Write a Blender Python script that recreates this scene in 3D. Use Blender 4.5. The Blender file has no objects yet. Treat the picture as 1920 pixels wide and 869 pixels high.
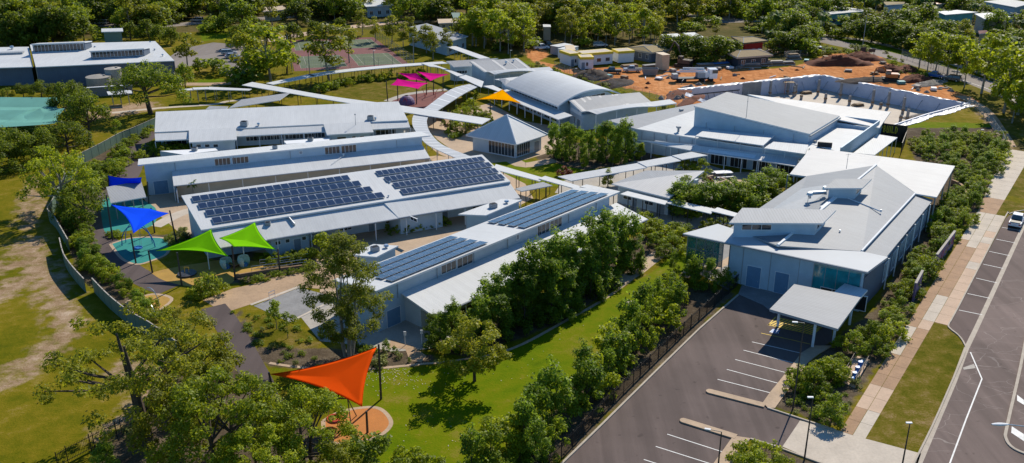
import bpy, bmesh, math, random
import numpy as np
from mathutils import Vector, Matrix
random.seed(7); RNG = np.random.default_rng(11)
SC = bpy.context.scene
COL = SC.collection
# ------------------------------------------------------------------ survey: photo pixel (1920 x 869) -> place
F = 1720.0; CH = 53.0; TH = math.atan(681.0/1720.0); CT, ST = math.cos(TH), math.sin(TH)
def P(x, y, z=0.0):
    d = y-434.5; dn = d*CT+F*ST; fw = F*CT-d*ST; k = (CH-z)/dn
    return Vector(((x-960)*k, fw*k, z))
def P2(x, y, z=0.0):
    p = P(x, y, z); return Vector((p.x, p.y))
def PROJ(v):
    X, Y, Z = v; h = CH-Z
    a = Y*CT+h*ST
    return (960+F*X/a, 434.5+F*(h*CT-Y*ST)/a)
def HT(by, ty):            # height of an upright whose foot is at row by and head at row ty
    d = by-434.5; Y = CH*(F*CT-d*ST)/(d*CT+F*ST)
    e = ty-434.5
    return CH-Y*(e*CT+F*ST)/(F*CT-e*ST)
def PV(A, B, x, y):        # ray through pixel hits the upright plane over plan line AB -> (metres along AB, z)
    d = y-434.5; dx, dy, dz = (x-960), F*CT-d*ST, -(d*CT+F*ST)
    ex, ey = B[0]-A[0], B[1]-A[1]; L = math.hypot(ex, ey); ex /= L; ey /= L
    den = dx*(-ey)+dy*ex
    k = (A[0]*(-ey)+A[1]*ex)/den
    X, Y = dx*k, dy*k
    return ((X-A[0])*ex+(Y-A[1])*ey, CH+dz*k)
# ------------------------------------------------------------------ objects
def tag(o, label=None, cat=None, group=None, kind=None):
    if label: o['label'] = label
    if cat: o['category'] = cat
    if group: o['group'] = group
    if kind: o['kind'] = kind
    return o
def thing(name, label, cat, loc=(0, 0, 0), group=None, rotz=0.0):
    o = bpy.data.objects.new(name, None); COL.objects.link(o)
    o.empty_display_size = .5
    o.location = loc; o.rotation_euler = (0, 0, rotz)
    return tag(o, label, cat, group)
def copy_tree(o, parent=None):
    c = o.copy(); COL.objects.link(c)
    if parent is not None:
        c.parent = parent; c.matrix_parent_inverse = o.matrix_parent_inverse.copy()
    for ch in list(o.children): copy_tree(ch, c)
    return c
class MB:
    def __init__(s): s.v = []; s.f = []; s.m = []; s.uv = []
    def face(s, pts, m=0, uv=None):
        i = len(s.v); s.v.extend([tuple(p) for p in pts]); s.f.append(tuple(range(i, i+len(pts)))); s.m.append(m)
        s.uv.append(uv if uv else [(0, 0)]*len(pts))
    def box(s, c, size, rz=0.0, m=0, taper=1.0):
        hx, hy, hz = size[0]/2, size[1]/2, size[2]/2; cr, sr = math.cos(rz), math.sin(rz)
        q = []
        for dz, t in ((-hz, 1), (hz, taper)):
            for dx, dy in ((-hx, -hy), (hx, -hy), (hx, hy), (-hx, hy)):
                dx *= t; dy *= t
                q.append((c[0]+dx*cr-dy*sr, c[1]+dx*sr+dy*cr, c[2]+dz))
        for f in ((0, 3, 2, 1), (4, 5, 6, 7), (0, 1, 5, 4), (1, 2, 6, 5), (2, 3, 7, 6), (3, 0, 4, 7)):
            s.face([q[k] for k in f], m)
    def bar(s, A, B, w, z0, z1, m=0, zb0=None, zb1=None):   # upright-sided bar on plan line AB
        dx, dy = B[0]-A[0], B[1]-A[1]; L = math.hypot(dx, dy) or 1; nx, ny = -dy/L*w/2, dx/L*w/2
        if zb0 is None: zb0, zb1 = z0, z1
        a = [(A[0]-nx, A[1]-ny), (B[0]-nx, B[1]-ny), (B[0]+nx, B[1]+ny), (A[0]+nx, A[1]+ny)]
        lo = [z0, zb0, zb0, z0]; hi = [z1, zb1, zb1, z1]
        s.prism(a, lo, hi, m)
    def prism(s, poly, z0, z1, m=0, mt=None, bottom=True):
        n = len(poly)
        lo = z0 if isinstance(z0, (list, tuple)) else [z0]*n
        hi = z1 if isinstance(z1, (list, tuple)) else [z1]*n
        ar = sum(poly[i][0]*poly[(i+1) % n][1]-poly[(i+1) % n][0]*poly[i][1] for i in range(n))
        if ar < 0: poly = list(poly)[::-1]; lo = lo[::-1]; hi = hi[::-1]
        u = 0
        for i in range(n):
            j = (i+1) % n; L = math.hypot(poly[j][0]-poly[i][0], poly[j][1]-poly[i][1])
            s.face([(*poly[i][:2], lo[i]), (*poly[j][:2], lo[j]), (*poly[j][:2], hi[j]), (*poly[i][:2], hi[i])], m,
                   [(u, lo[i]), (u+L, lo[j]), (u+L, hi[j]), (u, hi[i])]); u += L
        ux = [(p[0], p[1]) for p in poly]
        s.face([(*poly[i][:2], hi[i]) for i in range(n)], m if mt is None else mt, ux)
        if bottom: s.face([(*poly[i][:2], lo[i]) for i in range(n)][::-1], m, ux[::-1])
    def slab(s, pts, th=.22, m=0, me=None, udir=None):      # sheet of thickness th below the 3D outline; u runs along its first edge
        pts = [Vector(p) for p in pts]; n = len(pts)
        ar = sum(pts[i].x*pts[(i+1) % n].y-pts[(i+1) % n].x*pts[i].y for i in range(n))
        e = (Vector(udir) if udir is not None else pts[1]-pts[0]).normalized(); o = pts[0]
        if ar < 0: pts = pts[::-1]
        nrm = Vector((0, 0, 0))
        for i in range(n): nrm += (pts[i]-o).cross(pts[(i+1) % n]-o)
        nrm.normalize(); f = nrm.cross(e)
        uv = [((p-o).dot(e), (p-o).dot(f)) for p in pts]
        dn = Vector((0, 0, -th))
        me = m if me is None else me
        s.face(pts, m, uv); s.face([p+dn for p in pts[::-1]], me)
        for i in range(n):
            j = (i+1) % n; s.face([pts[i]+dn, pts[j]+dn, pts[j], pts[i]], me)
    def cyl(s, c, z0, z1, r0, r1=None, n=10, m=0, cap=True):
        r1 = r0 if r1 is None else r1
        a = [(math.cos(2*math.pi*k/n), math.sin(2*math.pi*k/n)) for k in range(n)]
        for k in range(n):
            p, q = a[k], a[(k+1) % n]
            s.face([(c[0]+p[0]*r0, c[1]+p[1]*r0, z0), (c[0]+q[0]*r0, c[1]+q[1]*r0, z0), (c[0]+q[0]*r1, c[1]+q[1]*r1, z1), (c[0]+p[0]*r1, c[1]+p[1]*r1, z1)], m)
        if cap:
            s.face([(c[0]+p[0]*r1, c[1]+p[1]*r1, z1) for p in a], m)
            s.face([(c[0]+p[0]*r0, c[1]+p[1]*r0, z0) for p in a[::-1]], m)
    def tube(s, path, rad, n=6, m=0, cap=True):
        path = [Vector(p) for p in path]
        if not isinstance(rad, (list, tuple)): rad = [rad]*len(path)
        rings = []; N = len(path)
        for i in range(N):
            t = (path[min(i+1, N-1)]-path[max(i-1, 0)]).normalized()
            a = t.cross(Vector((0, 0, 1)) if abs(t.z) < .93 else Vector((1, 0, 0))).normalized(); b = t.cross(a)
            rings.append([path[i]+(a*math.cos(2*math.pi*k/n)+b*math.sin(2*math.pi*k/n))*rad[i] for k in range(n)])
        for i in range(N-1):
            for k in range(n):
                l = (k+1) % n
                s.face([rings[i][k], rings[i][l], rings[i+1][l], rings[i+1][k]], m)
        if cap: s.face(rings[0][::-1], m); s.face(rings[-1], m)
    def loft(s, rows, m=0, closed=False):
        for i in range(len(rows)-1):
            a, b = rows[i], rows[i+1]; n = len(a)
            for k in range(n if closed else n-1):
                l = (k+1) % n
                s.face([a[k], a[l], b[l], b[k]], m)
    def build(s, name, mats, parent=None, smooth=False, weld=False):
        me = bpy.data.meshes.new(name); me.from_pydata(s.v, [], s.f)
        if not isinstance(mats, (list, tuple)): mats = [mats]
        for m in mats: me.materials.append(M[m] if isinstance(m, str) else m)
        me.polygons.foreach_set('material_index', s.m)
        uvl = me.uv_layers.new(name='UVMap'); flat = [c for f in s.uv for uv in f for c in uv]
        uvl.data.foreach_set('uv', flat)
        if weld:
            bm = bmesh.new(); bm.from_mesh(me); bmesh.ops.remove_doubles(bm, verts=bm.verts, dist=.0005)
            bmesh.ops.recalc_face_normals(bm, faces=bm.faces); bm.to_mesh(me); bm.free()
        if smooth: me.polygons.foreach_set('use_smooth', [True]*len(me.polygons))
        me.update()
        o = bpy.data.objects.new(name, me); COL.objects.link(o)
        if parent is not None:
            o.parent = parent
            o.matrix_parent_inverse = (Matrix.Translation(parent.location) @ parent.rotation_euler.to_matrix().to_4x4()).inverted() if parent.parent is None and parent.type == 'EMPTY' else Matrix.Identity(4)
        return o
def local(o):      # part built in its thing's own space
    o.matrix_parent_inverse = Matrix.Identity(4); return o
# ------------------------------------------------------------------ materials
M = {}
class NT:
    def __init__(s, name):
        s.mat = bpy.data.materials.new(name); s.mat.use_nodes = True
        s.t = s.mat.node_tree; s.t.nodes.clear()
        s.out = s.t.nodes.new('ShaderNodeOutputMaterial'); M[name] = s.mat
    def n(s, typ, **kw):
        nd = s.t.nodes.new('ShaderNode'+typ)
        for k, v in kw.items():
            if k.startswith('i_'):
                key = k[2:]; key = int(key) if key.isdigit() else key.replace('_', ' ')
                if isinstance(v, bpy.types.NodeSocket): s.t.links.new(v, nd.inputs[key])
                else: nd.inputs[key].default_value = v
            else: setattr(nd, k, v)
        return nd
    def l(s, a, b): s.t.links.new(a, b)
    def noise(s, vec, scale, detail=4, rough=.6):
        return s.n('TexNoise', i_Vector=vec, i_Scale=scale, i_Detail=detail, i_Roughness=rough).outputs[0]
    def ramp(s, fac, stops):
        r = s.n('ValToRGB', i_Fac=fac); e = r.color_ramp.elements
        while len(e) < len(stops): e.new(.5)
        for k, (p, c) in enumerate(stops): e[k].position = p; e[k].color = (*c[:3], 1) if not isinstance(c, (int, float)) else (c, c, c, 1)
        return r.outputs[0]
    def mix(s, f, a, b, mode='MIX'):
        nd = s.t.nodes.new('ShaderNodeMix'); nd.data_type = 'RGBA'; nd.blend_type = mode
        for v, i in ((f, 0), (a, 6), (b, 7)):
            if isinstance(v, bpy.types.NodeSocket): s.l(v, nd.inputs[i])
            else: nd.inputs[i].default_value = v if i == 0 else (*v[:3], 1)
        return nd.outputs[2]
    def math(s, op, a, b=0.0, clamp=False):
        nd = s.t.nodes.new('ShaderNodeMath'); nd.operation = op; nd.use_clamp = clamp
        for v, i in ((a, 0), (b, 1)):
            if isinstance(v, bpy.types.NodeSocket): s.l(v, nd.inputs[i])
            else: nd.inputs[i].default_value = v
        return nd.outputs[0]
    def pos(s): return s.n('NewGeometry').outputs['Position']
    def bsdf(s, col, rough=.6, metal=0.0, spec=.5, bump=None, bstr=.3, bdist=.05):
        b = s.n('BsdfPrincipled')
        for k, v in (('Base Color', col), ('Roughness', rough), ('Metallic', metal), ('Specular IOR Level', spec)):
            if isinstance(v, bpy.types.NodeSocket): s.l(v, b.inputs[k])
            else: b.inputs[k].default_value = (*v[:3], 1) if k == 'Base Color' else v
        if bump is not None:
            bp = s.n('Bump', i_Height=bump, i_Strength=bstr, i_Distance=bdist); s.l(bp.outputs[0], b.inputs['Normal'])
        s.l(b.outputs[0], s.out.inputs[0]); return b
def pm(name, c, var=.12, scale=.8, rough=.7, metal=0.0, spec=.4, fine=None, bstr=.25, tint=None):
    t = NT(name); p = t.pos()
    n1 = t.noise(p, scale, 5, .65); n2 = t.noise(p, fine or scale*9, 3, .6)
    c0 = [max(0, x*(1-var*1.6)) for x in c]; c1 = [min(1, x*(1+var*1.4)) for x in c]
    if tint: c0 = tint
    col = t.ramp(t.math('ADD', t.math('MULTIPLY', n1, .6), t.math('MULTIPLY', n2, .4)), [(.34, c0), (.66, c1)])
    t.bsdf(col, rough, metal, spec, n2, bstr, .02)
def roofmat(name, c, rib=.42, rough=.62, depth=.13, dirt=.10, metal=.0, spec=.22):
    t = NT(name); uv = t.n('UVMap').outputs[0]; p = t.pos()
    sx = t.n('SeparateXYZ', i_Vector=uv).outputs[0]
    fr = t.math('FRACT', t.math('DIVIDE', sx, rib))
    ridge = t.math('LESS_THAN', fr, .20); edge = t.math('MULTIPLY', t.math('GREATER_THAN', fr, .20), t.math('LESS_THAN', fr, .36))
    mp = t.n('Mapping', i_Vector=uv); mp.inputs['Scale'].default_value = (1.1, .12, 1)
    streak = t.noise(mp.outputs[0], 1.4, 4, .6); big = t.noise(p, .13, 4, .6)
    sheet = t.n('TexWhiteNoise', noise_dimensions='1D', i_W=t.math('FLOOR', t.math('DIVIDE', sx, rib*5))).outputs[0]
    v = t.math('ADD', t.math('MULTIPLY', streak, .5), t.math('MULTIPLY', big, .5))
    col = t.ramp(v, [(.32, [x*(1-dirt*1.5) for x in c]), (.6, c), (.8, [min(1, x*(1+dirt*.5)) for x in c])])
    col = t.mix(t.math('MULTIPLY', sheet, dirt*.45), col, [x*.7 for x in c])
    col = t.mix(t.math('MULTIPLY', edge, depth*1.6), col, [x*.45 for x in c])
    t.bsdf(col, rough, metal, spec, ridge, .35, .04)
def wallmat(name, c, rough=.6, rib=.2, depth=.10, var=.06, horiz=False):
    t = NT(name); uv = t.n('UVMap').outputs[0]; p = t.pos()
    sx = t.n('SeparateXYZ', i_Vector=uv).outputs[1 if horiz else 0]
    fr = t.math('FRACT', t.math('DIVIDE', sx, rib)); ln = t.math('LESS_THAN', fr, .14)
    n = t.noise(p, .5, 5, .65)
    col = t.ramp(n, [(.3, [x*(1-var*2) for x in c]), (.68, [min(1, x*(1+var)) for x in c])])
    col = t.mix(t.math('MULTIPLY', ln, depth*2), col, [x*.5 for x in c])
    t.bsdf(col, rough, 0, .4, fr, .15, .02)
roofmat('roof_white', (.60, .61, .61))
roofmat('roof_grey', (.27, .285, .305), dirt=.12, depth=.25)
roofmat('roof_bright', (.56, .55, .535), rough=.6, depth=.16)
roofmat('roof_light', (.48, .50, .52))
roofmat('roof_mid', (.33, .34, .355), depth=.3)
roofmat('roof_tan', (.27, .20, .085), rough=.8, rib=.4)
roofmat('roof_brown', (.25, .175, .085), rough=.8, rib=.5)
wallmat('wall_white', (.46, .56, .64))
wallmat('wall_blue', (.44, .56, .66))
wallmat('wall_pale', (.55, .60, .63), horiz=True, rib=.3)
wallmat('wall_cream', (.52, .46, .36), horiz=True, rib=.3)
wallmat('wall_dark', (.05, .06, .08), horiz=True)
wallmat('wall_green', (.16, .24, .20), rib=.3)
wallmat('wall_teal', (.10, .36, .38), rib=.4)
wallmat('wall_slate', (.11, .14, .19), rib=.6)
wallmat('fence_green', (.105, .165, .125), rib=.5, depth=.25)
wallmat('tank_steel', (.40, .36, .30), horiz=True, rib=.4, depth=.2)
pm('trim_white', (.74, .75, .76), .05, 2, .6, 0, .2)
pm('trim_grey', (.33, .35, .37), .08, 2, .6, 0, .2)
pm('door_grey', (.20, .25, .30), .08, 1.5, .5)
pm('door_blue', (.14, .25, .38), .08, 1.5, .5)
pm('post_dark', (.045, .043, .045), .15, 2, .45)
pm('post_brown', (.085, .06, .05), .2, 2, .6)
pm('post_steel', (.30, .32, .34), .1, 2, .4, .3)
pm('steel', (.52, .54, .56), .08, 2, .32, .75)
pm('concrete', (.38, .345, .30), .14, .35, .85)
pm('concrete_pale', (.50, .43, .35), .10, .4, .85)
pm('concrete_tan', (.34, .205, .115), .14, .5, .85)
pm('concrete_pink', (.50, .355, .25), .10, .5, .85)
pm('concrete_grey', (.24, .235, .23), .15, .5, .85)
pm('path_sand', (.40, .27, .165), .15, .35, .9)
pm('path_peach', (.44, .32, .215), .12, .3, .85)
pm('kerb', (.42, .36, .29), .12, .8, .85)
pm('paint_white', (.72, .71, .68), .14, 1.6, .7)
pm('paint_yellow', (.72, .50, .06), .15, 1.6, .7)
pm('rubber_teal', (.018, .23, .20), .10, .5, .85)
pm('rubber_yellow', (.40, .235, .045), .12, .4, .85)
pm('rubber_orange', (.46, .17, .035), .10, .5, .85)
pm('rubber_red', (.16, .045, .035), .12, .5, .85)
pm('court_red', (.17, .055, .05), .18, .25, .85)
pm('court_green', (.085, .115, .055), .16, .25, .85)
pm('timber', (.20, .13, .07), .2, 2, .8)
pm('bark_grey', (.26, .235, .20), .25, 3, .9)
pm('bark_dark', (.075, .055, .04), .3, 3, .9)
pm('soil_red', (.135, .042, .020), .25, .6, .95, bstr=.6)
pm('soil_dark', (.05, .036, .03), .25, .7, .95, bstr=.6)
pm('plastic_sheet', (.60, .60, .63), .08, .7, .4, bstr=.8)
pm('wall_purple', (.52, .49, .54), .08, .4, .6)
pm('panel_lilac', (.52, .55, .64), .07, .5, .5)
pm('rubble', (.20, .18, .16), .5, 1.2, .95, bstr=.8)
pm('rock', (.22, .20, .18), .3, 1.5, .95, bstr=.6)
pm('black', (.015, .015, .017), .2, 2, .5)
pm('tyre', (.02, .02, .02), .2, 2, .8)
pm('paint_car_white', (.78, .79, .80), .03, 1, .25, 0, .6)
pm('paint_car_silver', (.45, .47, .50), .04, 1, .28, .4, .6)
pm('paint_car_blue', (.03, .12, .38), .05, 1, .25, 0, .6)
pm('paint_car_dark', (.02, .022, .026), .05, 1, .25, 0, .6)
pm('paint_car_red', (.35, .03, .02), .05, 1, .3, 0, .6)
pm('machine_orange', (.50, .14, .03), .1, 1, .4)
pm('machine_yellow', (.55, .34, .03), .1, 1, .4)
pm('lamp_red', (.5, .02, .02), .05, 1, .3)
pm('skin', (.40, .22, .14), .05, 2, .6)
pm('cloth_blue', (.05, .09, .25), .1, 2, .9)
pm('cloth_white', (.6, .6, .6), .1, 2, .9)
pm('hair', (.03, .02, .015), .2, 4, .7)
pm('play_blue', (.03, .16, .45), .06, 1, .4)
pm('play_red', (.55, .06, .03), .06, 1, .4)
pm('play_teal', (.38, .55, .55), .08, 1, .5)
pm('yellow_band', (.75, .55, .03), .08, 1, .5)
pm('mural_purple', (.14, .10, .20), .35, 1.2, .7)
pm('sign_brown', (.05, .035, .022), .1, 1, .6)
pm('container_cream', (.55, .42, .28), .1, 1, .6)
def sailmat(name, c, tr_=.3):
    t = NT(name); p = t.pos(); n = t.noise(p, .25, 3, .5); w = t.noise(p, 14, 2, .5)
    col = t.ramp(n, [(.3, [x*.9 for x in c]), (.7, [min(1, x*1.08) for x in c])])
    d = t.n('BsdfPrincipled', i_Roughness=.9); t.l(col, d.inputs['Base Color']); d.inputs['Specular IOR Level'].default_value = .05
    bp = t.n('Bump', i_Height=w, i_Strength=.08, i_Distance=.02); t.l(bp.outputs[0], d.inputs['Normal'])
    tr = t.n('BsdfTranslucent'); t.l(col, tr.inputs[0])
    mx = t.n('MixShader', i_0=tr_); t.l(d.outputs[0], mx.inputs[1]); t.l(tr.outputs[0], mx.inputs[2]); t.l(mx.outputs[0], t.out.inputs[0])
sailmat('sail_blue', (.004, .085, .90)); sailmat('sail_green', (.26, .68, .003)); sailmat('sail_orange', (.92, .095, .002), .2)
sailmat('sail_yellow', (.95, .60, .004), .8); sailmat('sail_pink', (.95, .012, .38), .4); sailmat('sail_teal', (.19, .45, .39))
# glass: dark tinted, reflecting
def glassmat(name, c, rough=.06, alpha=None):
    t = NT(name); p = t.pos(); n = t.noise(p, .6, 3, .6)
    col = t.ramp(n, [(.3, [x*.6 for x in c]), (.7, [x*1.3 for x in c])])
    b = t.bsdf(col, rough, 0, .8)
    if alpha is not None: b.inputs['Alpha'].default_value = alpha
glassmat('glass_dark', (.035, .045, .055)); glassmat('glass_teal', (.02, .25, .29)); glassmat('glass_car', (.02, .025, .03), .04)
glassmat('glass_clear', (.02, .22, .20), .05, .6)
glassmat('solar_cell', (.012, .016, .040), .22); glassmat('solar_blue', (.045, .06, .10), .2)
# asphalt
def asphalt(name, c, patch=.25, streak=True, cracks=False):
    t = NT(name); p = t.pos()
    mp = t.n('Mapping', i_Vector=p); mp.inputs['Rotation'].default_value = (0, 0, math.radians(34)); mp.inputs['Scale'].default_value = (.9, .07, 1)
    a = t.noise(mp.outputs[0], .8, 4, .6); b = t.noise(p, .12, 5, .65); g = t.noise(p, 16, 3, .7)
    v = t.math('ADD', t.math('MULTIPLY', a, .4), t.math('ADD', t.math('MULTIPLY', b, .35), t.math('MULTIPLY', g, .25)))
    col = t.ramp(v, [(.32, [x*(1-patch) for x in c]), (.5, c), (.68, [x*(1+patch*1.3) for x in c])])
    if cracks:
        vo = t.n('TexVoronoi', feature='DISTANCE_TO_EDGE', i_Scale=.42); mp2 = t.n('Mapping', i_Vector=p); mp2.inputs['Rotation'].default_value = (0, 0, math.radians(34)); mp2.inputs['Scale'].default_value = (.5, 1.0, 1)
        wob = t.n('VectorMath', operation='MULTIPLY_ADD', i_0=t.n('TexNoise', i_Vector=p, i_Scale=.5).outputs[1], i_1=(1.2, 1.2, 0), i_2=mp2.outputs[0]).outputs[0]
        t.l(wob, vo.inputs['Vector'])
        ck = t.math('MULTIPLY', t.math('LESS_THAN', vo.outputs[0], .007), t.math('GREATER_THAN', t.noise(p, .09, 3, .5), .47))
        col = t.mix(t.math('MULTIPLY', ck, .6), col, (.33, .28, .25))
    mp3 = t.n('Mapping', i_Vector=p); mp3.inputs['Rotation'].default_value = (0, 0, math.radians(34)); mp3.inputs['Scale'].default_value = (1.0, .035, 1)
    ty = t.noise(mp3.outputs[0], .55, 2, .5); col = t.mix(t.math('MULTIPLY', t.math('MULTIPLY', t.math('SUBTRACT', ty, .52), 7.0, True), .35), col, [x*.55 for x in c])
    sp = t.noise(p, .9, 2, .5); col = t.mix(t.math('MULTIPLY', t.math('MULTIPLY', t.math('SUBTRACT', sp, .66), 14.0, True), .5), col, [x*.4 for x in c])
    pt = t.noise(p, .045, 1, .4); col = t.mix(t.math('MULTIPLY', t.math('MULTIPLY', t.math('SUBTRACT', pt, .54), 30.0, True), .22), col, [min(1, x*1.7) for x in c])
    t.bsdf(col, .9, 0, .15, g, .3, .02)
asphalt('asphalt', (.126, .097, .088), .28); asphalt('asphalt_road', (.168, .127, .112), .26, cracks=True); asphalt('asphalt_path', (.105, .082, .078), .15)
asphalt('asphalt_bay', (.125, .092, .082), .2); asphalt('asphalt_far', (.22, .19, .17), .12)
# brick pavers
def leafmat(name, c, c2, trans=.48, gloss=.55, hv=.7, gain=1.0):
    c = [x*gain for x in c]; c2 = [x*gain for x in c2]
    t = NT(name); g = t.n('NewGeometry'); oi = t.n('ObjectInfo')
    r = g.outputs['Random Per Island']; ro = oi.outputs['Random']
    p = g.outputs['Position']; n = t.noise(p, .55, 3, .6)
    v = t.math('ADD', t.math('MULTIPLY', r, .45), t.math('ADD', t.math('MULTIPLY', n, .45), t.math('MULTIPLY', t.math('SUBTRACT', ro, .5), hv*.5)))
    col = t.ramp(v, [(.18, [x*.62 for x in c]), (.45, c), (.78, c2)])
    d = t.n('BsdfPrincipled', i_Roughness=gloss); t.l(col, d.inputs['Base Color']); d.inputs['Specular IOR Level'].default_value = .28
    tr = t.n('BsdfTranslucent'); t.l(t.mix(.5, col, [min(1, x*1.6) for x in c2], 'MIX'), tr.inputs[0])
    mx = t.n('MixShader', i_0=trans); t.l(d.outputs[0], mx.inputs[1]); t.l(tr.outputs[0], mx.inputs[2]); t.l(mx.outputs[0], t.out.inputs[0])
leafmat('leaf_olive', (.150, .175, .008), (.355, .350, .018)); leafmat('leaf_dark', (.088, .132, .008), (.240, .285, .018))
leafmat('leaf_green', (.130, .190, .009), (.310, .375, .020)); leafmat('leaf_bright', (.190, .250, .008), (.43, .465, .018))
leafmat('leaf_deep', (.100, .165, .009), (.290, .390, .026)); leafmat('leaf_red', (.15, .04, .025), (.26, .08, .04))
leafmat('leaf_grey', (.14, .165, .04), (.30, .32, .09)); leafmat('leaf_palm', (.08, .14, .025), (.20, .27, .05))
leafmat('leaf_shade', (.085, .110, .008), (.25, .27, .018))
# ------------------------------------------------------------------ the ground: one sheet to past the horizon with soft-edged covers
def W(pts): return [P2(*q) for q in pts]
PIT_PX = [(1277, 170), (1541, 143), (1815, 197), (1736, 218), (1672, 239), (1600, 245), (1325, 192)]
PIT = W(PIT_PX)
def inpoly(X, Y, poly):
    ins = np.zeros(X.shape, bool); n = len(poly)
    for i in range(n):
        x0, y0 = poly[i][:2]; x1, y1 = poly[(i+1) % n][:2]
        if y0 == y1: continue
        c = ((y0 > Y) != (y1 > Y)) & (X < (x1-x0)*(Y-y0)/(y1-y0)+x0)
        ins ^= c
    return ins
def sdist(X, Y, poly):
    d = np.full(X.shape, 1e9); n = len(poly)
    for i in range(n):
        ax, ay = poly[i][:2]; bx, by = poly[(i+1) % n][:2]; ex, ey = bx-ax, by-ay
        t = np.clip(((X-ax)*ex+(Y-ay)*ey)/(ex*ex+ey*ey+1e-9), 0, 1)
        d = np.minimum(d, np.hypot(X-ax-t*ex, Y-ay-t*ey))
    return np.where(inpoly(X, Y, poly), d, -d)
def lin(poly, w):  # a polyline widened
    return ('L', poly, w)
def ldist(X, Y, line, w):
    d = np.full(X.shape, 1e9)
    for i in range(len(line)-1):
        ax, ay = line[i]; bx, by = line[i+1]; ex, ey = bx-ax, by-ay
        t = np.clip(((X-ax)*ex+(Y-ay)*ey)/(ex*ex+ey*ey+1e-9), 0, 1)
        d = np.minimum(d, np.hypot(X-ax-t*ex, Y-ay-t*ey))
    return w-d
xs = np.concatenate([[-1800, -900, -500, -330], np.arange(-230, -150, 4), np.arange(-150, 150, 1.25), np.arange(150, 290, 4), [330, 500, 900, 1800]])
ys = np.concatenate([[-900, -300, 0, 30, 50], np.arange(60, 230, 1.25), np.arange(230, 440, 3.0), [520, 700, 1100, 2200]])
GX, GY = np.meshgrid(xs, ys)
def region(polys, soft):
    w = np.full(GX.shape, 0.0)
    for q in polys:
        if q[0] == 'L': d = ldist(GX, GY, W(q[1]), q[2])
        else: d = sdist(GX, GY, W(q))
        w = np.maximum(w, np.clip(.5+d/(2*soft), 0, 1))
    return w
lawn = [
 [(505, 690), (620, 700), (716, 690), (800, 688), (880, 672), (960, 655), (1053, 607), (1240, 500), (1262, 470), (1330, 470), (1262, 540), (1160, 640), (1060, 740), (960, 900), (700, 920), (690, 830), (600, 740)],
 [(905, 305), (960, 298), (1110, 316), (1190, 306), (1290, 310), (1200, 335), (1130, 352), (1040, 350), (985, 345), (930, 330)],
 [(430, 420), (395, 400), (352, 405), (330, 425), (285, 424), (320, 395), (360, 385)],
 [(1536, 66), (1640, 80), (1760, 118), (1860, 152), (1850, 160), (1740, 122), (1630, 88)],
 [(165, 52), (178, 75), (200, 78), (186, 50)], [(370, 45), (440, 52), (432, 72), (380, 78)], [(388, 88), (455, 82), (452, 95), (400, 98)],
 [(370, 150), (418, 148), (420, 155), (366, 156)], [(860, 100), (1000, 118), (1080, 148), (1180, 185), (1090, 160), (1000, 125), (900, 118)],
 [(1350, 12), (1420, 2), (1424, 12), (1352, 26)], [(1700, 228), (1880, 232), (1890, 262), (1710, 258)]]
olive = [
 [(452, 588), (500, 592), (560, 618), (610, 640), (570, 668), (500, 650), (478, 625)], [(800, 300), (840, 285), (870, 300), (840, 320)],
 [(601, 167), (637, 159), (723, 149), (800, 150), (834, 162), (733, 189), (657, 185)],
 [(1746, 601), (1735, 620), (1709, 663), (1672, 735), (1641, 792), (1622, 825), (1715, 855), (1751, 800), (1786, 718), (1811, 655), (1797, 632), (1780, 610)],
 [(1907, 319), (1960, 325), (1960, 380), (1882, 366)], [(1877, 375), (1960, 388), (1960, 420), (1893, 404), (1886, 408), (1859, 403)],
 [(1820, 160), (1960, 225), (1960, 300), (1850, 215), (1800, 190)], [(1880, 860), (1960, 800), (1960, 930), (1900, 930)]]
dirt = [
 ('L', [(-40, 735), (20, 705), (70, 672), (112, 640), (128, 615), (112, 585), (92, 545), (60, 500), (40, 460)], 1.5), ('L', [(30, 470), (62, 505), (100, 550), (132, 590)], 1.1), ('L', [(-30, 505), (30, 500), (60, 490)], 1.7), ('L', [(60, 450), (90, 520), (120, 560)], 1.3),
 ('L', [(-20, 560), (40, 530)], 2.0), [(60, 330), (80, 380), (60, 430), (30, 430), (40, 390)], [(160, 205), (290, 190), (300, 205), (170, 226)],
 ('L', [(272, 700), (280, 760), (272, 790)], 1.5), ('L', [(190, 815), (230, 790), (268, 770)], 1.0), ('L', [(240, 690), (265, 720)], 1.2),
 [(660, 690), (760, 700), (740, 760), (680, 740)], [(720, 800), (880, 760), (900, 850), (760, 869)], [(1225, 520), (1240, 530), (1190, 590), (1150, 600), (1180, 560)],
 [(1700, 700), (1740, 690), (1700, 790), (1670, 800)], ('L', [(940, 700), (1000, 660), (1060, 630)], 1.2),
 [(1480, 95), (1560, 88), (1520, 104), (1480, 108)], [(1830, 190), (1860, 200), (1900, 300), (1880, 270), (1840, 215)]]
orange = [
 [(985, 92), (1018, 92), (1030, 104), (1012, 114), (1060, 128), (1100, 126), (1180, 128), (1240, 124), (1330, 124), (1440, 130), (1500, 122), (1545, 104), (1620, 96), (1640, 92), (1650, 100), (1662, 118), (1700, 136), (1760, 160), (1840, 190), (1815, 200), (1541, 145), (1400, 158), (1277, 172), (1330, 195), (1290, 196), (1262, 184), (1185, 168), (1090, 144), (1010, 122), (990, 108)],
 [(1240, 172), (1330, 192), (1320, 205), (1250, 195)]]
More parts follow.
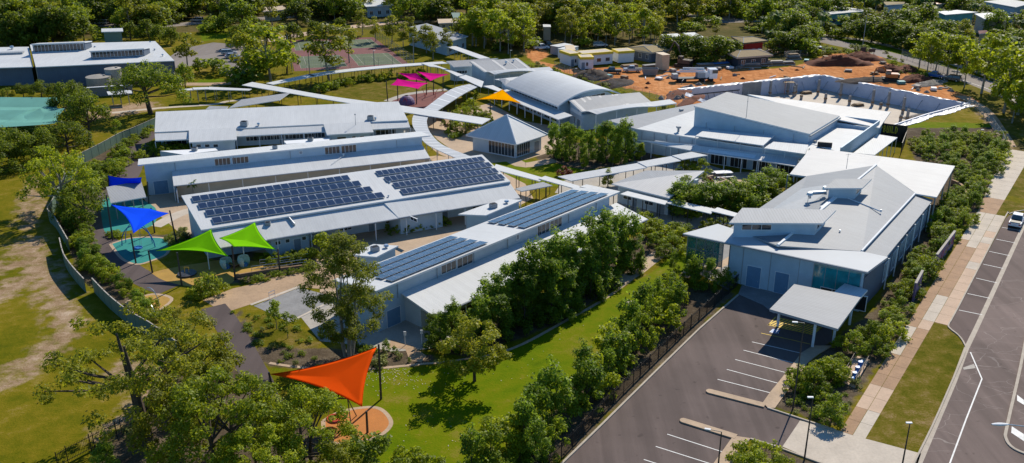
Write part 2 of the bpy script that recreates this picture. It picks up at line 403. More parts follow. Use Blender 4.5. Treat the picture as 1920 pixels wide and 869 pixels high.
mulch = [
 [(436, 590), (450, 580), (462, 600), (490, 650), (640, 655), (720, 650), (770, 655), (830, 680), (720, 692), (600, 692), (500, 688), (470, 650)],
 [(270, 270), (300, 262), (450, 285), (460, 292), (280, 302), (255, 300)], [(150, 300), (255, 238), (292, 225), (285, 248), (250, 285), (235, 330), (190, 360), (165, 395), (165, 440), (210, 520), (280, 570), (300, 610), (250, 590), (150, 520), (110, 420)],
 [(800, 650), (1000, 560), (1200, 440), (1250, 455), (1180, 520), (1055, 605), (870, 672)],
 [(1380, 545), (1262, 540), (1160, 640), (1060, 740), (960, 869), (1045, 869), (1290, 640)],
 [(1640, 580), (1740, 380), (1830, 260), (1890, 270), (1840, 370), (1760, 500), (1690, 620), (1640, 690), (1570, 800), (1450, 765), (1520, 680), (1560, 640)],
 [(1690, 240), (1880, 240), (1890, 280), (1820, 420), (1730, 330)],
 [(1000, 270), (1180, 265), (1240, 300), (1100, 320), (1010, 300)], [(1180, 395), (1400, 400), (1440, 350), (1480, 340), (1400, 440), (1300, 450), (1220, 430)],
 [(820, 205), (930, 215), (940, 240), (860, 262), (830, 250), (800, 225)], [(1380, 869), (1420, 815), (1500, 860), (1540, 869), (1540, 930), (1380, 930)],
 [(240, 790), (330, 700), (460, 690), (640, 840), (700, 930), (130, 930)], [(340, 460), (470, 440), (480, 500), (420, 500), (350, 450), (330, 440), (310, 440), (230, 440)], [(360, 510), (440, 500), (520, 500), (600, 495), (600, 505), (500, 520), (440, 535)]]
scrub = [[(-200, -20), (560, -20), (520, 50), (330, 62), (240, 72), (-200, 82)], [(520, -20), (900, -20), (880, 60), (760, 62), (600, 48), (520, 60)], [(1420, -20), (2100, -20), (2000, 130), (1880, 135), (1760, 96), (1640, 68), (1545, 50), (1430, 60)], [(900, 40), (1480, 40), (1500, 120), (1050, 108), (930, 100)], [(1850, 200), (1960, 250), (1960, 330), (1900, 300)]]
lay = {'lawn': region(lawn, .8), 'olive': region(olive, .6), 'dirt': region(dirt, 2.2), 'orange': region(orange, 1.6), 'mulch': region(mulch, 1.2), 'scrub': region(scrub, 6)}
gv = np.stack([GX, GY, np.zeros_like(GX)], -1).reshape(-1, 3)
nx_, ny_ = len(xs), len(ys)
pit_in = sdist(GX, GY, PIT) > -.3
idx = np.arange(nx_*ny_).reshape(ny_, nx_)
q = np.stack([idx[:-1, :-1], idx[:-1, 1:], idx[1:, 1:], idx[1:, :-1]], -1).reshape(-1, 4)
pin = pit_in.reshape(-1)
keep = ~(pin[q].any(1)); q = q[keep]
me = bpy.data.meshes.new('ground'); me.vertices.add(len(gv)); me.vertices.foreach_set('co', gv.astype(np.float32).ravel())
me.loops.add(q.size); me.loops.foreach_set('vertex_index', q.ravel().astype(np.int32))
me.polygons.add(len(q)); me.polygons.foreach_set('loop_start', np.arange(0, q.size, 4, dtype=np.int32)); me.polygons.foreach_set('loop_total', np.full(len(q), 4, np.int32))
for k, v in lay.items():
    a = me.attributes.new('c_'+k, 'FLOAT', 'POINT'); a.data.foreach_set('value', v.astype(np.float32).ravel())
me.update(calc_edges=True); me.validate()
t = NT('ground_cover'); p = t.pos()
def msk(name, sc, amt=.55, sharp=.12):
    a = t.n('Attribute', attribute_name='c_'+name).outputs['Fac']
    n = t.math('MULTIPLY', t.math('SUBTRACT', t.noise(p, sc, 5, .65), .5), amt*2)
    v = t.math('ADD', a, t.math('MULTIPLY', n, t.math('MULTIPLY', t.math('MULTIPLY', a, t.math('SUBTRACT', 1.0, a)), 4.0)))
    return t.math('MULTIPLY', t.math('SUBTRACT', v, .5-sharp), 1/(2*sharp), True)
n1 = t.noise(p, .06, 6, .65); n2 = t.noise(p, .5, 5, .7); n3 = t.noise(p, 5.0, 3, .7)
def m3(a, b, c): return t.math('ADD', t.math('MULTIPLY', n1, a), t.math('ADD', t.math('MULTIPLY', n2, b), t.math('MULTIPLY', n3, c)))
dry = t.ramp(m3(.45, .35, .2), [(.34, (.050, .072, .002)), (.45, (.110, .110, .003)), (.54, (.175, .140, .008)), (.63, (.28, .200, .060))])
green = t.ramp(m3(.45, .35, .2), [(.34, (.056, .098, .001)), (.45, (.105, .158, .001)), (.53, (.145, .168, .003)), (.61, (.225, .180, .035))])
oliv = t.ramp(m3(.3, .45, .25), [(.36, (.05, .064, .002)), (.46, (.098, .094, .004)), (.53, (.155, .120, .018)), (.61, (.27, .185, .085))])
st_ = t.n('Mapping', i_Vector=p); st_.inputs['Rotation'].default_value = (0, 0, math.radians(58)); st_.inputs['Scale'].default_value = (.12, 1.6, 1); ns = t.noise(st_.outputs[0], 1.0, 4, .6)
dirtc = t.ramp(t.math('ADD', t.math('MULTIPLY', ns, .16), m3(.2, .38, .26)), [(.36, (.15, .095, .04)), (.47, (.27, .18, .10)), (.55, (.38, .27, .18)), (.64, (.52, .41, .30))])
orng = t.ramp(m3(.35, .4, .25), [(.35, (.24, .075, .022)), (.48, (.47, .185, .06)), (.62, (.66, .32, .14))])
mul = t.ramp(m3(.2, .4, .4), [(.34, (.045, .032, .02)), (.5, (.10, .075, .05)), (.6, (.165, .13, .09)), (.7, (.30, .25, .19))])
scr = t.ramp(m3(.4, .4, .2), [(.36, (.05, .055, .008)), (.5, (.10, .085, .025)), (.64, (.20, .13, .06))])
col = dry
col = t.mix(msk('scrub', .1), col, scr)
col = t.mix(msk('dirt', .45, 1.7, .3), col, dirtc)
col = t.mix(msk('lawn', .4, .4), col, green); col = t.mix(msk('olive', .4, .4), col, oliv)
pale = t.math('MULTIPLY', t.math('GREATER_THAN', t.noise(p, .035, 4, .6), .60), .0)
col = t.mix(msk('mulch', .35, .6), col, mul)
tr = t.n('TexWave', i_Vector=p, i_Scale=.16, i_Distortion=9.0, i_Detail=3.0); tr.inputs['Detail Scale'].default_value = .6
orng = t.mix(t.math('MULTIPLY', t.math('GREATER_THAN', tr.outputs[1], .80), .18), orng, (.22, .085, .03))
col = t.mix(msk('orange', .25, .7), col, orng)
t.bsdf(col, .95, 0, .04, t.math('ADD', n3, t.math('MULTIPLY', n2, 1.5)), .55, .10)
me.materials.append(M['ground_cover'])
g = bpy.data.objects.new('ground', me); COL.objects.link(g); tag(g, kind='structure')
# ------------------------------------------------------------------ paving laid on the ground
LV = .004
def sheet(name, px, mat, lev, world=None, kind='structure'):
    mb = MB(); pts = world or W(px); mb.face([(p[0], p[1], LV*lev) for p in pts], 0, [(p[0], p[1]) for p in pts])
    o = mb.build(name, mat); return tag(o, kind=kind)
def tri_sheet(name, px, mat, lev):  # possibly concave outline
    pts = W(px); bm = bmesh.new(); f = bm.faces.new([bm.verts.new((p[0], p[1], LV*lev)) for p in pts])
    bmesh.ops.triangulate(bm, faces=[f], ngon_method='EAR_CLIP'); me = bpy.data.meshes.new(name); bm.to_mesh(me); bm.free()
    if sum(p.normal.z for p in me.polygons) < 0: me.flip_normals()
    me.materials.append(M[mat]); o = bpy.data.objects.new(name, me); COL.objects.link(o); return tag(o, kind='structure')
def ribbon(line, w, lev=None, mb=None, z=None, m=0, h=None):  # flat strip (or raised strip with height h) along plan points
    mb2 = mb or MB(); n = len(line); L = []; R = []
    for i in range(n):
        a = Vector(line[max(i-1, 0)]); b = Vector(line[min(i+1, n-1)]); d = (b-a).normalized(); nn = Vector((-d.y, d.x)); c = Vector(line[i])
        L.append(c+nn*w/2); R.append(c-nn*w/2)
    zz = LV*(lev or 0) if z is None else z
    for i in range(n-1):
        if h: mb2.prism([R[i], R[i+1], L[i+1], L[i]], 0.0, h, m)
        else: mb2.face([(*R[i], zz), (*R[i+1], zz), (*L[i+1], zz), (*L[i], zz)], m)
    return mb2
def smooth_line(pts, k=4):
    out = []; n = len(pts); pts = [Vector(p) for p in pts]
    for i in range(n-1):
        p0, p1, p2, p3 = pts[max(i-1, 0)], pts[i], pts[i+1], pts[min(i+2, n-1)]
        for j in range(k):
            t_ = j/k; out.append(.5*((2*p1)+(p2-p0)*t_+(2*p0-5*p1+4*p2-p3)*t_*t_+(3*p1-p0-3*p2+p3)*t_**3))
    out.append(pts[-1]); return out
# right-hand street
sheet('road', [(1723, 872), (1751, 806), (1788, 720), (1813, 656), (1830, 617), (1918, 428), (1990, 280), (2300, 280), (2200, 600), (2050, 872), (1980, 960), (1680, 960)], 'asphalt_road', 2)
tri_sheet('parking_lane', [(1813, 656), (1806, 637), (1783, 620), (1778, 612), (1796, 580), (1885.6, 410), (1893, 404), (1920, 400), (1932, 400), (1918, 428), (1830, 617)], 'asphalt_bay', 3)
mb = MB(); ribbon(W([(1722, 872), (1751, 804), (1788, 718), (1812, 654), (1830, 617), (1918, 427), (1990, 278)]), .55, 5, mb); mb.build('gutter', 'kerb')['kind'] = 'structure'
mb = MB()
ribbon(smooth_line(W([(1712, 872), (1748, 800), (1785, 716), (1809, 660), (1808, 646), (1797, 630), (1781, 617), (1779, 608), (1796, 578), (1884, 409), (1892, 402), (1915, 396), (1960, 392)]), 3), .18, h=.13, mb=mb)
ribbon(W([(1052, 872), (1130, 796), (1230, 697), (1311, 618), (1384, 554)]), .22, h=.14, mb=mb)
ribbon(W([(1439, 766), (1500, 786), (1567, 808)]), .18, h=.14, mb=mb)
ribbon(W([(1407, 824), (1453, 838), (1545, 872)]), .18, h=.14, mb=mb)
ribbon(smooth_line(W([(1930, 600), (1913, 690), (1888.6, 798), (1886, 824), (1902, 843), (1940, 858)]), 4), .30, h=.12, mb=mb)
mb.build('kerb', 'kerb')['kind'] = 'structure'
mb = MB()
ribbon(W([(1819.5, 661), (1841, 711), (1812, 785), (1781, 869), (1765, 910)]), .14, 6, mb)
for a, b in (((1798, 582), (1842, 591)), ((1814, 551), (1856, 560)), ((1830, 522), (1869, 531)), ((1844, 496), (1881, 504)), ((1855, 472), (1893, 480)), ((1868, 449), (1903, 456)), ((1879, 427), (1915, 433))):
    ribbon(W([a, b]), .13, 6, mb)
for a in ([(1907, 741), (1920, 751), (1920, 760), (1907, 752)], [(1897, 800), (1920, 815), (1920, 828), (1896, 812)]):
    mb.face([(*p, LV*6) for p in W(a)])
mb.build('road_marking', 'paint_white')['kind'] = 'structure'
sheet('drain_cover', [(1805, 690), (1826, 683), (1829, 691), (1807, 694)], 'concrete', 6)
# footpath of separately cast slabs, in the road's own directions
LP = [P2(1575, 809), P2(1612, 746), P2(1640, 693), P2(1678, 634), P2(1696, 620), P2(1717, 582), P2(1754, 509), P2(1787, 461), P2(1815, 418)]
A0 = P2(1575, 809); UD = (P2(1885.6, 410)-P2(1778, 612)).normalized(); ND = Vector((UD.y, -UD.x))
def UV_(px): q_ = P2(*px)-A0; return (q_.dot(UD), q_.dot(ND))
fp = MB()
def slabs(u0, u1, v0a, v0b, v1a, v1b, mats, step=2.9):
    n = max(1, round((u1-u0)/step))
    for i in range(n):
        a, b = i/n, (i+1)/n; ua, ub = u0+(u1-u0)*a, u0+(u1-u0)*b; g_ = .02
        c = [(ua+g_, v0a+(v0b-v0a)*a+g_), (ub-g_, v0a+(v0b-v0a)*b+g_), (ub-g_, v1a+(v1b-v1a)*b-g_), (ua+g_, v1a+(v1b-v1a)*a-g_)]
        fp.face([(*(A0+UD*u+ND*v), LV*4) for u, v in c][::-1], mats[i] if i < len(mats) else mats[-1])
uB = UV_((1746, 603))[0]; vk = UV_((1796, 580))[1]-.15
vL = 0.0; wF = UV_((1622, 825))[1]
vm = wF*.5
# lower part: two columns
slabs(0, uB, .0, UV_((1696, 620))[1]*.0, vm, vm, [1, 1, 3, 3, 1, 1, 1, 0, 0, 0, 1], 2.9)
slabs(0, uB, vm, vm, wF, wF+.2, [0, 0, 3, 3, 1, 1, 1, 1, 1, 1, 3], 2.9)
u2 = UV_((1815, 418))[0]; u3 = UV_((1885.6, 410))[0]
va = UV_((1754, 509))[1]; print('fp', uB, vk, wF, u2, u3, va, UV_((1717, 582)), UV_((1815, 418)))
slabs(uB, u3+1, 0, 0, vm, vm, [1, 1, 1, 1, 1, 1, 1, 1, 1, 1, 1, 0, 0], 2.9)
slabs(uB, u3+1, vm, vm, wF+.2, wF+.2, [0, 0, 0, 1, 1, 1, 1, 1, 1, 1, 0, 0], 2.9)
slabs(uB, u3+1, wF+.2, wF+.2, vk, vk, [3, 3, 3, 3, 3, 3, 3, 2, 3, 3, 3, 2, 3, 0], 2.9)
u4 = UV_((1890, 280))[0]
slabs(u3+1, u4, 0, -2, wF+.3, wF+.5, [1, 1, 1, 0, 0, 0, 0, 0, 0, 0, 0, 0], 2.9)
fp.build('footpath', ['concrete_pale', 'concrete_tan', 'concrete_pale', 'concrete_pink'])['kind'] = 'structure'
sheet('driveway', [(1500, 789), (1467, 838), (1545, 872), (1560, 885), (1716, 885), (1727, 851), (1596, 816), (1575, 809)], 'concrete_pale', 5)
# car park
tri_sheet('car_park', [(1045, 880), (1052, 869), (1130, 793), (1230, 694), (1311, 615), (1384, 552), (1470, 563), (1560, 590), (1560, 640), (1520, 665), (1500, 672), (1440, 766), (1567, 808), (1500, 789), (1467, 838), (1407, 824), (1375, 818), (1330, 885)], 'asphalt', 1)
def raised(name, px, mat, h):
    mb = MB(); pts = W(px); mb.prism([tuple(p) for p in pts], 0.0, h); o = mb.build(name, mat); return tag(o, kind='structure')
raised('walkway', [(1430, 757), (1444, 737), (1459, 719), (1503, 663), (1524, 650), (1560, 650), (1535, 665), (1515, 681), (1453, 767), (1440, 767)], 'path_peach', .13)
raised('walkway', [(1375, 819), (1407, 824), (1372, 872), (1337, 872)], 'path_peach', .13)
def nose(a, b, w):
    A, B = P2(*a), P2(*b); d = (B-A).normalized(); n = Vector((-d.y, d.x)); pts = [B-n*w/2, B+n*w/2]
    for k in range(7):
        an = math.pi/2+math.pi*k/6; pts.append(A+d*math.cos(an)*w/2+n*math.sin(an)*w/2)
    mb = MB(); mb.prism([tuple(p) for p in pts], 0.0, .15); return tag(mb.build('traffic_island', 'path_peach'), kind='structure')
nose((1331, 735.5), (1434, 762), .85); nose((1282, 790.5), (1380, 821), .85)
mb = MB()
for a, b in (((1410, 641.5), (1503, 663)), ((1394, 657), (1487, 681)), ((1378.5, 674.5), (1473, 699)), ((1362.7, 693), (1458.6, 719)), ((1345.5, 711.7), (1444, 737)), ((1251, 814.5), (1357, 848.5)), ((1229.5, 837.5), (1335, 871)), ((1207, 862), (1320, 898))):
    ribbon(W([a, b]), .11, 3, mb)
mb.build('bay_line', 'paint_white')['kind'] = 'structure'
mb = MB(); ribbon(W([(1426.8, 625), (1490, 639), (1520, 646)]), .11, 3, mb)
ha, hb, hc, hd = P2(1454.6, 594.7), P2(1541, 615), P2(1523, 628), P2(1440.7, 610)
for A, B in ((ha, hb), (hb, hc), (hc, hd), (hd, ha)): ribbon([A, B], .14, 3, mb)
N = 13
for i in range(N):   # diagonal hatch clipped to the bay
    for k in (0,):
        a0 = i/N; a1 = (i+1.6)/N
        q0 = hd.lerp(hc, a0); q1 = ha.lerp(hb, min(1, a1)); f_ = (min(1, a1)-a0)/(a1-a0)
        q1 = q0.lerp(hd.lerp(hc, 1) if False else q1, 1.0) if f_ >= 1 else q0.lerp(ha.lerp(hb, 1.0), 1.0)
        ribbon([q0, q1], .22, 3, mb)
mb.build('hatch_marking', 'paint_yellow')['kind'] = 'structure'
sq = W([(1449, 617), (1463, 620), (1457, 626.5), (1442, 623)])
mb = MB(); mb.face([(*p, LV*3) for p in sq]); mb.build('bay_symbol_panel', 'play_blue')['kind'] = 'structure'
mb = MB(); c = sum(sq, Vector((0, 0)))/4; e1 = (sq[1]-sq[0]).normalized(); e2 = (sq[0]-sq[3]).normalized()
ring = [c+e1*(.0+.42*math.cos(a))+e2*(-.15+.42*math.sin(a)) for a in [math.pi*.75+k*math.pi*1.35/10 for k in range(11)]]
ribbon(ring, .1, 4, mb); ribbon([c+e2*.75, c+e2*.1, c+e1*.35+e2*.05, c+e1*.6-e2*.4], .12, 4, mb)
mb.face([(*(c+e2*.85+e1*.13*math.cos(a)+e2*.13*math.sin(a)), LV*4) for a in [k*math.pi/4 for k in range(8)]])
mb.build('bay_symbol', 'paint_white')['kind'] = 'structure'
# school grounds
tri_sheet('forecourt', [(1384, 552), (1391, 535), (1500, 556), (1530, 585), (1450, 588), (1430, 572)], 'concrete_grey', 2)
tri_sheet('courtyard', [(268, 372), (330, 350), (820, 292), (905, 305), (985, 345), (1000, 372), (900, 425), (770, 470), (700, 560), (600, 560), (600, 497), (575, 480), (430, 470), (340, 440), (300, 405)], 'path_peach', 1)
tri_sheet('courtyard', [(440, 285), (770, 238), (800, 262), (270, 312)], 'concrete', 1)
tri_sheet('plaza', [(782, 222), (826, 214), (880, 203), (918, 194), (985, 228), (1060, 240), (1060, 262), (1040, 275), (1035, 285), (985, 300), (920, 306), (880, 300), (845, 280), (820, 262)], 'path_peach', 2)
tri_sheet('plaza', [(1055, 340), (1190, 302), (1330, 310), (1440, 345), (1380, 360), (1440, 380), (1400, 420), (1290, 430), (1190, 410), (1150, 390), (1110, 372), (1040, 362)], 'concrete', 1)
sheet('plaza', [(1290, 502), (1366, 545), (1405, 500), (1350, 440), (1300, 455)], 'concrete_grey', 2)  # grey floor added to darken the open office corner into a recess
sheet('plaza', [(1330, 325), (1425, 322), (1440, 345), (1385, 352), (1350, 345)], 'path_peach', 3)
tri_sheet('path', [(380, 563), (438, 541), (472, 534), (506, 522), (578, 507), (640, 498), (690, 505), (640, 545), (561, 539), (506, 562), (470, 571), (421, 587)], 'path_sand', 3)
tri_sheet('ramp_paving', [(475.5, 574), (561, 540), (640, 560), (545, 605)], 'concrete_grey', 4)
mb = MB(); ribbon(W([(470, 572), (563, 537)]), .5, 5, mb); ribbon(W([(545, 603), (615, 568)]), .35, 5, mb); mb.build('path_edge', 'concrete_pale')['kind'] = 'structure'
tri_sheet('building_apron', [(560, 590), (640, 560), (715, 600), (800, 590), (880, 640), (800, 655), (735, 660), (690, 650), (600, 640)], 'concrete', 2)
tri_sheet('path', [(728, 652), (733, 637), (775, 650), (800, 668), (790, 680), (768, 676), (760, 655)], 'path_sand', 3)
def strip(name, px, w, mat, lev, k=4):
    return tag(ribbon(smooth_line(W(px), k), w, lev).build(name, mat), kind='structure')
strip('path', [(400, 575), (420, 600), (445, 640), (468, 685), (490, 730), (500, 790)], 3.1, 'asphalt_path', 4)
strip('path', [(290, 248), (266, 266), (252, 290), (247, 320), (230, 345), (195, 375), (182, 405), (190, 440), (212, 475), (240, 505), (285, 530), (318, 543)], 3.6, 'asphalt_path', 2)
strip('path_edge', [(505, 681), (545, 687), (600, 692), (660, 694), (720, 690), (790, 683), (860, 676), (958, 655), (1055, 605), (1150, 550), (1255, 468)], .45, 'path_peach', 4)
strip('path', [(1256, 462), (1215, 492), (1192, 510), (1160, 528)], 2.2, 'path_peach', 3)
strip('path', [(1395, 470), (1345, 500), (1300, 505), (1282, 520)], 1.4, 'path_peach', 3)
strip('path', [(210, 212), (300, 203), (400, 196), (430, 190), (500, 184)], 1.5, 'concrete_pale', 2)
strip('path', [(1040, 300), (985, 310), (960, 300)], 3.0, 'path_peach', 3)
strip('path', [(806, 262), (830, 285), (862, 296), (905, 298)], 2.5, 'path_peach', 3)
strip('path', [(290, 425), (340, 400), (375, 392)], 2.4, 'concrete_pale', 3)
# soft-fall play surfaces
def pad(name, px, mat, lev, rim=None):
    pts = smooth_line(W(px+[px[0]]), 4)[:-1]
    if rim: tag(ribbon(pts+[pts[0]], .45, lev+1).build('pad_rim', rim), kind='structure')
    mb = MB(); mb.face([(*p, LV*lev) for p in pts]); o = mb.build(name, mat)
    if o.data.polygons[0].normal.z < 0: o.data.flip_normals()
    return tag(o, kind='structure')
pad('play_surface', [(207, 458), (240, 448), (278, 445), (316, 450), (314, 475), (285, 489), (256, 496), (228, 485)], 'rubber_teal', 4, 'path_peach')
pad('play_surface', [(189, 398), (197, 372), (240, 366), (291, 390), (286, 423), (234, 434), (199, 439)], 'rubber_teal', 4)
pad('play_surface', [(283, 512), (320, 503), (375, 494), (418, 488), (480, 490), (520, 495), (500, 506), (445, 515), (436, 530), (400, 540), (350, 537), (306, 526)], 'rubber_yellow', 4)
pad('play_surface', [(238, 566), (285, 552), (322, 560), (302, 580), (270, 597), (250, 590)], 'rubber_yellow', 4, 'path_peach')
pad('play_surface', [(606, 790), (640, 772), (690, 764), (716, 769), (733, 790), (725, 808), (698, 823), (652, 834), (612, 825)], 'rubber_orange', 4, 'path_peach')
pad('play_surface', [(735, 190), (770, 178), (830, 172), (862, 176), (820, 200), (770, 206)], 'rubber_red', 4)
strip('path', [(726, 190), (770, 176), (840, 168)], 2.2, 'concrete', 3)
# tennis courts
def quad_at(px, s0, s1, t0, t1):
    a, b, c, d = W(px); f = lambda s, t_: a.lerp(b, s).lerp(d.lerp(c, s), t_)
    return [f(s0, t0), f(s1, t0), f(s1, t1), f(s0, t1)]
TC = [(552, 134), (772, 124), (700, 70), (538, 76)]
sheet('tennis_court', TC, 'court_red', 2)
mb = MB(); ml = MB()
for s0, s1 in ((.06, .46), (.56, .94)):
    for t0, t1 in ((.07, .42), (.62, .93)):
        qd = quad_at(TC, s0, s1, t0, t1); mb.face([(*p, LV*3) for p in qd])
        a, b, c, d = qd
        for A, B in ((a, b), (b, c), (c, d), (d, a), (a.lerp(b, .14), d.lerp(c, .14)), (a.lerp(b, .86), d.lerp(c, .86)), (a.lerp(d, .25), b.lerp(c, .25)), (a.lerp(d, .75), b.lerp(c, .75)), (a.lerp(b, .5).lerp(d.lerp(c, .5), .25), a.lerp(b, .5).lerp(d.lerp(c, .5), .75))):
            ribbon([A, B], .09, 4, ml)
tag(mb.build('court_surface', 'court_green'), kind='structure'); tag(ml.build('court_line', 'concrete'), kind='structure')
# streets and car parks beyond
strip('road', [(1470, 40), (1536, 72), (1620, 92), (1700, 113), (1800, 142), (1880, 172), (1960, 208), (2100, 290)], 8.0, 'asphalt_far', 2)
strip('footpath', [(1530, 64), (1640, 80), (1760, 112), (1860, 145), (1960, 185)], 3.0, 'concrete', 3)
tag(ribbon(smooth_line(W([(1790, 146), (1860, 170), (1960, 216)]), 3), .18, 4).build('road_marking', 'paint_white'), kind='structure')
strip('footpath', [(1893, 275), (1878, 250), (1845, 205), (1800, 180)], 2.6, 'path_sand', 3)
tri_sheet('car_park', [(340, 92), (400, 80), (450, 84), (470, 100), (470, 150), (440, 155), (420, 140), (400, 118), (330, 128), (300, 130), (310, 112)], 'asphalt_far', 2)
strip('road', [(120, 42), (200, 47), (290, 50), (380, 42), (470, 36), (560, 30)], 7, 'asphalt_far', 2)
strip('road', [(500, 78), (560, 66), (700, 46), (820, 40)], 6, 'concrete_pink', 2)
strip('footpath', [(320, 158), (400, 158), (460, 155)], 3.5, 'path_sand', 3)
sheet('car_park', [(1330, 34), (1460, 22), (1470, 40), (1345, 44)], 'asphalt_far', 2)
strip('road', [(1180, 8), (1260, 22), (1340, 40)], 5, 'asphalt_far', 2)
strip('road', [(1500, 104), (1470, 92), (1440, 100)], 5, 'concrete_pink', 2)
# ------------------------------------------------------------------ building kit
def plane3(p):
    a, b, c = [Vector(v) for v in p[:3]]; n = (b-a).cross(c-a)
    return lambda x, y: a.z-(n.x*(x-a.x)+n.y*(y-a.y))/n.z
def planeq(q):
    if len(q) < 4: return plane3(q)
    a, b = plane3(q[:3]), plane3([q[0], q[2], q[3]]); c, d = plane3([q[0], q[1], q[3]]), plane3([q[1], q[2], q[3]]); return lambda x, y: min(a(x, y), b(x, y), c(x, y), d(x, y))
def inset(poly, ds):
    n = len(poly); poly = [Vector((p[0], p[1])) for p in poly]
    ar = sum(poly[i].x*poly[(i+1) % n].y-poly[(i+1) % n].x*poly[i].y for i in range(n)); sg = 1 if ar > 0 else -1
    if not isinstance(ds, (list, tuple)): ds = [ds]*n
    L = []
    for i in range(n):
        a, b = poly[i], poly[(i+1) % n]; d = (b-a).normalized(); nn = Vector((-d.y, d.x))*sg; L.append((a+nn*ds[i], d))
    out = []
    for i in range(n):
        (p, d), (q_, e) = L[i-1], L[i]; den = d.x*e.y-d.y*e.x
        if abs(den) < 1e-6: out.append(q_)
        else: out.append(p+d*(((q_-p).x*e.y-(q_-p).y*e.x)/den))
    return out
def roof3(px): return [P(*q) for q in px]
def roof(root, pts, mat='roof_white', th=.22, edge='trim_white', name='roof', udir=None):
    mb = MB(); mb.slab(pts, th, 0, 1, udir); return mb.build(name, [mat, edge], root)
def walls(root, poly, fz, mat='wall_white', z0=-.05, drop=.23, name='wall'):
    mb = MB(); mb.prism([tuple(p[:2]) for p in poly], z0, [fz(p[0], p[1])-drop for p in poly]); return mb.build(name, mat, root)
def wallroof(root, pts, ins, rm='roof_white', wm='wall_white', th=.22, z0=-.05, rname='roof', wname='wall', udir=None):
    roof(root, pts, rm, th, name=rname, udir=udir); pl = inset(pts, ins); walls(root, pl, planeq(pts), wm, z0, th+.02, wname); return pl
def window(root, A, B, s0, s1, z0, z1, n=2, glass='glass_dark', frame='trim_white', name='window', side=1, proud=.05):
    A = Vector(A[:2]); B = Vector(B[:2]); d = (B-A).normalized(); nn = Vector((d.y, -d.x))*side
    def pt(s, z, o): q_ = A+d*s+nn*o; return (q_.x, q_.y, z)
    mb = MB()
    def brk(a, b, c, e, o0, o1, m):
        q_ = [pt(a, c, o1), pt(b, c, o1), pt(b, e, o1), pt(a, e, o1)]; r = [pt(a, c, o0), pt(b, c, o0), pt(b, e, o0), pt(a, e, o0)]
        mb.face(q_, m)
        for i in range(4): j = (i+1) % 4; mb.face([r[i], r[j], q_[j], q_[i]], m)
    brk(s0, s1, z0, z1, -.1, proud*.5, 0)
    fw = .07
    brk(s0-fw, s1+fw, z1, z1+fw, -.1, proud, 1); brk(s0-fw, s1+fw, z0-fw, z0, -.1, proud+.03, 1)
    for i in range(n+1):
        c = s0+(s1-s0)*i/n; brk(c-fw/2, c+fw/2, z0, z1, -.1, proud, 1)
    return mb.build(name, [glass, frame], root)
def wpx(root, A, B, box, n=2, **k):   # window whose corners are read off the photo
    x0, y0, x1, y1 = box; s0, za = PV(A, B, x0, (y0+y1)/2); s1, zb = PV(A, B, x1, (y0+y1)/2)
    xm = (x0+x1)/2; z1 = PV(A, B, xm, y0)[1]; z0 = PV(A, B, xm, y1)[1]
    d = (Vector(B[:2])-Vector(A[:2])); mid = (Vector(A[:2])+Vector(B[:2]))/2
    side = 1 if Vector((d.y, -d.x)).dot(-mid) > 0 else -1
    return window(root, A, B, min(s0, s1), max(s0, s1), z0, z1, n, side=side, **k)
def door(root, A, B, s, w_=1.0, h=2.1, mat='door_grey'):
    d = (Vector(B[:2])-Vector(A[:2])); mid = (Vector(A[:2])+Vector(B[:2]))/2; side = 1 if Vector((d.y, -d.x)).dot(-mid) > 0 else -1
    dr = window(root, A, B, s, s+w_, .02, h, 1, glass=mat, frame='trim_white', name='door', side=side)
    d.normalize(); nn = Vector((d.y, -d.x))*side; c = Vector(A[:2])+d*(s+w_*.85)+nn*.09
    mb = MB(); mb.box((c.x, c.y, 1.0), (.05, .05, .16)); h_ = mb.build('handle', 'steel', None); h_.parent = dr
    return dr
def post(root, p, z1, r=.07, mat='trim_white', z0=-.03, name='post'):
    mb = MB(); mb.cyl((p[0], p[1]), z0, z1, r, n=8); return mb.build(name, mat, root)
def posts(root, A, B, n, z1, inw=0.0, **k):
    A = Vector(A[:2]); B = Vector(B[:2]); nn = Vector((B.y-A.y, -(B.x-A.x))).normalized()*inw
    for i in range(n): post(root, A.lerp(B, i/(n-1) if n > 1 else .5)+nn, z1, **k)
def lerp3(a, b, t_): return Vector(a).lerp(Vector(b), t_)
def quadp(q4, s, t_):  return lerp3(lerp3(q4[0], q4[1], s), lerp3(q4[3], q4[2], s), t_)
def nrm(q4): return (Vector(q4[1])-Vector(q4[0])).cross(Vector(q4[3])-Vector(q4[0])).normalized()*(1 if (Vector(q4[1])-Vector(q4[0])).cross(Vector(q4[3])-Vector(q4[0])).z > 0 else -1)
def on_roof(q4, s, t_, up=0.0): return quadp(q4, s, t_)+nrm(q4)*up
def vent(root, c, r=.3, h=.5):
    mb = MB(); mb.cyl((c.x, c.y), c.z-.1, c.z+h*.6, r*.5, n=8); mb.cyl((c.x, c.y), c.z+h*.55, c.z+h, r, r*.7, n=10); return mb.build('roof_vent', 'steel', root)
def aircon(root, c, rz=0.0, s=1.0, mat='trim_grey'):
    mb = MB(); mb.box((c.x, c.y, c.z+.42*s), (1.3*s, 1.0*s, .8*s), rz); mb.box((c.x, c.y, c.z+.86*s), (1.1*s, .8*s, .06), rz, 1)
    mb.cyl((c.x, c.y), c.z+.86*s, c.z+.95*s, .32*s, n=12, m=1); return mb.build('air_conditioner', [mat, 'black'], root)
def duct(root, a, b, r=.22):
    mb = MB(); a, b = Vector(a), Vector(b); mb.tube([a+Vector((0, 0, -.3)), a, b, b+Vector((0, 0, -.3))], r, 8); return mb.build('duct', 'steel', root, smooth=True)
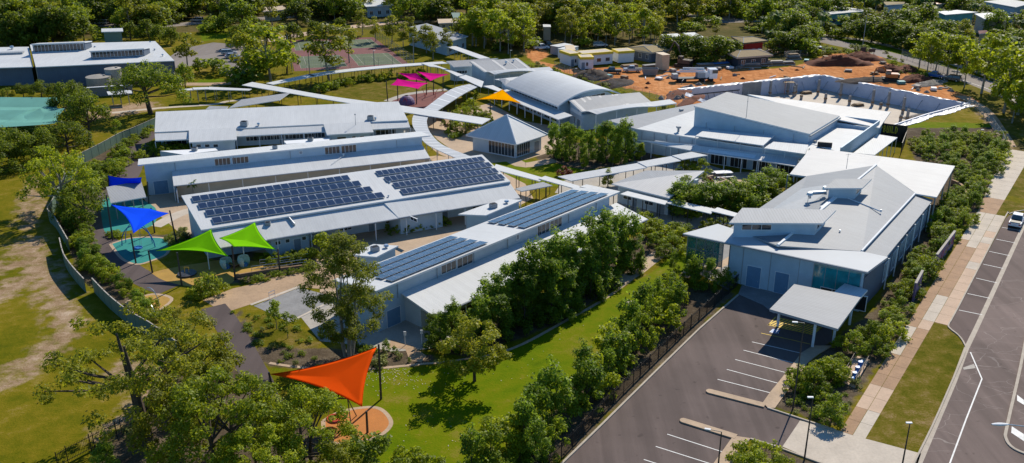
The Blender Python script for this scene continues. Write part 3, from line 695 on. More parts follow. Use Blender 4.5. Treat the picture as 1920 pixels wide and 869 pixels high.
def mast(root, c, h, name='antenna'):
    mb = MB(); mb.cyl((c.x, c.y), c.z-.1, c.z+h, .05, .03, 6); mb.cyl((c.x, c.y), c.z+h*.6, c.z+h*.62, .12, n=6)
    mb.tube([(c.x-.4, c.y, c.z+h*.93), (c.x+.4, c.y, c.z+h*.93)], .02, 4); return mb.build(name, 'post_steel', root)
PANELS = {}
def solar_row(q4, s0, s1, t0, t1, n, label, group, mat='solar_cell', tilt=.10):
    a = on_roof(q4, s0, t0); b = on_roof(q4, s1, t0); c = on_roof(q4, s1, t1); d = on_roof(q4, s0, t1)
    N = nrm(q4); root = thing('solar_array', label, 'solar array', tuple((a+b+c+d)/4), group)
    e = (b-a)/n; L = e.length; f = (d-a); Wd = f.length; eu = e.normalized(); fu = (f-eu*f.dot(eu)).normalized(); Wd = f.dot(fu)
    key = (round(L, 2), round(Wd, 2), mat)
    rot = Matrix((eu, fu, eu.cross(fu))).transposed()
    if rot.determinant() < 0 or eu.cross(fu).z < 0: fu = -fu; a = d.copy(); rot = Matrix((eu, fu, eu.cross(fu))).transposed()
    up = eu.cross(fu)
    mb = MB(); g_ = .03; l, w_ = L/2-g_, Wd/2
    mb.box((0, 0, 0), (2*l, 2*w_, .045), 0, 1); mb.face([(-l+.035, -w_+.035, .025), (l-.035, -w_+.035, .025), (l-.035, w_-.035, .025), (-l+.035, w_-.035, .025)], 0)
    if mat == 'solar_blue':
        for k in range(1, 3): mb.face([(-l+.03, -w_+2*w_*k/3-.02, .027), (l-.03, -w_+2*w_*k/3-.02, .027), (l-.03, -w_+2*w_*k/3+.02, .027), (-l+.03, -w_+2*w_*k/3+.02, .027)], 1)
    first = None
    R4 = rot.to_4x4()
    for i in range(n):
        cpos = a+e*(i+.5)+fu*Wd/2*1+up*.22
        if first is None: o = first = mb.build('solar_panel', [mat, 'steel'], None)
        else: o = first.copy(); COL.objects.link(o)
        o.parent = root; o.matrix_parent_inverse = Matrix.Identity(4)
        o.matrix_local = Matrix.Translation(cpos-root.location) @ R4
    mb = MB()
    for k in (.18, .82):
        A = a+fu*Wd*k+up*.10-root.location; B = A+e*n; mb.tube([A, B], .05, 4)
    for i in range(0, n+1, 4):
        for k in (.18, .82): A = a+e*i+fu*Wd*k-root.location; mb.tube([A-up*.05, A+up*.12], .04, 4)
    r = mb.build('rail', 'steel', None); r.parent = root; r.matrix_parent_inverse = Matrix.Identity(4)
    return root
def base(px, z=0): p = P(*px, z); return (p.x, p.y, 0)

def pipes(root, A, B, n, z1, side_to=(0, 0), z0=0.0, r=.05):   # downpipes against an upright wall
    A = Vector(A[:2]); B = Vector(B[:2]); d = (B-A).normalized(); nn = Vector((d.y, -d.x)); nn = nn if nn.dot(-(A+B)/2) > 0 else -nn
    for i in range(n): q_ = A.lerp(B, (i+.5)/n)+nn*.08; mb = MB(); mb.cyl(q_, z0, z1, r, n=6); mb.build('downpipe', 'trim_grey', root)
def gutter(root, a, b_, off=.1):
    a, b_ = Vector(a), Vector(b_); d = (b_-a).normalized(); nn = Vector((d.y, -d.x, 0)); nn = nn if nn.xy.dot(-(a.xy+b_.xy)/2) > 0 else -nn
    mb = MB(); mb.tube([a+nn*off-Vector((0, 0, .1)), b_+nn*off-Vector((0, 0, .1))], .09, 6); mb.build('gutter', 'trim_grey', root)
# ------------------------------------------------------------------ classroom block at the back left (long white roof)
b = thing('classroom_block', 'long low classroom block with plain white roof, farthest of the four parallel blocks', 'school building', base((520, 270)))
R1 = roof3([(292, 210, 5.4), (747, 190.4, 5.4), (765, 225.5, 3.9), (290, 248, 3.9)]); q1 = R1
roof(b, R1, 'roof_white'); fz = planeq(R1)
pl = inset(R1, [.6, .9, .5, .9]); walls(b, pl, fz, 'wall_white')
v1 = roof3([(290, 251, 3.65), (354, 248, 3.65), (355, 261, 2.95), (291, 264, 2.95)]); roof(b, v1, name='verandah_roof')
v2 = roof3([(442, 244, 3.65), (606, 236, 3.65), (611, 247, 2.95), (443, 256, 2.95)]); roof(b, v2, name='verandah_roof')
v3 = roof3([(695, 231, 3.65), (765, 227, 3.65), (769, 239, 2.95), (699, 243, 2.95)]); roof(b, v3, name='verandah_roof')
c1 = roof3([(354, 243.5, 4.06), (442.5, 239.5, 4.06), (444, 262, 3.0), (354.5, 267, 3.0)]); w1 = wallroof(b, c1, [.0, .5, .9, .5], rname='annexe_roof', wname='annexe_wall')
c2 = roof3([(606.5, 233, 4.02), (694, 229, 4.02), (700.5, 248, 3.0), (613, 253, 3.0)]); w2 = wallroof(b, c2, [.0, .5, .9, .5], rname='annexe_roof', wname='annexe_wall')
for (A, B), n in (((v1[3], v1[2]), 2), ((v2[3], v2[2]), 5), ((v3[3], v3[2]), 3)): posts(b, A, B, n, 2.75, .15)
for s, w_ in ((1.5, .9), (4.2, .9), (6.9, .9)): window(b, w1[3], w1[2], s, s+w_, 1.5, 2.2, 1, side=-1) if False else None
def front(pl): return sorted(pl, key=lambda p: p[1])[:2]
def fr(pl):
    a, c = sorted(sorted(pl, key=lambda p: Vector((p[0], p[1])).length)[:2], key=lambda p: p[0]); return a, c
A, B = fr(w1)
for x0 in (368, 384, 400): wpx(b, A, B, (x0, 271, x0+9, 276), 1)
A, B = fr(w2)
for bx in ((632, 257, 649, 261.5), (660, 256, 667, 260), (675, 255, 683, 259)): wpx(b, A, B, bx, 1)
A, B = fr(pl); L = (B-A).length
for s in (.34, .37, .41, .45, .50, .53, .58, .62): window(b, A, B, s*L, s*L+2.2, 1.0, 2.3, 3, side=1 if (Vector(((B-A).y, -(B-A).x))).dot(-(A+B)/2) > 0 else -1)
for s in (.02, .06, .88, .92): window(b, A, B, s*L, s*L+2.0, .9, 2.3, 2)
door(b, A, B, .475*L); door(b, A, B, .965*L-1.5, 1.6)
aircon(b, on_roof(q1, .345, .9), .0, 1.1); vent(b, on_roof(q1, .40, .93), .35, .6); vent(b, on_roof(q1, .87, .9)); aircon(b, on_roof(q1, .85, .9), 0, 1.0)
mp_ = thing('radio_mast', 'thin steel radio mast standing in front of the long plain white roof', 'mast', base((669, 268)))
mb = MB(); c = P(669, 268, 0); mb.cyl((c.x, c.y), 0, HT(268, 214), .07, .04, 6); mb.cyl((c.x, c.y), HT(268, 216), HT(268, 214), .14, n=6); mb.build('pole', 'post_steel', mp_)
# low wall box in the gap between the blocks
for px, lab in (([(300, 284, 1.9), (404, 279, 1.9), (409, 283, 1.9), (345, 291, 1.9)], 'low white service screen behind shrubs beside the windowless blue gable'), ([(532, 265, 2.2), (620, 259, 2.2), (616, 265, 2.2), (537, 271, 2.2)], 'low white service screen in the gap behind the tall clerestory wall')):
    s_ = thing('service_screen', lab, 'screen', base(px[2][:2])); q_ = roof3(px); mb = MB(); mb.prism([tuple(p[:2]) for p in q_], -.02, 1.9); mb.build('wall', 'wall_white', s_)
    mb = MB(); mb.slab([p+Vector((0, 0, .06)) for p in q_], .05); mb.build('capping', 'trim_white', s_)
    aircon(s_, lerp3(q_[0], q_[2], .6)+Vector((0, 0, .05)), 0, .8)
# ------------------------------------------------------------------ second block: tall blank clerestory wall with lower roof
b = thing('classroom_block', 'classroom block with tall blue-grey clerestory wall above a shaded white lower roof', 'school building', base((540, 330)))
f0, f1 = P(270, 309, 5.6), P(791, 256.5, 5.6); dd = (f1-f0).normalized(); nn = Vector((-dd.y, dd.x, 0))
up = [f0-dd*1.0-nn*.25+Vector((0, 0, .12)), f1+dd*1.6-nn*.25+Vector((0, 0, .12)), f1+dd*1.6+nn*7+Vector((0, 0, -.9)), f0-dd*1.0+nn*7+Vector((0, 0, -.9))]
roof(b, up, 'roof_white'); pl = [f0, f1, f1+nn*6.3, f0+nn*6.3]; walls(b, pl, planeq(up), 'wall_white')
lo_ = roof3([(322, 322, 4.0), (791.5, 273.5, 4.0), (815.5, 298, 2.9), (336, 351, 2.9)])
a = PV(f0, f1, 322, 322)[0]; e_ = PV(f0, f1, 791, 273)[0]
lo_[0] = f0+dd*a-nn*.02; lo_[0].z = 4.0; lo_[1] = f1-nn*.02; lo_[1].z = 4.0
lo_[2] = lo_[1]-nn*5.2+dd*.0; lo_[2].z = 2.9; lo_[3] = lo_[0]-nn*5.2; lo_[3].z = 2.9
print('B2', [PROJ(p) for p in lo_])
roof(b, lo_, 'roof_white', name='lower_roof'); pl2 = inset(lo_, [0, .4, 2.0, .4]); walls(b, pl2, planeq(lo_), 'wall_cream', name='lower_wall')
posts(b, lo_[3], lo_[2], 9, 2.7, -.2)
for bx in ((402.5, 297.5, 432, 309.8), (435.5, 295, 466, 306.5), (609, 276, 637, 288.5), (640, 273, 668, 286)): wpx(b, f0, f1, bx, 4)
wpx(b, f0, f1, (561, 284, 567, 289), 1, glass='trim_grey', name='louvre')
s0 = PV(f0, f1, 289, 355)[0]; door(b, f0, f1, s0, 2.4, 2.4, 'door_blue')
A, B = fr(pl2); L = (B-A).length
for i in range(11): window(b, A, B, L*(.04+i*.085), L*(.04+i*.085)+2.0, .9, 2.2, 3)
for i in (2, 5, 8): door(b, A, B, L*(.04+i*.085)+2.5)
aircon(b, P(516, 279, 5.4), .1, .7); vent(b, on_roof(lo_, .66, .25), .3, .6)
duct(b, on_roof(lo_, .66, .25, .2), on_roof(lo_, .60, .75, .2), .05)
pipes(b, f0, f1, 5, 5.4, z0=0); gutter(b, lo_[3], lo_[2])
# ------------------------------------------------------------------ third block: dark solar rows
b = thing('classroom_block', 'classroom block whose white roof carries eight rows of dark solar panels', 'school building', base((640, 420)))
R3 = roof3([(340, 367, 6.3), (904, 290, 6.3), (957, 340.5, 4.7), (377, 431.5, 4.7)]); roof(b, R3, 'roof_white'); fz = planeq(R3); q3 = R3
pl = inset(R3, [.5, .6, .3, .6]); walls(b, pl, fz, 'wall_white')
e0, e1 = R3[3], R3[2]; d3 = (e1-e0).normalized(); n3_ = Vector((-d3.y, d3.x, 0)); n3_ = n3_ if n3_.y < 0 else -n3_
lo3 = [e0+n3_*.0, e1, e1+n3_*3.6, e0+n3_*3.6]; lo3 = [Vector((p.x, p.y, z)) for p, z in zip(lo3, (4.3, 4.3, 2.95, 2.95))]
print('B3', [PROJ(p) for p in lo3])
roof(b, lo3, 'roof_white', name='lower_roof'); posts(b, lo3[3], lo3[2], 11, 2.75, .2)
mb = MB(); mb.bar(e0+n3_*-.1, e1+n3_*-.1, .16, 4.2, 4.5); mb.build('gutter', 'trim_grey', b)
A3, B3 = [Vector((p.x, p.y)) for p in (e0-n3_*.25+d3*.8, e1-n3_*.25-d3*.8)]; L = (B3-A3).length
for i in range(14): window(b, A3, B3, L*(.25+i*.052), L*(.25+i*.052)+1.9, 1.6 if i % 3 else .9, 2.3, 3)
for i in (4, 9): door(b, A3, B3, L*(.25+i*.052)+2.1)
c1 = roof3([(720.5, 381, 4.45), (813, 364.6, 4.45), (839.5, 393, 3.0), (747, 408.5, 3.0)]); w1 = wallroof(b, c1, [.2, .6, .5, .6], rname='annexe_roof', wname='annexe_wall')
c2 = roof3([(481.5, 416, 4.4), (565.7, 403.6, 4.4), (588.5, 434.7, 3.0), (501.5, 449, 3.0)]); w2 = wallroof(b, c2, [.2, .6, .5, .6], rname='annexe_roof', wname='annexe_wall')
A, B = fr(w2)
for bx in ((516, 453, 526, 459), (535, 449, 543, 455), (566, 444, 574, 450)): wpx(b, A, B, bx, 1)
s0 = PV(A, B, 551, 460)[0]; door(b, A, B, s0, 1.1)
A, B = fr(w1); wpx(b, A, B, (770, 409, 782, 414), 2)
aircon(b, on_roof(c2, .18, .28), .2, .6); duct(b, on_roof(c2, .68, .1, .25), on_roof(c2, .70, .5, .25), .16)
vent(b, on_roof(q3, .62, .5), .18, .3); vent(b, on_roof(q3, .58, .9), .18, .3)
gutter(b, lo3[3], lo3[2]); gutter(b, c1[3], c1[2]); gutter(b, c2[3], c2[2])
ord_ = ['top', 'second', 'third', 'bottom']
t3 = [(.105, .262), (.325, .482), (.545, .702), (.765, .922)]
sl = [(.020, .508), (.026, .527), (.034, .546), (.040, .566)]; sr = [(.602, .985), (.612, .990), (.622, .990), (.628, .990)]
for k in range(4):
    solar_row(q3, *sl[k], *t3[k], 20, f'{ord_[k]} row of dark solar panels, left half of the roof beside the green sails', 'solar rows on the white roofs')
    solar_row(q3, *sr[k], *t3[k], 19, f'{ord_[k]} row of dark solar panels, right half of the roof nearer the pyramid pavilion', 'solar rows on the white roofs')
# ------------------------------------------------------------------ fourth block: nearest, blue reflecting panels
b = thing('classroom_block', 'nearest classroom block with blue reflecting solar panels and ribbed lower roof behind dark trees', 'school building', base((900, 500)))
h0, h1 = P(705, 546, 5.8), P(1161.6, 360, 5.8); d4 = (h1-h0).normalized(); n4 = Vector((-d4.y, d4.x, 0)); n4 = n4 if n4.x < 0 else -n4
R4_ = [h0+n4*8.6+Vector((0, 0, -1.2)), h1+n4*8.6+Vector((0, 0, -1.2)), h1, h0]; q4 = R4_
print('B4', [PROJ(p) for p in R4_])
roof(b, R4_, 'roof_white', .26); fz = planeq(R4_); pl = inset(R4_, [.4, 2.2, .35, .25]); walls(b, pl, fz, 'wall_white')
wa, wb = h0-d4*-.25+n4*.35, h1-d4*2.2+n4*.35
s_a = PV(wa, wb, 752, 552)[0]
la = wa+d4*s_a; lb = wb+d4*2.0
lo4 = [Vector((la.x, la.y, 3.95)), Vector((lb.x, lb.y, 3.95)), Vector((lb.x, lb.y, 2.75))-n4*6.0, Vector((la.x, la.y, 2.75))-n4*6.0]
print('B4lo', [PROJ(p) for p in lo4], s_a)
roof(b, lo4, 'roof_white', name='lower_roof'); pl4 = inset(lo4, [0, .5, 3.0, .5]); walls(b, pl4, planeq(lo4), 'wall_pale', name='lower_wall')
posts(b, lo4[3], lo4[2], 9, 2.55, -.25)
for bx in ((827, 493, 855, 509), (857, 480, 886, 498), (1008, 421, 1030, 438), (1031, 410, 1053, 428)): wpx(b, wa, wb, bx, 3)
wpx(b, wa, wb, (968, 440, 973, 449), 1, glass='trim_grey', name='louvre')
s0 = PV(wa, wb, 725, 590)[0]; door(b, wa, wb, s0, 2.2, 2.3, 'door_blue')
A, B = pl4[2], pl4[3]
L = (Vector(B)-Vector(A)).length
for i in range(8): window(b, B, A, L*(.06+i*.115), L*(.06+i*.115)+2.4, .3, 2.2, 3)
for px, lab in (([(941, 373, 4.9), (979, 375, 4.9), (911, 404, 4.9), (859, 402, 4.9)], 0), ([(700, 458, 4.7), (747, 461, 4.7), (706, 482, 4.7), (655, 478, 4.7)], 1)):
    q_ = roof3(px); wallroof(b, q_, [.3, .25, .9, .3], rname='annexe_roof', wname='annexe_wall', th=.2)
    aircon(b, lerp3(q_[0], q_[2], .55), .6, .8); vent(b, lerp3(q_[1], q_[3], .25), .4, .5)
pipes(b, wa, wb, 7, 5.5, z0=3.5); gutter(b, lo4[3], lo4[2])
t4 = [(.10, .275), (.325, .50), (.55, .725), (.775, .95)]
for k in range(4):
    solar_row(q4, .555, .955, *t4[k], 15, f'{ord_[k]} strip of blue-sheened solar panels, far half of the nearest solar roof', 'solar rows on the white roofs', 'solar_blue')
    solar_row(q4, .06, .405, *t4[k], 13, f'{ord_[k]} strip of blue-sheened solar panels, near half of the nearest solar roof', 'solar rows on the white roofs', 'solar_blue')
# ------------------------------------------------------------------ pyramid pavilion
b = thing('pavilion', 'glazed pavilion under a white pyramid roof', 'pavilion', base((950, 285)))
ap = P(937.5, 216, 6.6); ev = roof3([(873.6, 254, 3.15), (968, 271.5, 3.15), (1027.5, 252.5, 3.15)]); ev.append(ev[0]+ev[2]-ev[1])
ap = Vector(((ev[0].x+ev[2].x)/2, (ev[0].y+ev[2].y)/2, 0)); 
for zz in np.arange(3.5, 8, .05):
    if PROJ((ap.x, ap.y, zz))[1] <= 216: break
ap.z = float(zz); print('pav apex', ap, PROJ(ap))
mb = MB()
for i in range(4):
    a, c = ev[i], ev[(i+1) % 4]; e_ = (c-a).normalized(); mb.face([a, c, ap], 0, [(0, 0), ((c-a).length, 0), ((ap-a).dot(e_), 3)])
    mb.face([a-Vector((0, 0, .2)), c-Vector((0, 0, .2)), c, a], 1)
mb.face([p-Vector((0, 0, .2)) for p in ev][::-1], 1); mb.build('roof', ['roof_white', 'trim_white'], b)
mb = MB()
for p in ev: mb.tube([p+Vector((0, 0, .04)), ap+Vector((0, 0, .05))], .13, 5)
mb.build('ridge_cap', 'trim_white', b)
pl = inset(ev, .9); mb = MB(); mb.prism([tuple(p) for p in pl], -.02, 2.9); mb.build('wall', 'wall_white', b)
A, B = pl[0], pl[1]; L = (B-A).length; sd = 1 if Vector(((B-A).y, -(B-A).x)).dot(-(A+B)/2) > 0 else -1
window(b, A, B, L*.38, L*.98, .25, 2.75, 8, side=sd); A, B = pl[1], pl[2]; L = (B-A).length
sd2 = 1 if Vector(((B-A).y, -(B-A).x)).dot(Vector((A+B)/2)-Vector((ap.x, ap.y))) > 0 else -1
window(b, A, B, L*.05, L*.55, .25, 2.75, 6, side=sd2); door(b, A, B, L*.72, 1.6)
# ------------------------------------------------------------------ triangular library
b = thing('triangular_building', 'small building with white triangular ridged roof beside the courtyard trees', 'school building', base((1200, 385)))
T = roof3([(1147, 345, 3.4), (1321, 320.5, 5.0), (1255, 371.5, 3.4)]); t0 = P(1211, 320, 3.6)
mb = MB(); mb.slab([T[2], T[0], T[1]][::-1], .2, 0, 2, udir=(T[2]-T[0])); mb.slab([T[0], T[1], t0], .2, 1, 2, udir=(T[1]-T[0])); mb.build('roof', ['roof_bright', 'roof_mid', 'trim_white'], b)  # pale front, grey rear: difference in lighting put into the face colours
A = Vector((T[0].x, T[0].y)); B = Vector((T[2].x, T[2].y)); C_ = Vector((T[1].x, T[1].y)); D_ = Vector((t0.x, t0.y))
pl = inset([T[0], T[2], T[1], t0], [.9, .6, .6, .6]); mb = MB(); mb.prism([tuple(p) for p in pl], -.02, [3.1, 3.1, 3.6, 3.3]); mb.build('wall', 'wall_white', b)
A, B = pl[0], pl[1]; L = (B-A).length
for s in (.12, .55): window(b, A, B, L*s, L*s+1.6, 1.0, 2.2, 2)
door(b, A, B, L*.3); door(b, A, B, L*.78, 1.6)
# ------------------------------------------------------------------ hall with raised gymnasium
b = thing('assembly_hall', 'large white assembly hall with raised grey-roofed gymnasium volume', 'school hall', base((1400, 300)))
g0, g1 = P(1301, 199, 9.2), P(1518, 251.5, 6.6); g2 = P(1574.6, 217.5, 6.6); g3 = P(1363, 172.7, 9.2)
G = [g0, g1, g2, g3]; mb = MB(); mb.slab(G, .25, 0, 1, udir=g3-g0); mb.build('gymnasium_roof', ['roof_grey', 'trim_white'], b)
pl = inset(G, .18); mb = MB(); fzg = lambda p: (lambda u: 9.2+(6.6-9.2)*u)(max(0, min(1, (Vector((p[0], p[1]))-Vector((g0.x, g0.y))).dot((Vector((g1.x, g1.y))-Vector((g0.x, g0.y))))/((g1-g0).xy.length_squared))))-.35
mb.prism([tuple(p) for p in pl], 3.6, [fzg(p) for p in pl]); mb.build('gymnasium_wall', 'wall_white', b)
mb = MB(); mb.bar(g1.xy+Vector((.2, 0)), g2.xy+Vector((.2, 0)), .2, 6.0, 6.3); mb.build('gutter', 'trim_grey', b)
# white roof falling away behind the gymnasium
wr = roof3([(1402, 177, 8.2), (1670, 210, 5.2), (1649, 240, 5.2), (1560, 222, 6.2)]); mb = MB(); mb.slab(wr, .2, 0, 1, udir=wr[0]-wr[3]); mb.build('rear_roof', ['roof_bright', 'trim_white'], b)
pl = inset(wr, .8); mb = MB(); mb.prism([tuple(p) for p in pl], 0, 4.5); mb.build('rear_wall', 'wall_white', b)
# lower roofs round the front
K = {'a': P(1140, 226, 4.6), 'b': P(1193, 242, 4.6), 'c': P(1247, 250, 4.6), 'd': P(1311, 260, 4.6), 'e': P(1303, 201, 5.6), 'f': P(1322, 191, 5.6), 'h': P(1298, 239, 5.0)}
back = P(1240, 206, 5.0)
mb = MB(); mb.slab([K['a'], K['b'], P(1302, 207, 5.6), P(1330, 190, 5.6)], .2, 0, 2, udir=K['e']-K['b']); mb.slab([K['b']+Vector((0, 0, .01)), K['d'], P(1330, 243, 5.0), P(1302, 207, 5.61)], .2, 1, 2, udir=K['e']-K['b']); mb.build('low_roof', ['roof_mid', 'roof_white', 'trim_white'], b)  # left slab greyer than right: uneven lighting put into the roof colours
fr0 = P(1311, 260, 4.6); fr1 = P(1515, 290, 4.5)
dF = (P(1440, 293, 3.0)-P(1330, 288, 3.0)); 
lr = roof3([(1304, 258, 4.62), (1540, 292, 4.5), (1574, 232, 4.9), (1500, 216, 5.0), (1330, 190, 5.0)]); 
lr = roof3([(1308, 259.5, 4.60), (1525, 292, 4.55), (1575, 232, 4.75), (1330, 196, 4.75)]); mb = MB(); mb.slab(lr, .2, 0, 1); mb.build('low_roof', ['roof_white', 'trim_white'], b)
pw = [K['a'].xy, K['b'].xy, K['c'].xy, K['d'].xy, lr[1].xy, lr[2].xy, P(1330, 192, 4.4).xy]
mb = MB(); mb.prism([tuple(p) for p in pw], -.05, 4.38); mb.build('wall', 'wall_white', b)
# right wing parapet box
pa, pb, pc, pd = P(1519, 262, 5.0), P(1560, 228, 5.0), P(1649, 227, 5.9), P(1577, 278, 5.9)
RW = [P(1577, 286, 4.7), P(1649, 236, 4.7), P(1575, 220, 4.7), P(1515, 268, 4.7)]
mb = MB(); mb.slab(RW, .2, 0, 1); mb.build('wing_roof', ['roof_white', 'trim_white'], b)
mb = MB(); mb.bar(P(1577, 277, 6.0).xy, P(1649, 226, 6.0).xy, .25, -.05, 6.0); mb.bar(P(1649, 226, 6.0).xy, P(1573, 217, 6.0).xy, .25, 3.5, 6.0); mb.build('parapet_wall', 'wall_white', b)
pr = roof3([(1562, 232, 4.95), (1627, 241, 4.95), (1648, 227.5, 5.2), (1572, 218.5, 5.2)]); mb = MB(); mb.slab(pr, .15, 0, 1); mb.build('wing_roof', ['roof_white', 'trim_white'], b)
mb = MB(); mb.bar(P(1560, 232, 5.0).xy, P(1628, 242, 5.0).xy, .2, 4.7, 5.35); mb.build('parapet_wall', 'wall_white', b)
for c in ((1537, 250), (1560, 236), (1528, 268)): aircon(b, P(*c, 4.7), .6, .45)
sk_ = P(1546, 275, 4.75); mb = MB(); mb.box((sk_.x, sk_.y, 5.15), (2.6, .5, .9), -.3); mb.build('roof_hatch', 'post_dark', b)
vr = roof3([(1645, 252, 3.6), (1683, 258, 3.2), (1640, 291, 3.2), (1600, 287, 3.6)]); mb = MB(); mb.slab(vr, .18, 0, 1); mb.build('verandah_roof', ['roof_white', 'trim_white'], b); posts(b, vr[1], vr[2], 6, 3.0, .15)
# front verandah roofs
def vroof(px, n=4, mat='roof_white'):
    q_ = roof3(px); mb = MB(); mb.slab(q_, .18, 0, 1); mb.build('verandah_roof', [mat, 'trim_white'], b); posts(b, q_[3], q_[2], n, q_[3].z-.15, -.2, r=.09); return q_
v = vroof([(1190, 262, 3.7), (1310, 272, 3.7), (1310, 279, 3.1), (1190, 263, 3.1)], 2)
v = vroof([(1230, 263.5, 3.55), (1302, 274.5, 3.55), (1294, 282, 3.15), (1221, 268.5, 3.15)], 3)
v = vroof([(1303, 273, 3.75), (1500, 296, 3.75), (1490, 311, 3.0), (1296, 282.5, 3.0)], 7)
v = vroof([(1424, 294, 3.2), (1500, 303, 3.2), (1491, 312, 3.1), (1420, 300, 3.1)], 2)
hv = roof3([(1322, 243, 5.6), (1452, 254, 5.6), (1431, 273, 5.2), (1304, 255, 5.2)]); mb = MB(); mb.slab(hv, .18, 0, 1); mb.build('canopy_roof', ['roof_white', 'trim_white'], b); posts(b, hv[3], hv[2], 4, 5.0, -.25, z0=3.0)
hv2 = roof3([(1450, 266, 5.3), (1516, 272, 5.3), (1510, 289, 4.9), (1434, 278, 4.9)]); mb = MB(); mb.slab(hv2, .18, 0, 1); mb.build('canopy_roof', ['roof_white', 'trim_white'], b); posts(b, hv2[3], hv2[2], 3, 4.7, -.25, z0=3.0)
for px in ((1277, 212), (1272, 245)): 
    c = P(*px, 5.0); mb = MB(); mb.cyl((c.x, c.y), 4.6, 5.5, .22, n=8); mb.box((c.x, c.y, 5.65), (.7, .7, .35), .4); mb.build('roof_vent', 'trim_grey', b)
A = P(1330, 310, 0).xy; B = P(1440, 325, 0).xy
mast(b, P(1399, 222, 7.9), 5.5)
dw = P(1329, 296, 0); 
for i, s in enumerate((.12, .3, .5, .7)): window(b, pw[3], pw[4], s*(pw[4]-pw[3]).length, s*(pw[4]-pw[3]).length+3.2, .1, 2.5, 4, glass='black', side=1 if Vector(((pw[4]-pw[3]).y, -(pw[4]-pw[3]).x)).dot(-pw[3]) > 0 else -1)  # black panes added as the shade of the open verandah interior
pipes(b, K['b'].xy, K['d'].xy, 5, 4.3); pipes(b, g0.xy, g1.xy, 4, 6.2, z0=4.6)
# builder's hoarding beside the hall
b2 = thing('hoarding', 'dark builder hoarding with yellow lettering beside the excavated pit', 'hoarding', base((1672, 262)))
ha_, hb_ = P(1646, 262, 0).xy, P(1697, 268, 0).xy; hc_ = P(1688, 292, 0).xy
h_ = 3.6; mb = MB(); mb.bar(ha_, hb_, .12, 0, h_); mb.build('panel', 'sign_brown', b2); mb = MB(); mb.bar(hb_, hc_, .12, 0, 2.6); mb.build('panel', 'sign_brown', b2)
GL = {'B': ['110', '101', '110', '101', '110'], 'U': ['101', '101', '101', '101', '111'], 'I': ['1', '1', '1', '1', '1'], 'L': ['100', '100', '100', '100', '111'], 'D': ['110', '101', '101', '101', '110'], 'P': ['110', '101', '110', '100', '100'], 'R': ['110', '101', '110', '101', '101'], 'O': ['111', '101', '101', '101', '111']}
def lettering(name, text, A, B, z0, hgt, mat, root, off=.08, fill=1.0):
    A = Vector(A[:2]); B = Vector(B[:2]); d = (B-A).normalized(); n_ = Vector((d.y, -d.x)); n_ = n_ if n_.dot(-A) > 0 else -n_
    cols = sum(len(GL[c][0])+1 for c in text)-1; cw = (B-A).length*fill/cols; ch = hgt/5; u = 0
    for c in text:
        g_ = GL[c]; mb = MB()
        for r in range(5):
            for k, bit in enumerate(g_[r]):
                if bit == '1':
                    a = A+d*(u+k)*cw+n_*off; e_ = A+d*(u+k+1)*cw+n_*off; z_ = z0+hgt-(r+1)*ch; mb.face([(*a, z_), (*e_, z_), (*e_, z_+ch), (*a, z_+ch)])
        u += len(g_[0])+1; mb.build(name, mat, root)
lettering('letter', 'PBUILD', ha_.lerp(hb_, .02), ha_.lerp(hb_, .66), 1.7, 1.5, 'yellow_band', b2)
# ------------------------------------------------------------------ administration building at the car park
b = thing('administration_building', 'grey-roofed front office building with white fascia roof facing the car park', 'office building', base((1500, 540)))
Z = 6.0
fa, fb = P(1281, 438, Z), P(1627, 510, Z); fc, fd = P(1665, 482, Z), P(1346, 420, Z)
fl = [fa, fb, fc, P(1617, 472, Z), P(1469, 464, Z), P(1457, 461, Z), P(1369, 427.6, Z), fd]
bm = bmesh.new(); f = bm.faces.new([bm.verts.new(p) for p in fl]); r = bmesh.ops.extrude_face_region(bm, geom=[f]); bmesh.ops.translate(bm, verts=[v for v in r['geom'] if isinstance(v, bmesh.types.BMVert)], vec=(0, 0, -.3))
bmesh.ops.triangulate(bm, faces=[x for x in bm.faces if len(x.verts) > 4], ngon_method='EAR_CLIP'); bmesh.ops.recalc_face_normals(bm, faces=bm.faces)
me = bpy.data.meshes.new('front_roof'); bm.to_mesh(me); bm.free(); me.materials.append(M['roof_light']); o = bpy.data.objects.new('front_roof', me); COL.objects.link(o); o.parent = b; o.matrix_parent_inverse = Matrix.Translation(b.location).inverted()
rA, rB = P(1642.6, 310, 7.2), P(1458, 461, 6.45)
LS = [P(1513, 330.4, 5.7), P(1369, 427.6, 5.85), rB, rA]; RS = [rA, rB, P(1617, 471.5, 5.85), P(1717, 363.5, 5.4)]
mb = MB(); mb.slab(LS, .2, 0, 1, udir=rA-rB); mb.build('roof', ['roof_grey', 'trim_grey'], b); mb = MB(); mb.slab(RS, .2, 0, 1, udir=rA-rB); mb.build('roof', ['roof_mid', 'trim_grey'], b)
RL = [P(1718, 364, 5.1), P(1617.5, 473, 5.5), P(1662, 482, 4.9), P(1749, 375.5, 4.6)]; mb = MB(); mb.slab(RL, .2, 0, 1, udir=RL[0]-RL[1]); mb.build('side_roof', ['roof_mid', 'trim_grey'], b)
fR = plane3(RS); up = lambda p, h=.06: Vector((p.x, p.y, fR(p.x, p.y)+h))
mb = MB(); mb.tube([rA+Vector((0, 0, .05)), rB+Vector((0, 0, .05))], .22, 5)
a_ = up(P(1571, 370, 6.5)); mb.tube([a_, up(P(1652, 403, 5.9))], .10, 5); mb.tube([up(P(1571, 368, 6.6)), up(P(1538, 395, 6.5))], .2, 5)
mb.tube([RS[3]+Vector((-.1, 0, .05)), RS[2]+Vector((-.1, 0, .05))], .16, 5); mb.build('ridge_cap', 'trim_white', b)
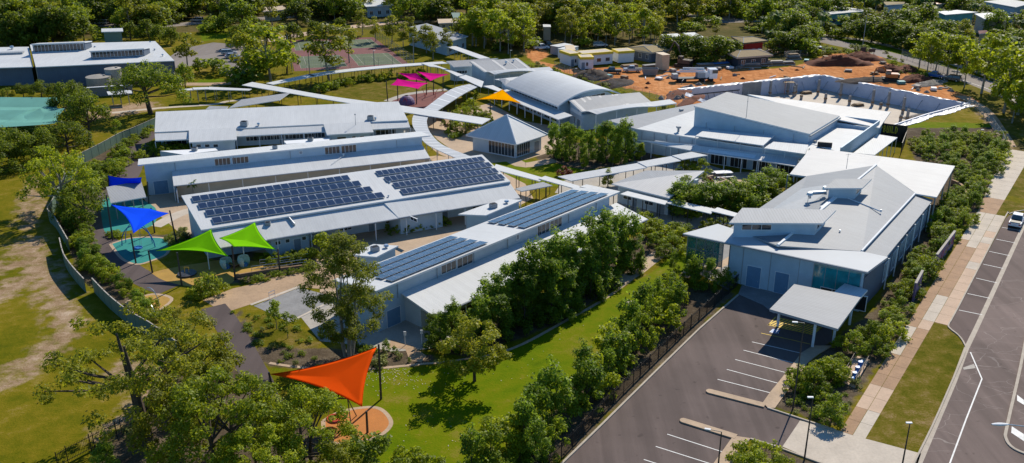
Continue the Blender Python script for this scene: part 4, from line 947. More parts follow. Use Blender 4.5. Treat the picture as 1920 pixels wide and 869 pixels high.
# roof lanterns
for px, zt, zb, lab in (([(1566.6, 335.5), (1634.5, 336), (1617, 353), (1545, 353)], 8.6, 6.0, 0), ([(1392, 390), (1568, 394), (1543, 419), (1367, 418)], 8.3, 5.6, 1)):
    q_ = [P(*p, zt) for p in px]; mb = MB(); mb.slab(q_, .2, 0, 1); mb.build('lantern_roof', ['roof_mid' if lab else 'roof_grey', 'trim_white'], b)
    pl = inset(q_, [.8, .9, .45, .5]); mb = MB(); mb.prism([tuple(p) for p in pl], zb-.6, zt-.22); mb.build('lantern_wall', 'wall_white', b)
    A, B = pl[3], pl[2]; L = (B-A).length
    if lab: window(b, A, B, L*.10, L*.46, zt-1.15, zt-.45, 3, side=1)
    A, B = pl[2], pl[1]; L = (B-A).length; window(b, A, B, L*.15, L*.85, zt-1.3, zt-.45, 3, side=1)
p0 = up(P(1516, 374, 6.6), .5)
duct(b, p0, up(P(1546, 371, 6.6), .5), .32); vent(b, up(P(1546, 368, 6.6), .1), .5, 1.0); vent(b, up(P(1517, 377, 6.6), .1), .5, .8); mast(b, up(P(1513, 391, 6.4), 0), 1.8)
mast(b, P(1587, 316, 6.0), 2.6)
for c in ((1574, 440), (1651, 402)): vent(b, up(P(*c, 5.9), 0), .15, .3)
# walls
dF = (fb-fa).xy.normalized(); nF = Vector((dF.y, -dF.x)); nF = nF if nF.dot(-fa.xy) > 0 else -nF
w0 = fa.xy-nF*.9; w1 = fb.xy-nF*.7-dF*.5; LF = (w1-w0).length
sX = lambda x, y: PV(w0, w1, x, y)[0]
s_sol = sX(1366, 500); s_gl = sX(1524, 520); print('admin', LF, s_sol, s_gl)
pt = lambda s: w0+dF*s
mainw = [pt(s_sol), w1, P(1655, 486, 4.7).xy, P(1742, 377, 4.5).xy, P(1640, 312, 5.5).xy, P(1515, 333, 5.6).xy, P(1385, 428, 5.7).xy]
mb = MB(); mb.prism([tuple(p) for p in mainw], -.05, [5.0, 4.4, 4.1, 3.8, 4.8, 5.0, 5.1]); mb.build('wall', 'wall_white', b)
mb = MB(); mb.bar(pt(s_sol)-nF*.16, w1-nF*.16, .3, 4.2, 5.68); mb.build('front_wall', 'wall_white', b)
for x0, x1 in ((1399, 1426), (1453, 1480)):
    s0 = sX(x0, 520); door(b, w0, w1, s0, sX(x1, 520)-s0, 3.0, 'door_blue')
window(b, w0, w1, s_gl, LF-.3, .3, 5.4, 4, glass='glass_teal', frame='post_steel', side=1 if Vector((dF.y, -dF.x)).dot(-w0) > 0 else -1, name='glass_wall')
window(b, w0, w1, s_gl+1.2, s_gl+7, .3, 2.3, 4, glass='black', frame='trim_white', side=1 if Vector((dF.y, -dF.x)).dot(-w0) > 0 else -1, name='entrance_door', proud=.14)
mb = MB(); c = pt(s_sol-.05); mb.bar(c-nF*.1, c-nF*8, .2, 0, 5.6); mb.build('return_wall', 'wall_dark', b)  # darker than the other walls: shade of the recess put into the colour
pipes(b, pt(s_sol), pt(s_gl), 3, 5.6); gutter(b, fa, fb)
# open corner with tinted wind screen
mb = MB(); g0_, g1_ = pt(.4), pt(s_sol-1.0)
mb.bar(g0_, g1_, .05, 1.9, 5.5); mb.build('glass_screen', 'glass_clear', b)
g2_ = P(1342, 424, Z).xy+Vector((.6, -.4)); mb = MB(); mb.bar(g0_, g2_, .05, .4, 5.5); mb.build('glass_screen', 'glass_clear', b)
for k in range(5): post(b, g0_.lerp(g1_, k/4), 5.7, .07, 'post_steel')
post(b, g2_, 5.7, .1, 'post_steel')
for zr in (1.8, 3.6): mb = MB(); mb.bar(g0_, g1_, .08, zr, zr+.1); mb.build('screen_rail', 'post_steel', b)
for k in range(6):
    a_ = P(1655, 486, 4.7).xy.lerp(P(1742, 377, 4.5).xy, .04+k*.18); d_ = (P(1742, 377, 4.5).xy-P(1655, 486, 4.7).xy).normalized(); n_ = Vector((d_.y, -d_.x)); post(b, a_+n_*.55, 4.5, .10, 'trim_white')
A = P(1655, 486, 4.7).xy; B = P(1742, 377, 4.5).xy; L = (B-A).length
d_ = (B-A).normalized(); n_ = Vector((d_.y, -d_.x)); mb = MB(); mb.bar(A+n_*.05, B+n_*.05, .12, 0, 3.85); mb.build('side_wall', 'wall_slate', b)  # dark panel added: shade on this side put into its colour
d_ = (A-w1).normalized(); mb = MB(); n_ = Vector((-d_.y, d_.x)); n_ = n_ if n_.x > 0 else -n_; mb.bar(w1+d_*.3+n_*.05, A+n_*.05, .12, 0, 4.7); mb.build('side_wall', 'wall_slate', b)  # same dark colour in place of shade, up to the front corner
for k in range(6): window(b, A, B, L*(.05+k*.16), L*(.05+k*.16)+L*.10, .8, 3.4, 3, glass='glass_dark', side=1, proud=.18)
# high white canopy behind the offices
b = thing('canopy', 'bright white high canopy roof between the grey office roof and the hall', 'canopy', base((1720, 390)))
q_ = [P(1521, 277, 5.9), P(1655, 294, 5.75), P(1642.6, 310, 5.8), P(1513.4, 331, 5.5), P(1480.5, 326.6, 5.5)]; mb = MB(); mb.slab(q_[:1]+q_[1:3]+q_[3:], .2, 0, 1, udir=q_[4]-q_[0])
q2 = [P(1655, 294, 5.75), P(1790.7, 311.4, 5.3), P(1756.5, 370, 5.25), P(1718, 363.5, 5.4), P(1642.6, 310, 5.8)]; mb.slab(q2, .2, 0, 1, udir=q2[2]-q2[1]); mb.build('roof', ['roof_bright', 'trim_white'], b)
for p in (q2[2].lerp(q2[1], .04), q2[2].lerp(q2[1], .5), q2[2].lerp(q2[1], .95), q2[3], q_[4], q_[4].lerp(q_[0], .5), q_[0], q_[0].lerp(q_[1], .5)): post(b, (p.x-.3, p.y+.0), p.z-.15, .12, 'post_steel')
# entrance carport
b = thing('carport', 'grey ribbed entrance canopy on white columns above the yellow hatched bay', 'carport', base((1525, 640)))
q_ = roof3([(1489, 533, 3.7), (1614, 558, 3.7), (1571, 617, 3.7), (1443, 580, 3.7)]); mb = MB(); mb.slab(q_, .3, 0, 1, udir=q_[3]-q_[0]); mb.build('roof', ['roof_mid', 'trim_grey'], b)
q3_ = roof3([(1583.8, 531.5, 3.6), (1627, 544, 3.6), (1613.5, 558.5, 3.6), (1564, 547.6, 3.6)]); mb = MB(); mb.slab(q3_, .25, 0, 1); mb.build('link_roof', ['roof_white', 'trim_white'], b)
for px in ((1523, 652), (1562, 643), (1458, 612)): 
    p = P(*px, 0); post(b, p, 3.45, .17, 'trim_white')
for s in (.1, .55): p = quadp(q_, 1-s*.9, .06); post(b, p, 3.45, .17, 'trim_white')
# ------------------------------------------------------------------ barrel-roofed building
b = thing('barrel_roofed_building', 'building with wide grey barrel vault roof and long blue-shaded verandah', 'school building', base((1010, 215)))
E0, E1, E2 = P(947, 160, 4.6), P(1046.5, 199, 4.6), P(1164, 175.5, 4.6); E3 = E0+E2-E1
mb = MB(); N = 18; rows = []; rise = 2.2
for i in range(N+1):
    t_ = i/N; h = rise*(1-(2*t_-1)**2); rows.append([E0.lerp(E3, t_)+Vector((0, 0, h)), E1.lerp(E2, t_)+Vector((0, 0, h))])
for i in range(N):
    w_ = (rows[1][0]-rows[0][0]).length; L = (E1-E0).length
    mb.face([rows[i][0], rows[i][1], rows[i+1][1], rows[i+1][0]], 0, [(0, i*w_), (L, i*w_), (L, (i+1)*w_), (0, (i+1)*w_)])
    for k in (0, 1):
        a, c = rows[i][k], rows[i+1][k]; d = Vector((0, 0, -.35)); mb.face([a, c, c+d, a+d], 1)
    d = Vector((0, 0, -.35)); mb.face([rows[i][0]+d, rows[i+1][0]+d, rows[i+1][1]+d, rows[i][1]+d], 1)
mb.face([rows[0][0], rows[0][1], rows[0][1]+d, rows[0][0]+d], 1); mb.face([rows[-1][0], rows[-1][1], rows[-1][1]+d, rows[-1][0]+d], 1)
mb.build('roof', ['roof_light', 'trim_white'], b)
pl = inset([E0, E1, E2, E3], [.9, .9, .9, .9]); mb = MB(); mb.prism([tuple(p) for p in pl], -.05, 4.25); 
for k in (0, 1):
    i0, i1 = (0, 3) if k == 0 else (1, 2); pts = []
    for i in range(9): t_ = i/8; q_ = pl[i0].lerp(pl[i1], t_); pts.append((q_.x, q_.y, 4.0+2.5*(1-(2*t_-1)**2)))
    mb.face([(pl[i0].x, pl[i0].y, 4.0)]+pts+[(pl[i1].x, pl[i1].y, 4.0)])
mb.build('wall', 'wall_white', b)
A, B = pl[0], pl[1]; L = (B-A).length; sd = 1 if Vector(((B-A).y, -(B-A).x)).dot(-A) > 0 else -1
window(b, A, B, .5, L-.5, 3.4, 4.15, 16, side=sd)
for k in range(7): window(b, A, B, L*(.05+k*.135), L*(.05+k*.135)+2.2, .5, 2.4, 3, side=sd)
A2, B2_ = pl[1], pl[2]; L2 = (B2_-A2).length; window(b, A2, B2_, L2*.15, L2*.8, 4.35, 5.2, 8, side=1 if Vector(((B2_-A2).y, -(B2_-A2).x)).dot(E1.xy-E0.xy) > 0 else -1)
va_ = [P(955, 168, 3.5), P(1062, 210, 3.5), P(1085, 222, 3.4), P(1088, 228, 2.95), P(1037, 214.5, 2.95), P(984, 193, 2.95), P(948, 179, 2.95)]
vA, vB = A+Vector((0, 0)), B
dv = (B-A).normalized(); nv = Vector((dv.y, -dv.x))*sd
V0, V1 = A-dv*1.5, B+dv*5.5
v_ = [Vector((*V0, 3.35)), Vector((*V1, 3.35)), Vector((*(V1+nv*3.6), 2.9)), Vector((*(V0+nv*3.6), 2.9))]
roof(b, v_, 'roof_white', .18, name='verandah_roof'); posts(b, v_[3], v_[2], 9, 2.75, -.2, r=.1)
print('barrel', [PROJ(p) for p in v_], PROJ(rows[9][0]), PROJ(rows[9][1]))
# ------------------------------------------------------------------ two gabled neighbours with striped roofs
def striped(px, z_back, z_front, strip_px, zs, label, stripes, wallbase, n=4):
    b = thing('classroom_building', label, 'school building', base(wallbase)); q_ = [P(*px[0], z_back), P(*px[1], z_back), P(*px[2], z_front), P(*px[3], z_front)]
    mb = MB(); mb.slab(q_, .2, 0, 1); mb.build('roof', ['roof_mid', 'trim_white'], b); N_ = nrm(q_); mb = MB()
    for s, w_ in stripes:
        a, c, e, g_ = (on_roof(q_, s, .0, .03), on_roof(q_, s+w_, .0, .03), on_roof(q_, s+w_, 1, .03), on_roof(q_, s, 1, .03)); mb.slab([a, c, e, g_], .025)
    mb.build('skylight_strip', 'roof_bright', b)
    pl = inset(q_, [.6, .8, .2, .4]); walls(b, pl, planeq(q_), 'wall_white')
    dq = (q_[2]-q_[3]).normalized(); nq = Vector((dq.y, -dq.x, 0)); nq = nq if nq.xy.dot(-q_[2].xy) > 0 else -nq; up_ = Vector((0, 0, .12)); s0_ = q_[3].lerp(q_[2], .07)+up_; s1_ = q_[2]+dq*5.0+up_; s_ = [s0_, s1_, s1_+nq*2.6-up_*3, s0_+nq*2.6-up_*3+dq*1.0]; zs = s_[3].z+.5; mb = MB(); 
    K_ = 14; rows = []
    for i in range(K_+1):
        t_ = i/K_; bow = .5*max(0, 1-(t_/.35-1)**2) if t_ < .7 else 0; rows.append([lerp3(s_[0], s_[1], t_)+Vector((0, 0, bow*.3)), lerp3(s_[3], s_[2], t_)+Vector((0, 0, bow))])
    for i in range(K_):
        d_ = Vector((0, 0, -.18)); a, b2_, c, e = rows[i][0], rows[i+1][0], rows[i+1][1], rows[i][1]
        mb.face([e, c, b2_, a]); mb.face([a+d_, b2_+d_, c+d_, e+d_]); mb.face([e+d_, c+d_, c, e], 1)
    mb.build('verandah_roof', ['roof_light', 'trim_white'], b); posts(b, s_[3], s_[2], n+1, zs-.5, -.3, r=.1)
    A, B = fr(pl); L = (B-A).length; sd = 1 if Vector(((B-A).y, -(B-A).x)).dot(-A) > 0 else -1
    window(b, A, B, L*.1, L*.9, z_front-1.1, z_front-.5, 8, side=sd, glass='trim_white'); window(b, A, B, L*.35, L*.45, .8, 2.2, 2, side=sd); door(b, A, B, L*.6, 1.6)
    return b, q_
b, q_ = striped([(1063.5, 185), (1199, 173.4), (1222, 192), (1090, 210)], 5.6, 4.3, [(1095, 204), (1226, 190), (1258, 194), (1136, 207)], 5.0, 'building with broad white stripes across its grey roof, beside the barrel vault', [(.02, .05), (.16, .035), (.25, .04), (.42, .03), (.60, .025), (.64, .05)], (1140, 230))
mb = MB(); q2_ = roof3([(1150, 218, 3.0), (1210, 206, 3.0), (1235, 206, 2.8), (1239, 208, 2.6)])
b2, q_ = striped([(880, 116), (971, 109.5), (997, 129), (908, 135.5)], 5.6, 4.3, [(905, 133.5), (997, 127), (1029, 127.5), (935, 137)], 5.0, 'rear building with narrow white roof stripes and two vents, nearest the dirt track', [(.02, .06), (.44, .06), (.72, .02), (.92, .05)], (950, 155))
vent(b2, on_roof(q_, .62, .45), .35, .8); vent(b2, on_roof(q_, .82, .3), .3, .6)
b = thing('classroom_building', 'small grey-roofed building at the upper end of the covered walkways', 'school building', base((870, 140)))
q_ = roof3([(836.6, 115, 5.0), (934, 109.5, 5.0), (884, 124, 4.0), (851, 126, 4.0)]); wallroof(b, q_, [.6, .6, .8, .6], 'roof_mid')
A, B = fr(inset(q_, [.6, .6, .8, .6])); wpx(b, A, B, (856, 133, 876, 138), 4)
q_ = roof3([(927, 149, 3.6), (1000, 141, 3.6), (1049, 135, 3.4), (1049, 137, 3.2), (950, 153, 3.2)]); b = thing('link_roof', 'thin pale link roof behind the left end of the barrel vault', 'canopy', base((950, 160))); mb = MB(); mb.slab(q_, .15, 0, 1); mb.build('roof', ['roof_white', 'trim_white'], b); posts(b, q_[4], q_[3], 4, 3.1, .1)
b = thing('plant_shelter', 'small white angular shelter at the left tip of the barrel vault', 'shelter', base((945, 168)))
q_ = roof3([(936, 148, 4.2), (948, 147.5, 4.6), (965, 158, 4.0), (948, 162, 3.6)]); wallroof(b, q_, .3, 'roof_bright')
# ------------------------------------------------------------------ covered walkways
def walkway(L, R, z, label, n=6, mat='roof_white', cat='walkway', seams=False, pr=.07, pm_='post_steel', th=.14, pw='both', group=None):
    m_ = P(*L[len(L)//2], z if not isinstance(z, (list, tuple)) else z[0]); b = thing('covered_walkway', label, cat, (m_.x, m_.y, 0), group); mb = MB()
    zz = z if isinstance(z, (list, tuple)) else [z]*len(L)
    a = [P(*p, q) for p, q in zip(L, zz)]; c = [P(*p, q) for p, q in zip(R, zz)]
    if len(a) > 2: a = [Vector(p) for p in smooth_line(a, 4)]; c = [Vector(p) for p in smooth_line(c, 4)]
    for i in range(len(a)-1):
        L_ = (a[i+1]-a[i]).length
        q_ = [a[i], a[i+1], c[i+1], c[i]]; mb.slab(q_, th, 0, 1)
        if seams: mb.slab([a[i]+Vector((0, 0, .01)), a[i].lerp(a[i+1], .10)+Vector((0, 0, .01)), c[i].lerp(c[i+1], .10)+Vector((0, 0, .01)), c[i]+Vector((0, 0, .01))], .02, 1)
    mb.build('roof', [mat, 'trim_white'], b)
    for k in range(n):
        t_ = (k+.5)/n*(len(a)-1); i = min(int(t_), len(a)-2); u = t_-i
        p, q_ = a[i].lerp(a[i+1], u), c[i].lerp(c[i+1], u)
        for s in ((.12, .88) if pw == 'both' else (.5,)): r_ = p.lerp(q_, s); post(b, r_, r_.z-th, pr, pm_)
    return b
walkway([(473, 154), (620, 180.6), (751.5, 198), (920, 223)], [(453.5, 159.8), (620, 188), (757.6, 210.5), (903.6, 233)], 3.0, 'long straight white covered walkway from the car park to the pyramid pavilion', 16, pm_='post_dark')
walkway([(880, 158), (845, 168), (798, 202), (777, 214), (773, 232.5), (783.5, 252), (804, 273), (856, 297)], [(896, 163), (868, 177), (822, 206.6), (803, 219), (801, 234), (809, 252), (832, 273), (884, 294)], 2.75, 'curved covered walkway of pale segments sweeping past the pink sails', 14, 'roof_light', seams=True)
walkway([(790, 119), (806, 119), (870, 141)], [(806, 125), (826, 128), (857, 143)], 3.2, 'white covered walkway descending from the tennis courts, upper segment', 4)
walkway([(873, 140.5), (907, 153)], [(860, 144.5), (903, 164)], 3.05, 'white covered walkway segment between curved walkway and small grey roof', 3)
walkway([(924, 160), (950, 172)], [(906, 161.5), (938, 173)], 2.9, 'white covered walkway segment reaching the barrel vault verandah', 2)
walkway([(577, 140), (630, 132), (733, 122), (829, 115.5)], [(588, 144), (640, 136), (740, 126), (840, 119)], 3.0, 'thin white covered walkway running along the tennis court edge', 10, pm_='post_dark')
walkway([(499, 156), (581, 139)], [(512, 159), (592, 143)], 3.0, 'white covered walkway piece left of the tennis court walkway', 4, pm_='post_dark')
walkway([(855, 87), (919, 109.5)], [(834.7, 87), (899, 110.5)], 3.0, 'white covered walkway at the back leading to the rear buildings', 6)
walkway([(335, 168), (362, 165.5)], [(335, 171), (364, 169)], 3.0, 'white covered walkway piece behind the big shade tree', 2)
walkway([(361, 164.5), (390, 163.5)], [(363, 168.5), (392, 167.5)], 3.15, 'short white covered walkway piece right of the big shade tree', 2)
walkway([(392, 163), (472, 167)], [(388, 168), (466, 170)], 3.0, 'white covered walkway piece meeting the long straight walkway', 3)
walkway([(452.6, 187), (544, 174)], [(428.6, 203), (524, 188)], [3.4, 3.4], 'detached grey skillion shelter behind the long plain white roof', 3, 'roof_mid', pm_='post_dark')
walkway([(393, 199), (428, 200)], [(386, 205), (424, 205)], 2.8, 'small grey roof left of the skillion shelter', 2, 'roof_mid')
yl = [((930, 308), (1020, 334), (924, 317), (1012, 340), 2.9), ((1022, 330), (1087, 349), (1010, 335), (1085, 356), 3.05), ((1100, 346), (1163, 359), (1087, 350), (1152, 366), 2.9), ((1178, 358), (1252, 377), (1163, 364), (1247, 384), 3.0), ((1260, 374), (1340, 392), (1247, 380), (1333, 401), 2.85), ((1345, 389), (1389, 402), (1334, 396), (1380, 407), 3.0)]
lab = ['running right from the third block', 'crossing the lawn beside a slim tree', 'meeting the nearest solar roof', 'along the triangular building', 'under tree shade by the courtyard', 'ending at the grey office roof']
for (a, c, d, e, z), l in zip(yl, lab): walkway([a, c], [d, e], z, 'pale covered walkway segment '+l, 3, group='segments of the long pale walkway', pm_='post_dark')
yl = [((1046, 331), (1196, 306), (1071, 339.5), (1213, 314.5), 2.9), ((1195, 304), (1259, 293), (1213, 313), (1277, 301.5), 3.05), ((1260, 292), (1297, 285), (1279, 299.5), (1327, 291.5), 3.2)]
lab = ['longest, across the lawn', 'middle, stepped above the lawn segment', 'uppermost, touching the hall verandah']
for (a, c, d, e, z), l in zip(yl, lab): walkway([a, c], [d, e], z, 'grey covered walkway segment, '+l, 3, 'roof_light', group='segments of the grey walkway to the hall', pm_='post_dark')
walkway([(966, 354), (1018, 341.5)], [(978, 359), (1036, 348)], 2.9, 'short grey covered walkway at the right end of the third block', 3, 'roof_mid', pm_='post_dark')
# ------------------------------------------------------------------ older school building at the far left
b = thing('gymnasium', 'older white-roofed building with long dark clerestory boxes at the left edge', 'school building', base((200, 155)))
q_ = roof3([(56, 84, 6.2), (291, 77.5, 6.2), (327, 114, 5.6), (67, 126, 5.6)]); wallroof(b, q_, [.3, .3, .6, .1], wm='wall_slate')
mb = MB(); A, B = P(67, 126, 5.3).xy, P(120, 123.5, 5.3).xy; mb.bar(A, B, .5, 0, 5.4); mb.build('pale_wall', 'wall_cream', b); A, B = P(121, 124.2, 5.3).xy, P(325, 115, 5.3).xy; mb = MB(); mb.bar(A, B, .16, 0, 2.5); mb.build('lower_wall', 'wall_cream', b)
mb = MB(); mb.bar(P(121, 124, 5.3).xy, P(327, 114.5, 5.3).xy, .3, 2.9, 5.45); mb.build('fascia', 'wall_slate', b)
for px, lab in ([(56, 79, 8.3), (158, 76, 8.3), (159, 79, 8.3), (58, 83, 8.3)], 0), ([(165, 93.5, 7.9), (269, 89, 7.9), (270, 91, 7.9), (167, 96, 7.9)], 1):
    q2 = roof3(px); q2 = [q2[3]+Vector((0, 4.5, -.5)), q2[2]+Vector((0, 4.5, -.5)), q2[2], q2[3]]; roof(b, q2, 'roof_white', .25, name='clerestory_roof')
    pl = inset(q2, [.1, .2, .15, .2]); walls(b, pl, planeq(q2), 'wall_slate', z0=5.4, drop=.26, name='clerestory_wall')
    A, B = fr(pl); L = (B-A).length; window(b, A, B, .3, L-.3, 6.05, px[0][2]-.42, 14, side=1 if Vector(((B-A).y, -(B-A).x)).dot(-(A+B)/2) > 0 else -1)
for c in ((178, 90), (290, 95), (305, 105), (282, 81)): vent(b, P(*c, 5.9), .3, .5)
b = thing('gymnasium_wing', 'grey-walled low wing with louvred roof strip at the left photo edge', 'school building', base((20, 165)))
q_ = roof3([(-60, 90, 5.4), (54, 88, 5.4), (61.5, 125.5, 4.9), (-60, 129, 4.9)]); wallroof(b, q_, [.3, .3, .9, .3], wm='wall_slate')
mb = MB(); a, c = P(-20, 101.5, 5.45), P(44, 99, 5.45); mb.bar(a.xy, c.xy, 2.2, 5.2, 5.75); mb.build('roof_louvre', 'trim_grey', b); vent(b, P(23, 93, 5.3), .6, 1.0)
def tank(px, r, h, label, mat='tank_steel', group=None):
    p = P(*px, 0); b = thing('water_tank', label, 'water tank', (p.x, p.y, 0), group); mb = MB(); mb.cyl((p.x, p.y), 0, h, r, n=24); mb.build('body', mat, b, smooth=False)
    mb = MB(); mb.cyl((p.x, p.y), h, h+.35, r+.06, .3, 24); mb.cyl((p.x+.5*r, p.y), h+.1, h+.45, .3, n=8); mb.build('lid', mat, b)
tank((189, 172), 3.0, 3.9, 'squat beige corrugated water tank beside the screen wall')
tank((217, 166), 2.0, 5.2, 'taller pale water tank partly behind the big shade tree', 'concrete')
b = thing('screen_wall', 'low brown-grey block wall with pale capping in front of the tanks', 'wall', base((210, 178))); mb = MB(); mb.bar(P(160, 183).xy, P(250, 177).xy, .2, 0, 2.3); mb.build('wall', 'concrete_grey', b); mb = MB(); mb.bar(P(160, 183).xy, P(250, 177).xy, .6, 2.3, 2.45); mb.build('capping', 'trim_white', b)
walkway([(200, 172), (246, 169)], [(203, 178), (248, 175)], 2.9, 'narrow white walkway roof in front of the water tanks', 3)
# ------------------------------------------------------------------ shade sails
def vpost(bx, ty):  # upright seen in the photo: foot pixel, head row
    p = P(*bx, 0); return p, HT(bx[1], ty)
def sail(name_lab, corners, mat, posts_, sag=.16, cup=.35, pmat='post_dark', n=14, group=None):
    c = [Vector(q) for q in corners]; ctr = sum(c, Vector())/len(c)
    b = thing('shade_sail', name_lab, 'shade sail', (ctr.x, ctr.y, 0), group); K_ = len(c); mb = MB()
    bound = []
    for i in range(K_):
        a, e = c[i], c[(i+1) % K_]; mid = (a+e)/2; d = (ctr-mid); L = (e-a).length
        for j in range(n):
            t_ = j/n; bound.append(a.lerp(e, t_)+d.normalized()*L*sag*.28*4*t_*(1-t_))
    R = 7; rings = []
    for r in range(R):
        f_ = r/R; ring = []
        for p in bound:
            q_ = p.lerp(ctr, f_); q_.z -= cup*math.sin(f_*math.pi/2); ring.append(q_)
        rings.append(ring)
    cc = ctr+Vector((0, 0, -cup))
    d = Vector((0, 0, -.03))
    for off, fl in ((Vector(), 0), (d, 1)):
        for r in range(R-1):
            for j in range(len(bound)):
                k = (j+1) % len(bound); f_ = [rings[r][j]+off, rings[r][k]+off, rings[r+1][k]+off, rings[r+1][j]+off]; mb.face(f_ if not fl else f_[::-1])
        for j in range(len(bound)):
            k = (j+1) % len(bound); f_ = [rings[-1][j]+off, rings[-1][k]+off, cc+off]; mb.face(f_ if not fl else f_[::-1])
    for j in range(len(bound)): k = (j+1) % len(bound); mb.face([rings[0][j]+d, rings[0][k]+d, rings[0][k], rings[0][j]])
    mb.build('canopy', mat, b, smooth=True, weld=True)
    mb = MB(); mb.tube(bound+[bound[0]], .03, 4, cap=False); mb.build('edge_cable', mat, b)
    for (bx, tx, ty) in posts_:
        p = P(*bx, 0); z = HT(bx[1], ty); tp = P(tx, ty, z); mb = MB(); mb.tube([(p.x, p.y, -.05), (tp.x, tp.y, z)], [.13, .11], 8); mb.build('post', pmat, b)
    return b
def up_at(bx, ty, dz=-.15, px=None): z = HT(bx[1], ty)+dz; return P(px if px is not None else PROJ((P(*bx).x, P(*bx).y, z))[0], ty+1, z)
sail('bright blue sail over the teal nest-swing pad', [up_at((213, 451), 383, px=208), P(283, 392, 4.6), up_at((331, 455), 399, px=317), up_at((255, 494), 437, px=250)], 'sail_blue', [((211.6, 451), 199, 366), ((331, 455), 318, 395), ((255, 494), 245, 438), ((290, 437), 283, 390)], .24)
sail('small bright blue sail partly hidden behind the white skillion shelter', [P(203, 330, 4.5), P(266, 333, 4.8), P(266, 347, 2.7), P(205, 350, 2.6)], 'sail_blue', [((205, 374), 203, 329), ((279, 382), 276, 341)], .22)
sail('lime green sail on the left, pointing at the teal pad', [up_at((289, 512), 470, px=292), P(396, 430, 5.3), up_at((441, 523), 480, .0, 428)], 'sail_green', [((286, 512), 278, 470), ((341, 536), 332, 474), ((441, 525), 435, 461), ((404, 470), 399, 424)], .20, .2)
sail('lime green sail on the right, nearest the small white annexe', [P(411, 447, 4.2), P(478, 417, 5.4), P(517, 468, 3.6), P(437, 463, 4.2)], 'sail_green', [((525, 512), 521, 467), ((482, 458), 479, 414)], .22, .2)
sail('single yellow sail in front of the barrel vault', [P(895.5, 187, 4.0), P(942.4, 168, 6.6), P(977, 194.5, 3.6)], 'sail_yellow', [((919.4, 217), 919, 188), ((973, 213), 972, 193), ((945, 196), 943, 168)], .16, .15)
pk = 'pink sails over the red play surface'
sail('leftmost lower magenta sail, nearest the lawn oval', [P(732, 160, 5.6), P(745, 148, 6.4), P(803, 156, 5.8), P(784, 167, 5.4)], 'sail_pink', [((727, 190), 724, 152), ((746, 189), 744.5, 137), ((781, 196), 781, 149)], .22, .2, group=pk)
sail('rear left magenta sail behind the other two', [P(747, 137, 6.6), P(781, 138, 6.8), P(800, 153, 5.6), P(768, 150, 5.8)], 'sail_pink', [((799.5, 178), 799.5, 152)], .22, .2, group=pk)
sail('rightmost magenta sail reaching toward the white walkway', [P(782.5, 134.5, 7.2), P(842, 139.5, 6.2), P(807, 152.5, 5.6)], 'sail_pink', [((813, 178), 813, 142), ((830.6, 171), 830.6, 144)], .14, .2, group=pk)
sail('bright orange sail over the round orange pad', [P(507, 702, 4.6), up_at((714.5, 749), 650, px=706.5), P(679, 763, 3.6)], 'sail_orange', [((714.5, 749), 709.8, 646), ((689, 812), 687, 771), ((520, 770), 504, 699)], .17, .2)
# big teal sail with scalloped end
b = thing('shade_sail', 'large pale teal shade canopy with scalloped end at the left edge', 'shade sail', base((60, 240)))
pts = [(-60, 182), (116, 183.5)]
def scal(a, e, dep, k=8):
    return [(a[0]+(e[0]-a[0])*i/k-dep*math.sin(math.pi*i/k), a[1]+(e[1]-a[1])*i/k) for i in range(1, k+1)]
out = pts+scal((116, 183.5), (121, 203.5), 13)+scal((121, 203.5), (119, 229), 14)+[(84, 234), (-60, 243)]
zf = lambda x, y: 5.2-.6*abs(math.sin((y-183)/22*math.pi))*.5
w3 = [P(x, y, 5.0) for x, y in out]; cx = sum(w3, Vector())/len(w3); mb = MB()
rows = []; n_ = 22
top = [P(-60, 182, 5.2), P(116, 183.5, 5.2)]; mid_ = [P(-60, 197, 4.5), P(121, 203.5, 5.2)]; bot = [P(-60, 243, 4.9), P(119, 229, 5.2)]
topl = [top[0].lerp(top[1], i/10) for i in range(11)]; 
bm = bmesh.new(); f = bm.faces.new([bm.verts.new(p) for p in w3]); bmesh.ops.triangulate(bm, faces=[f], ngon_method='EAR_CLIP'); bmesh.ops.subdivide_edges(bm, edges=bm.edges[:], cuts=4, use_grid_fill=True)
s0y, s1y = P(116, 203.5, 5).y, 0
yv = P(121, 203.5, 5.0).y; y0_, y2_ = P(119, 229, 5).y, P(116, 183.5, 5).y
for v in bm.verts:
    y = v.co.y; t_ = (y-yv)/(y2_-yv) if y > yv else (yv-y)/(yv-y0_); v.co.z += -.9*math.sin(min(1, max(0, t_))*math.pi)
r = bmesh.ops.extrude_face_region(bm, geom=bm.faces[:]); bmesh.ops.translate(bm, verts=[v for v in r['geom'] if isinstance(v, bmesh.types.BMVert)], vec=(0, 0, -.03)); bmesh.ops.recalc_face_normals(bm, faces=bm.faces)
me = bpy.data.meshes.new('canopy'); bm.to_mesh(me); bm.free(); me.materials.append(M['sail_teal']); o = bpy.data.objects.new('canopy', me); COL.objects.link(o); o.parent = b; o.matrix_parent_inverse = Matrix.Translation(b.location).inverted()
for px in ((116, 183.5), (121, 203.5), (119, 229), (60, 183), (30, 238)): p = P(*px, 5.1); post(b, p, 5.1, .1, 'post_steel')
mb = MB()
for k in (197, 215): mb.tube([P(-60, k, 4.6 if k == 197 else 4.5), P(120, 203.5 if k == 197 else 229, 5.15)], .05, 4)
# shelter between the blue sails
walkway([(199, 351), (264.5, 339)], [(207.6, 381), (274, 369.5)], 3.3, 'white skillion shelter roof standing between the two blue sails', 4, 'roof_mid', cat='shelter', pr=.09)
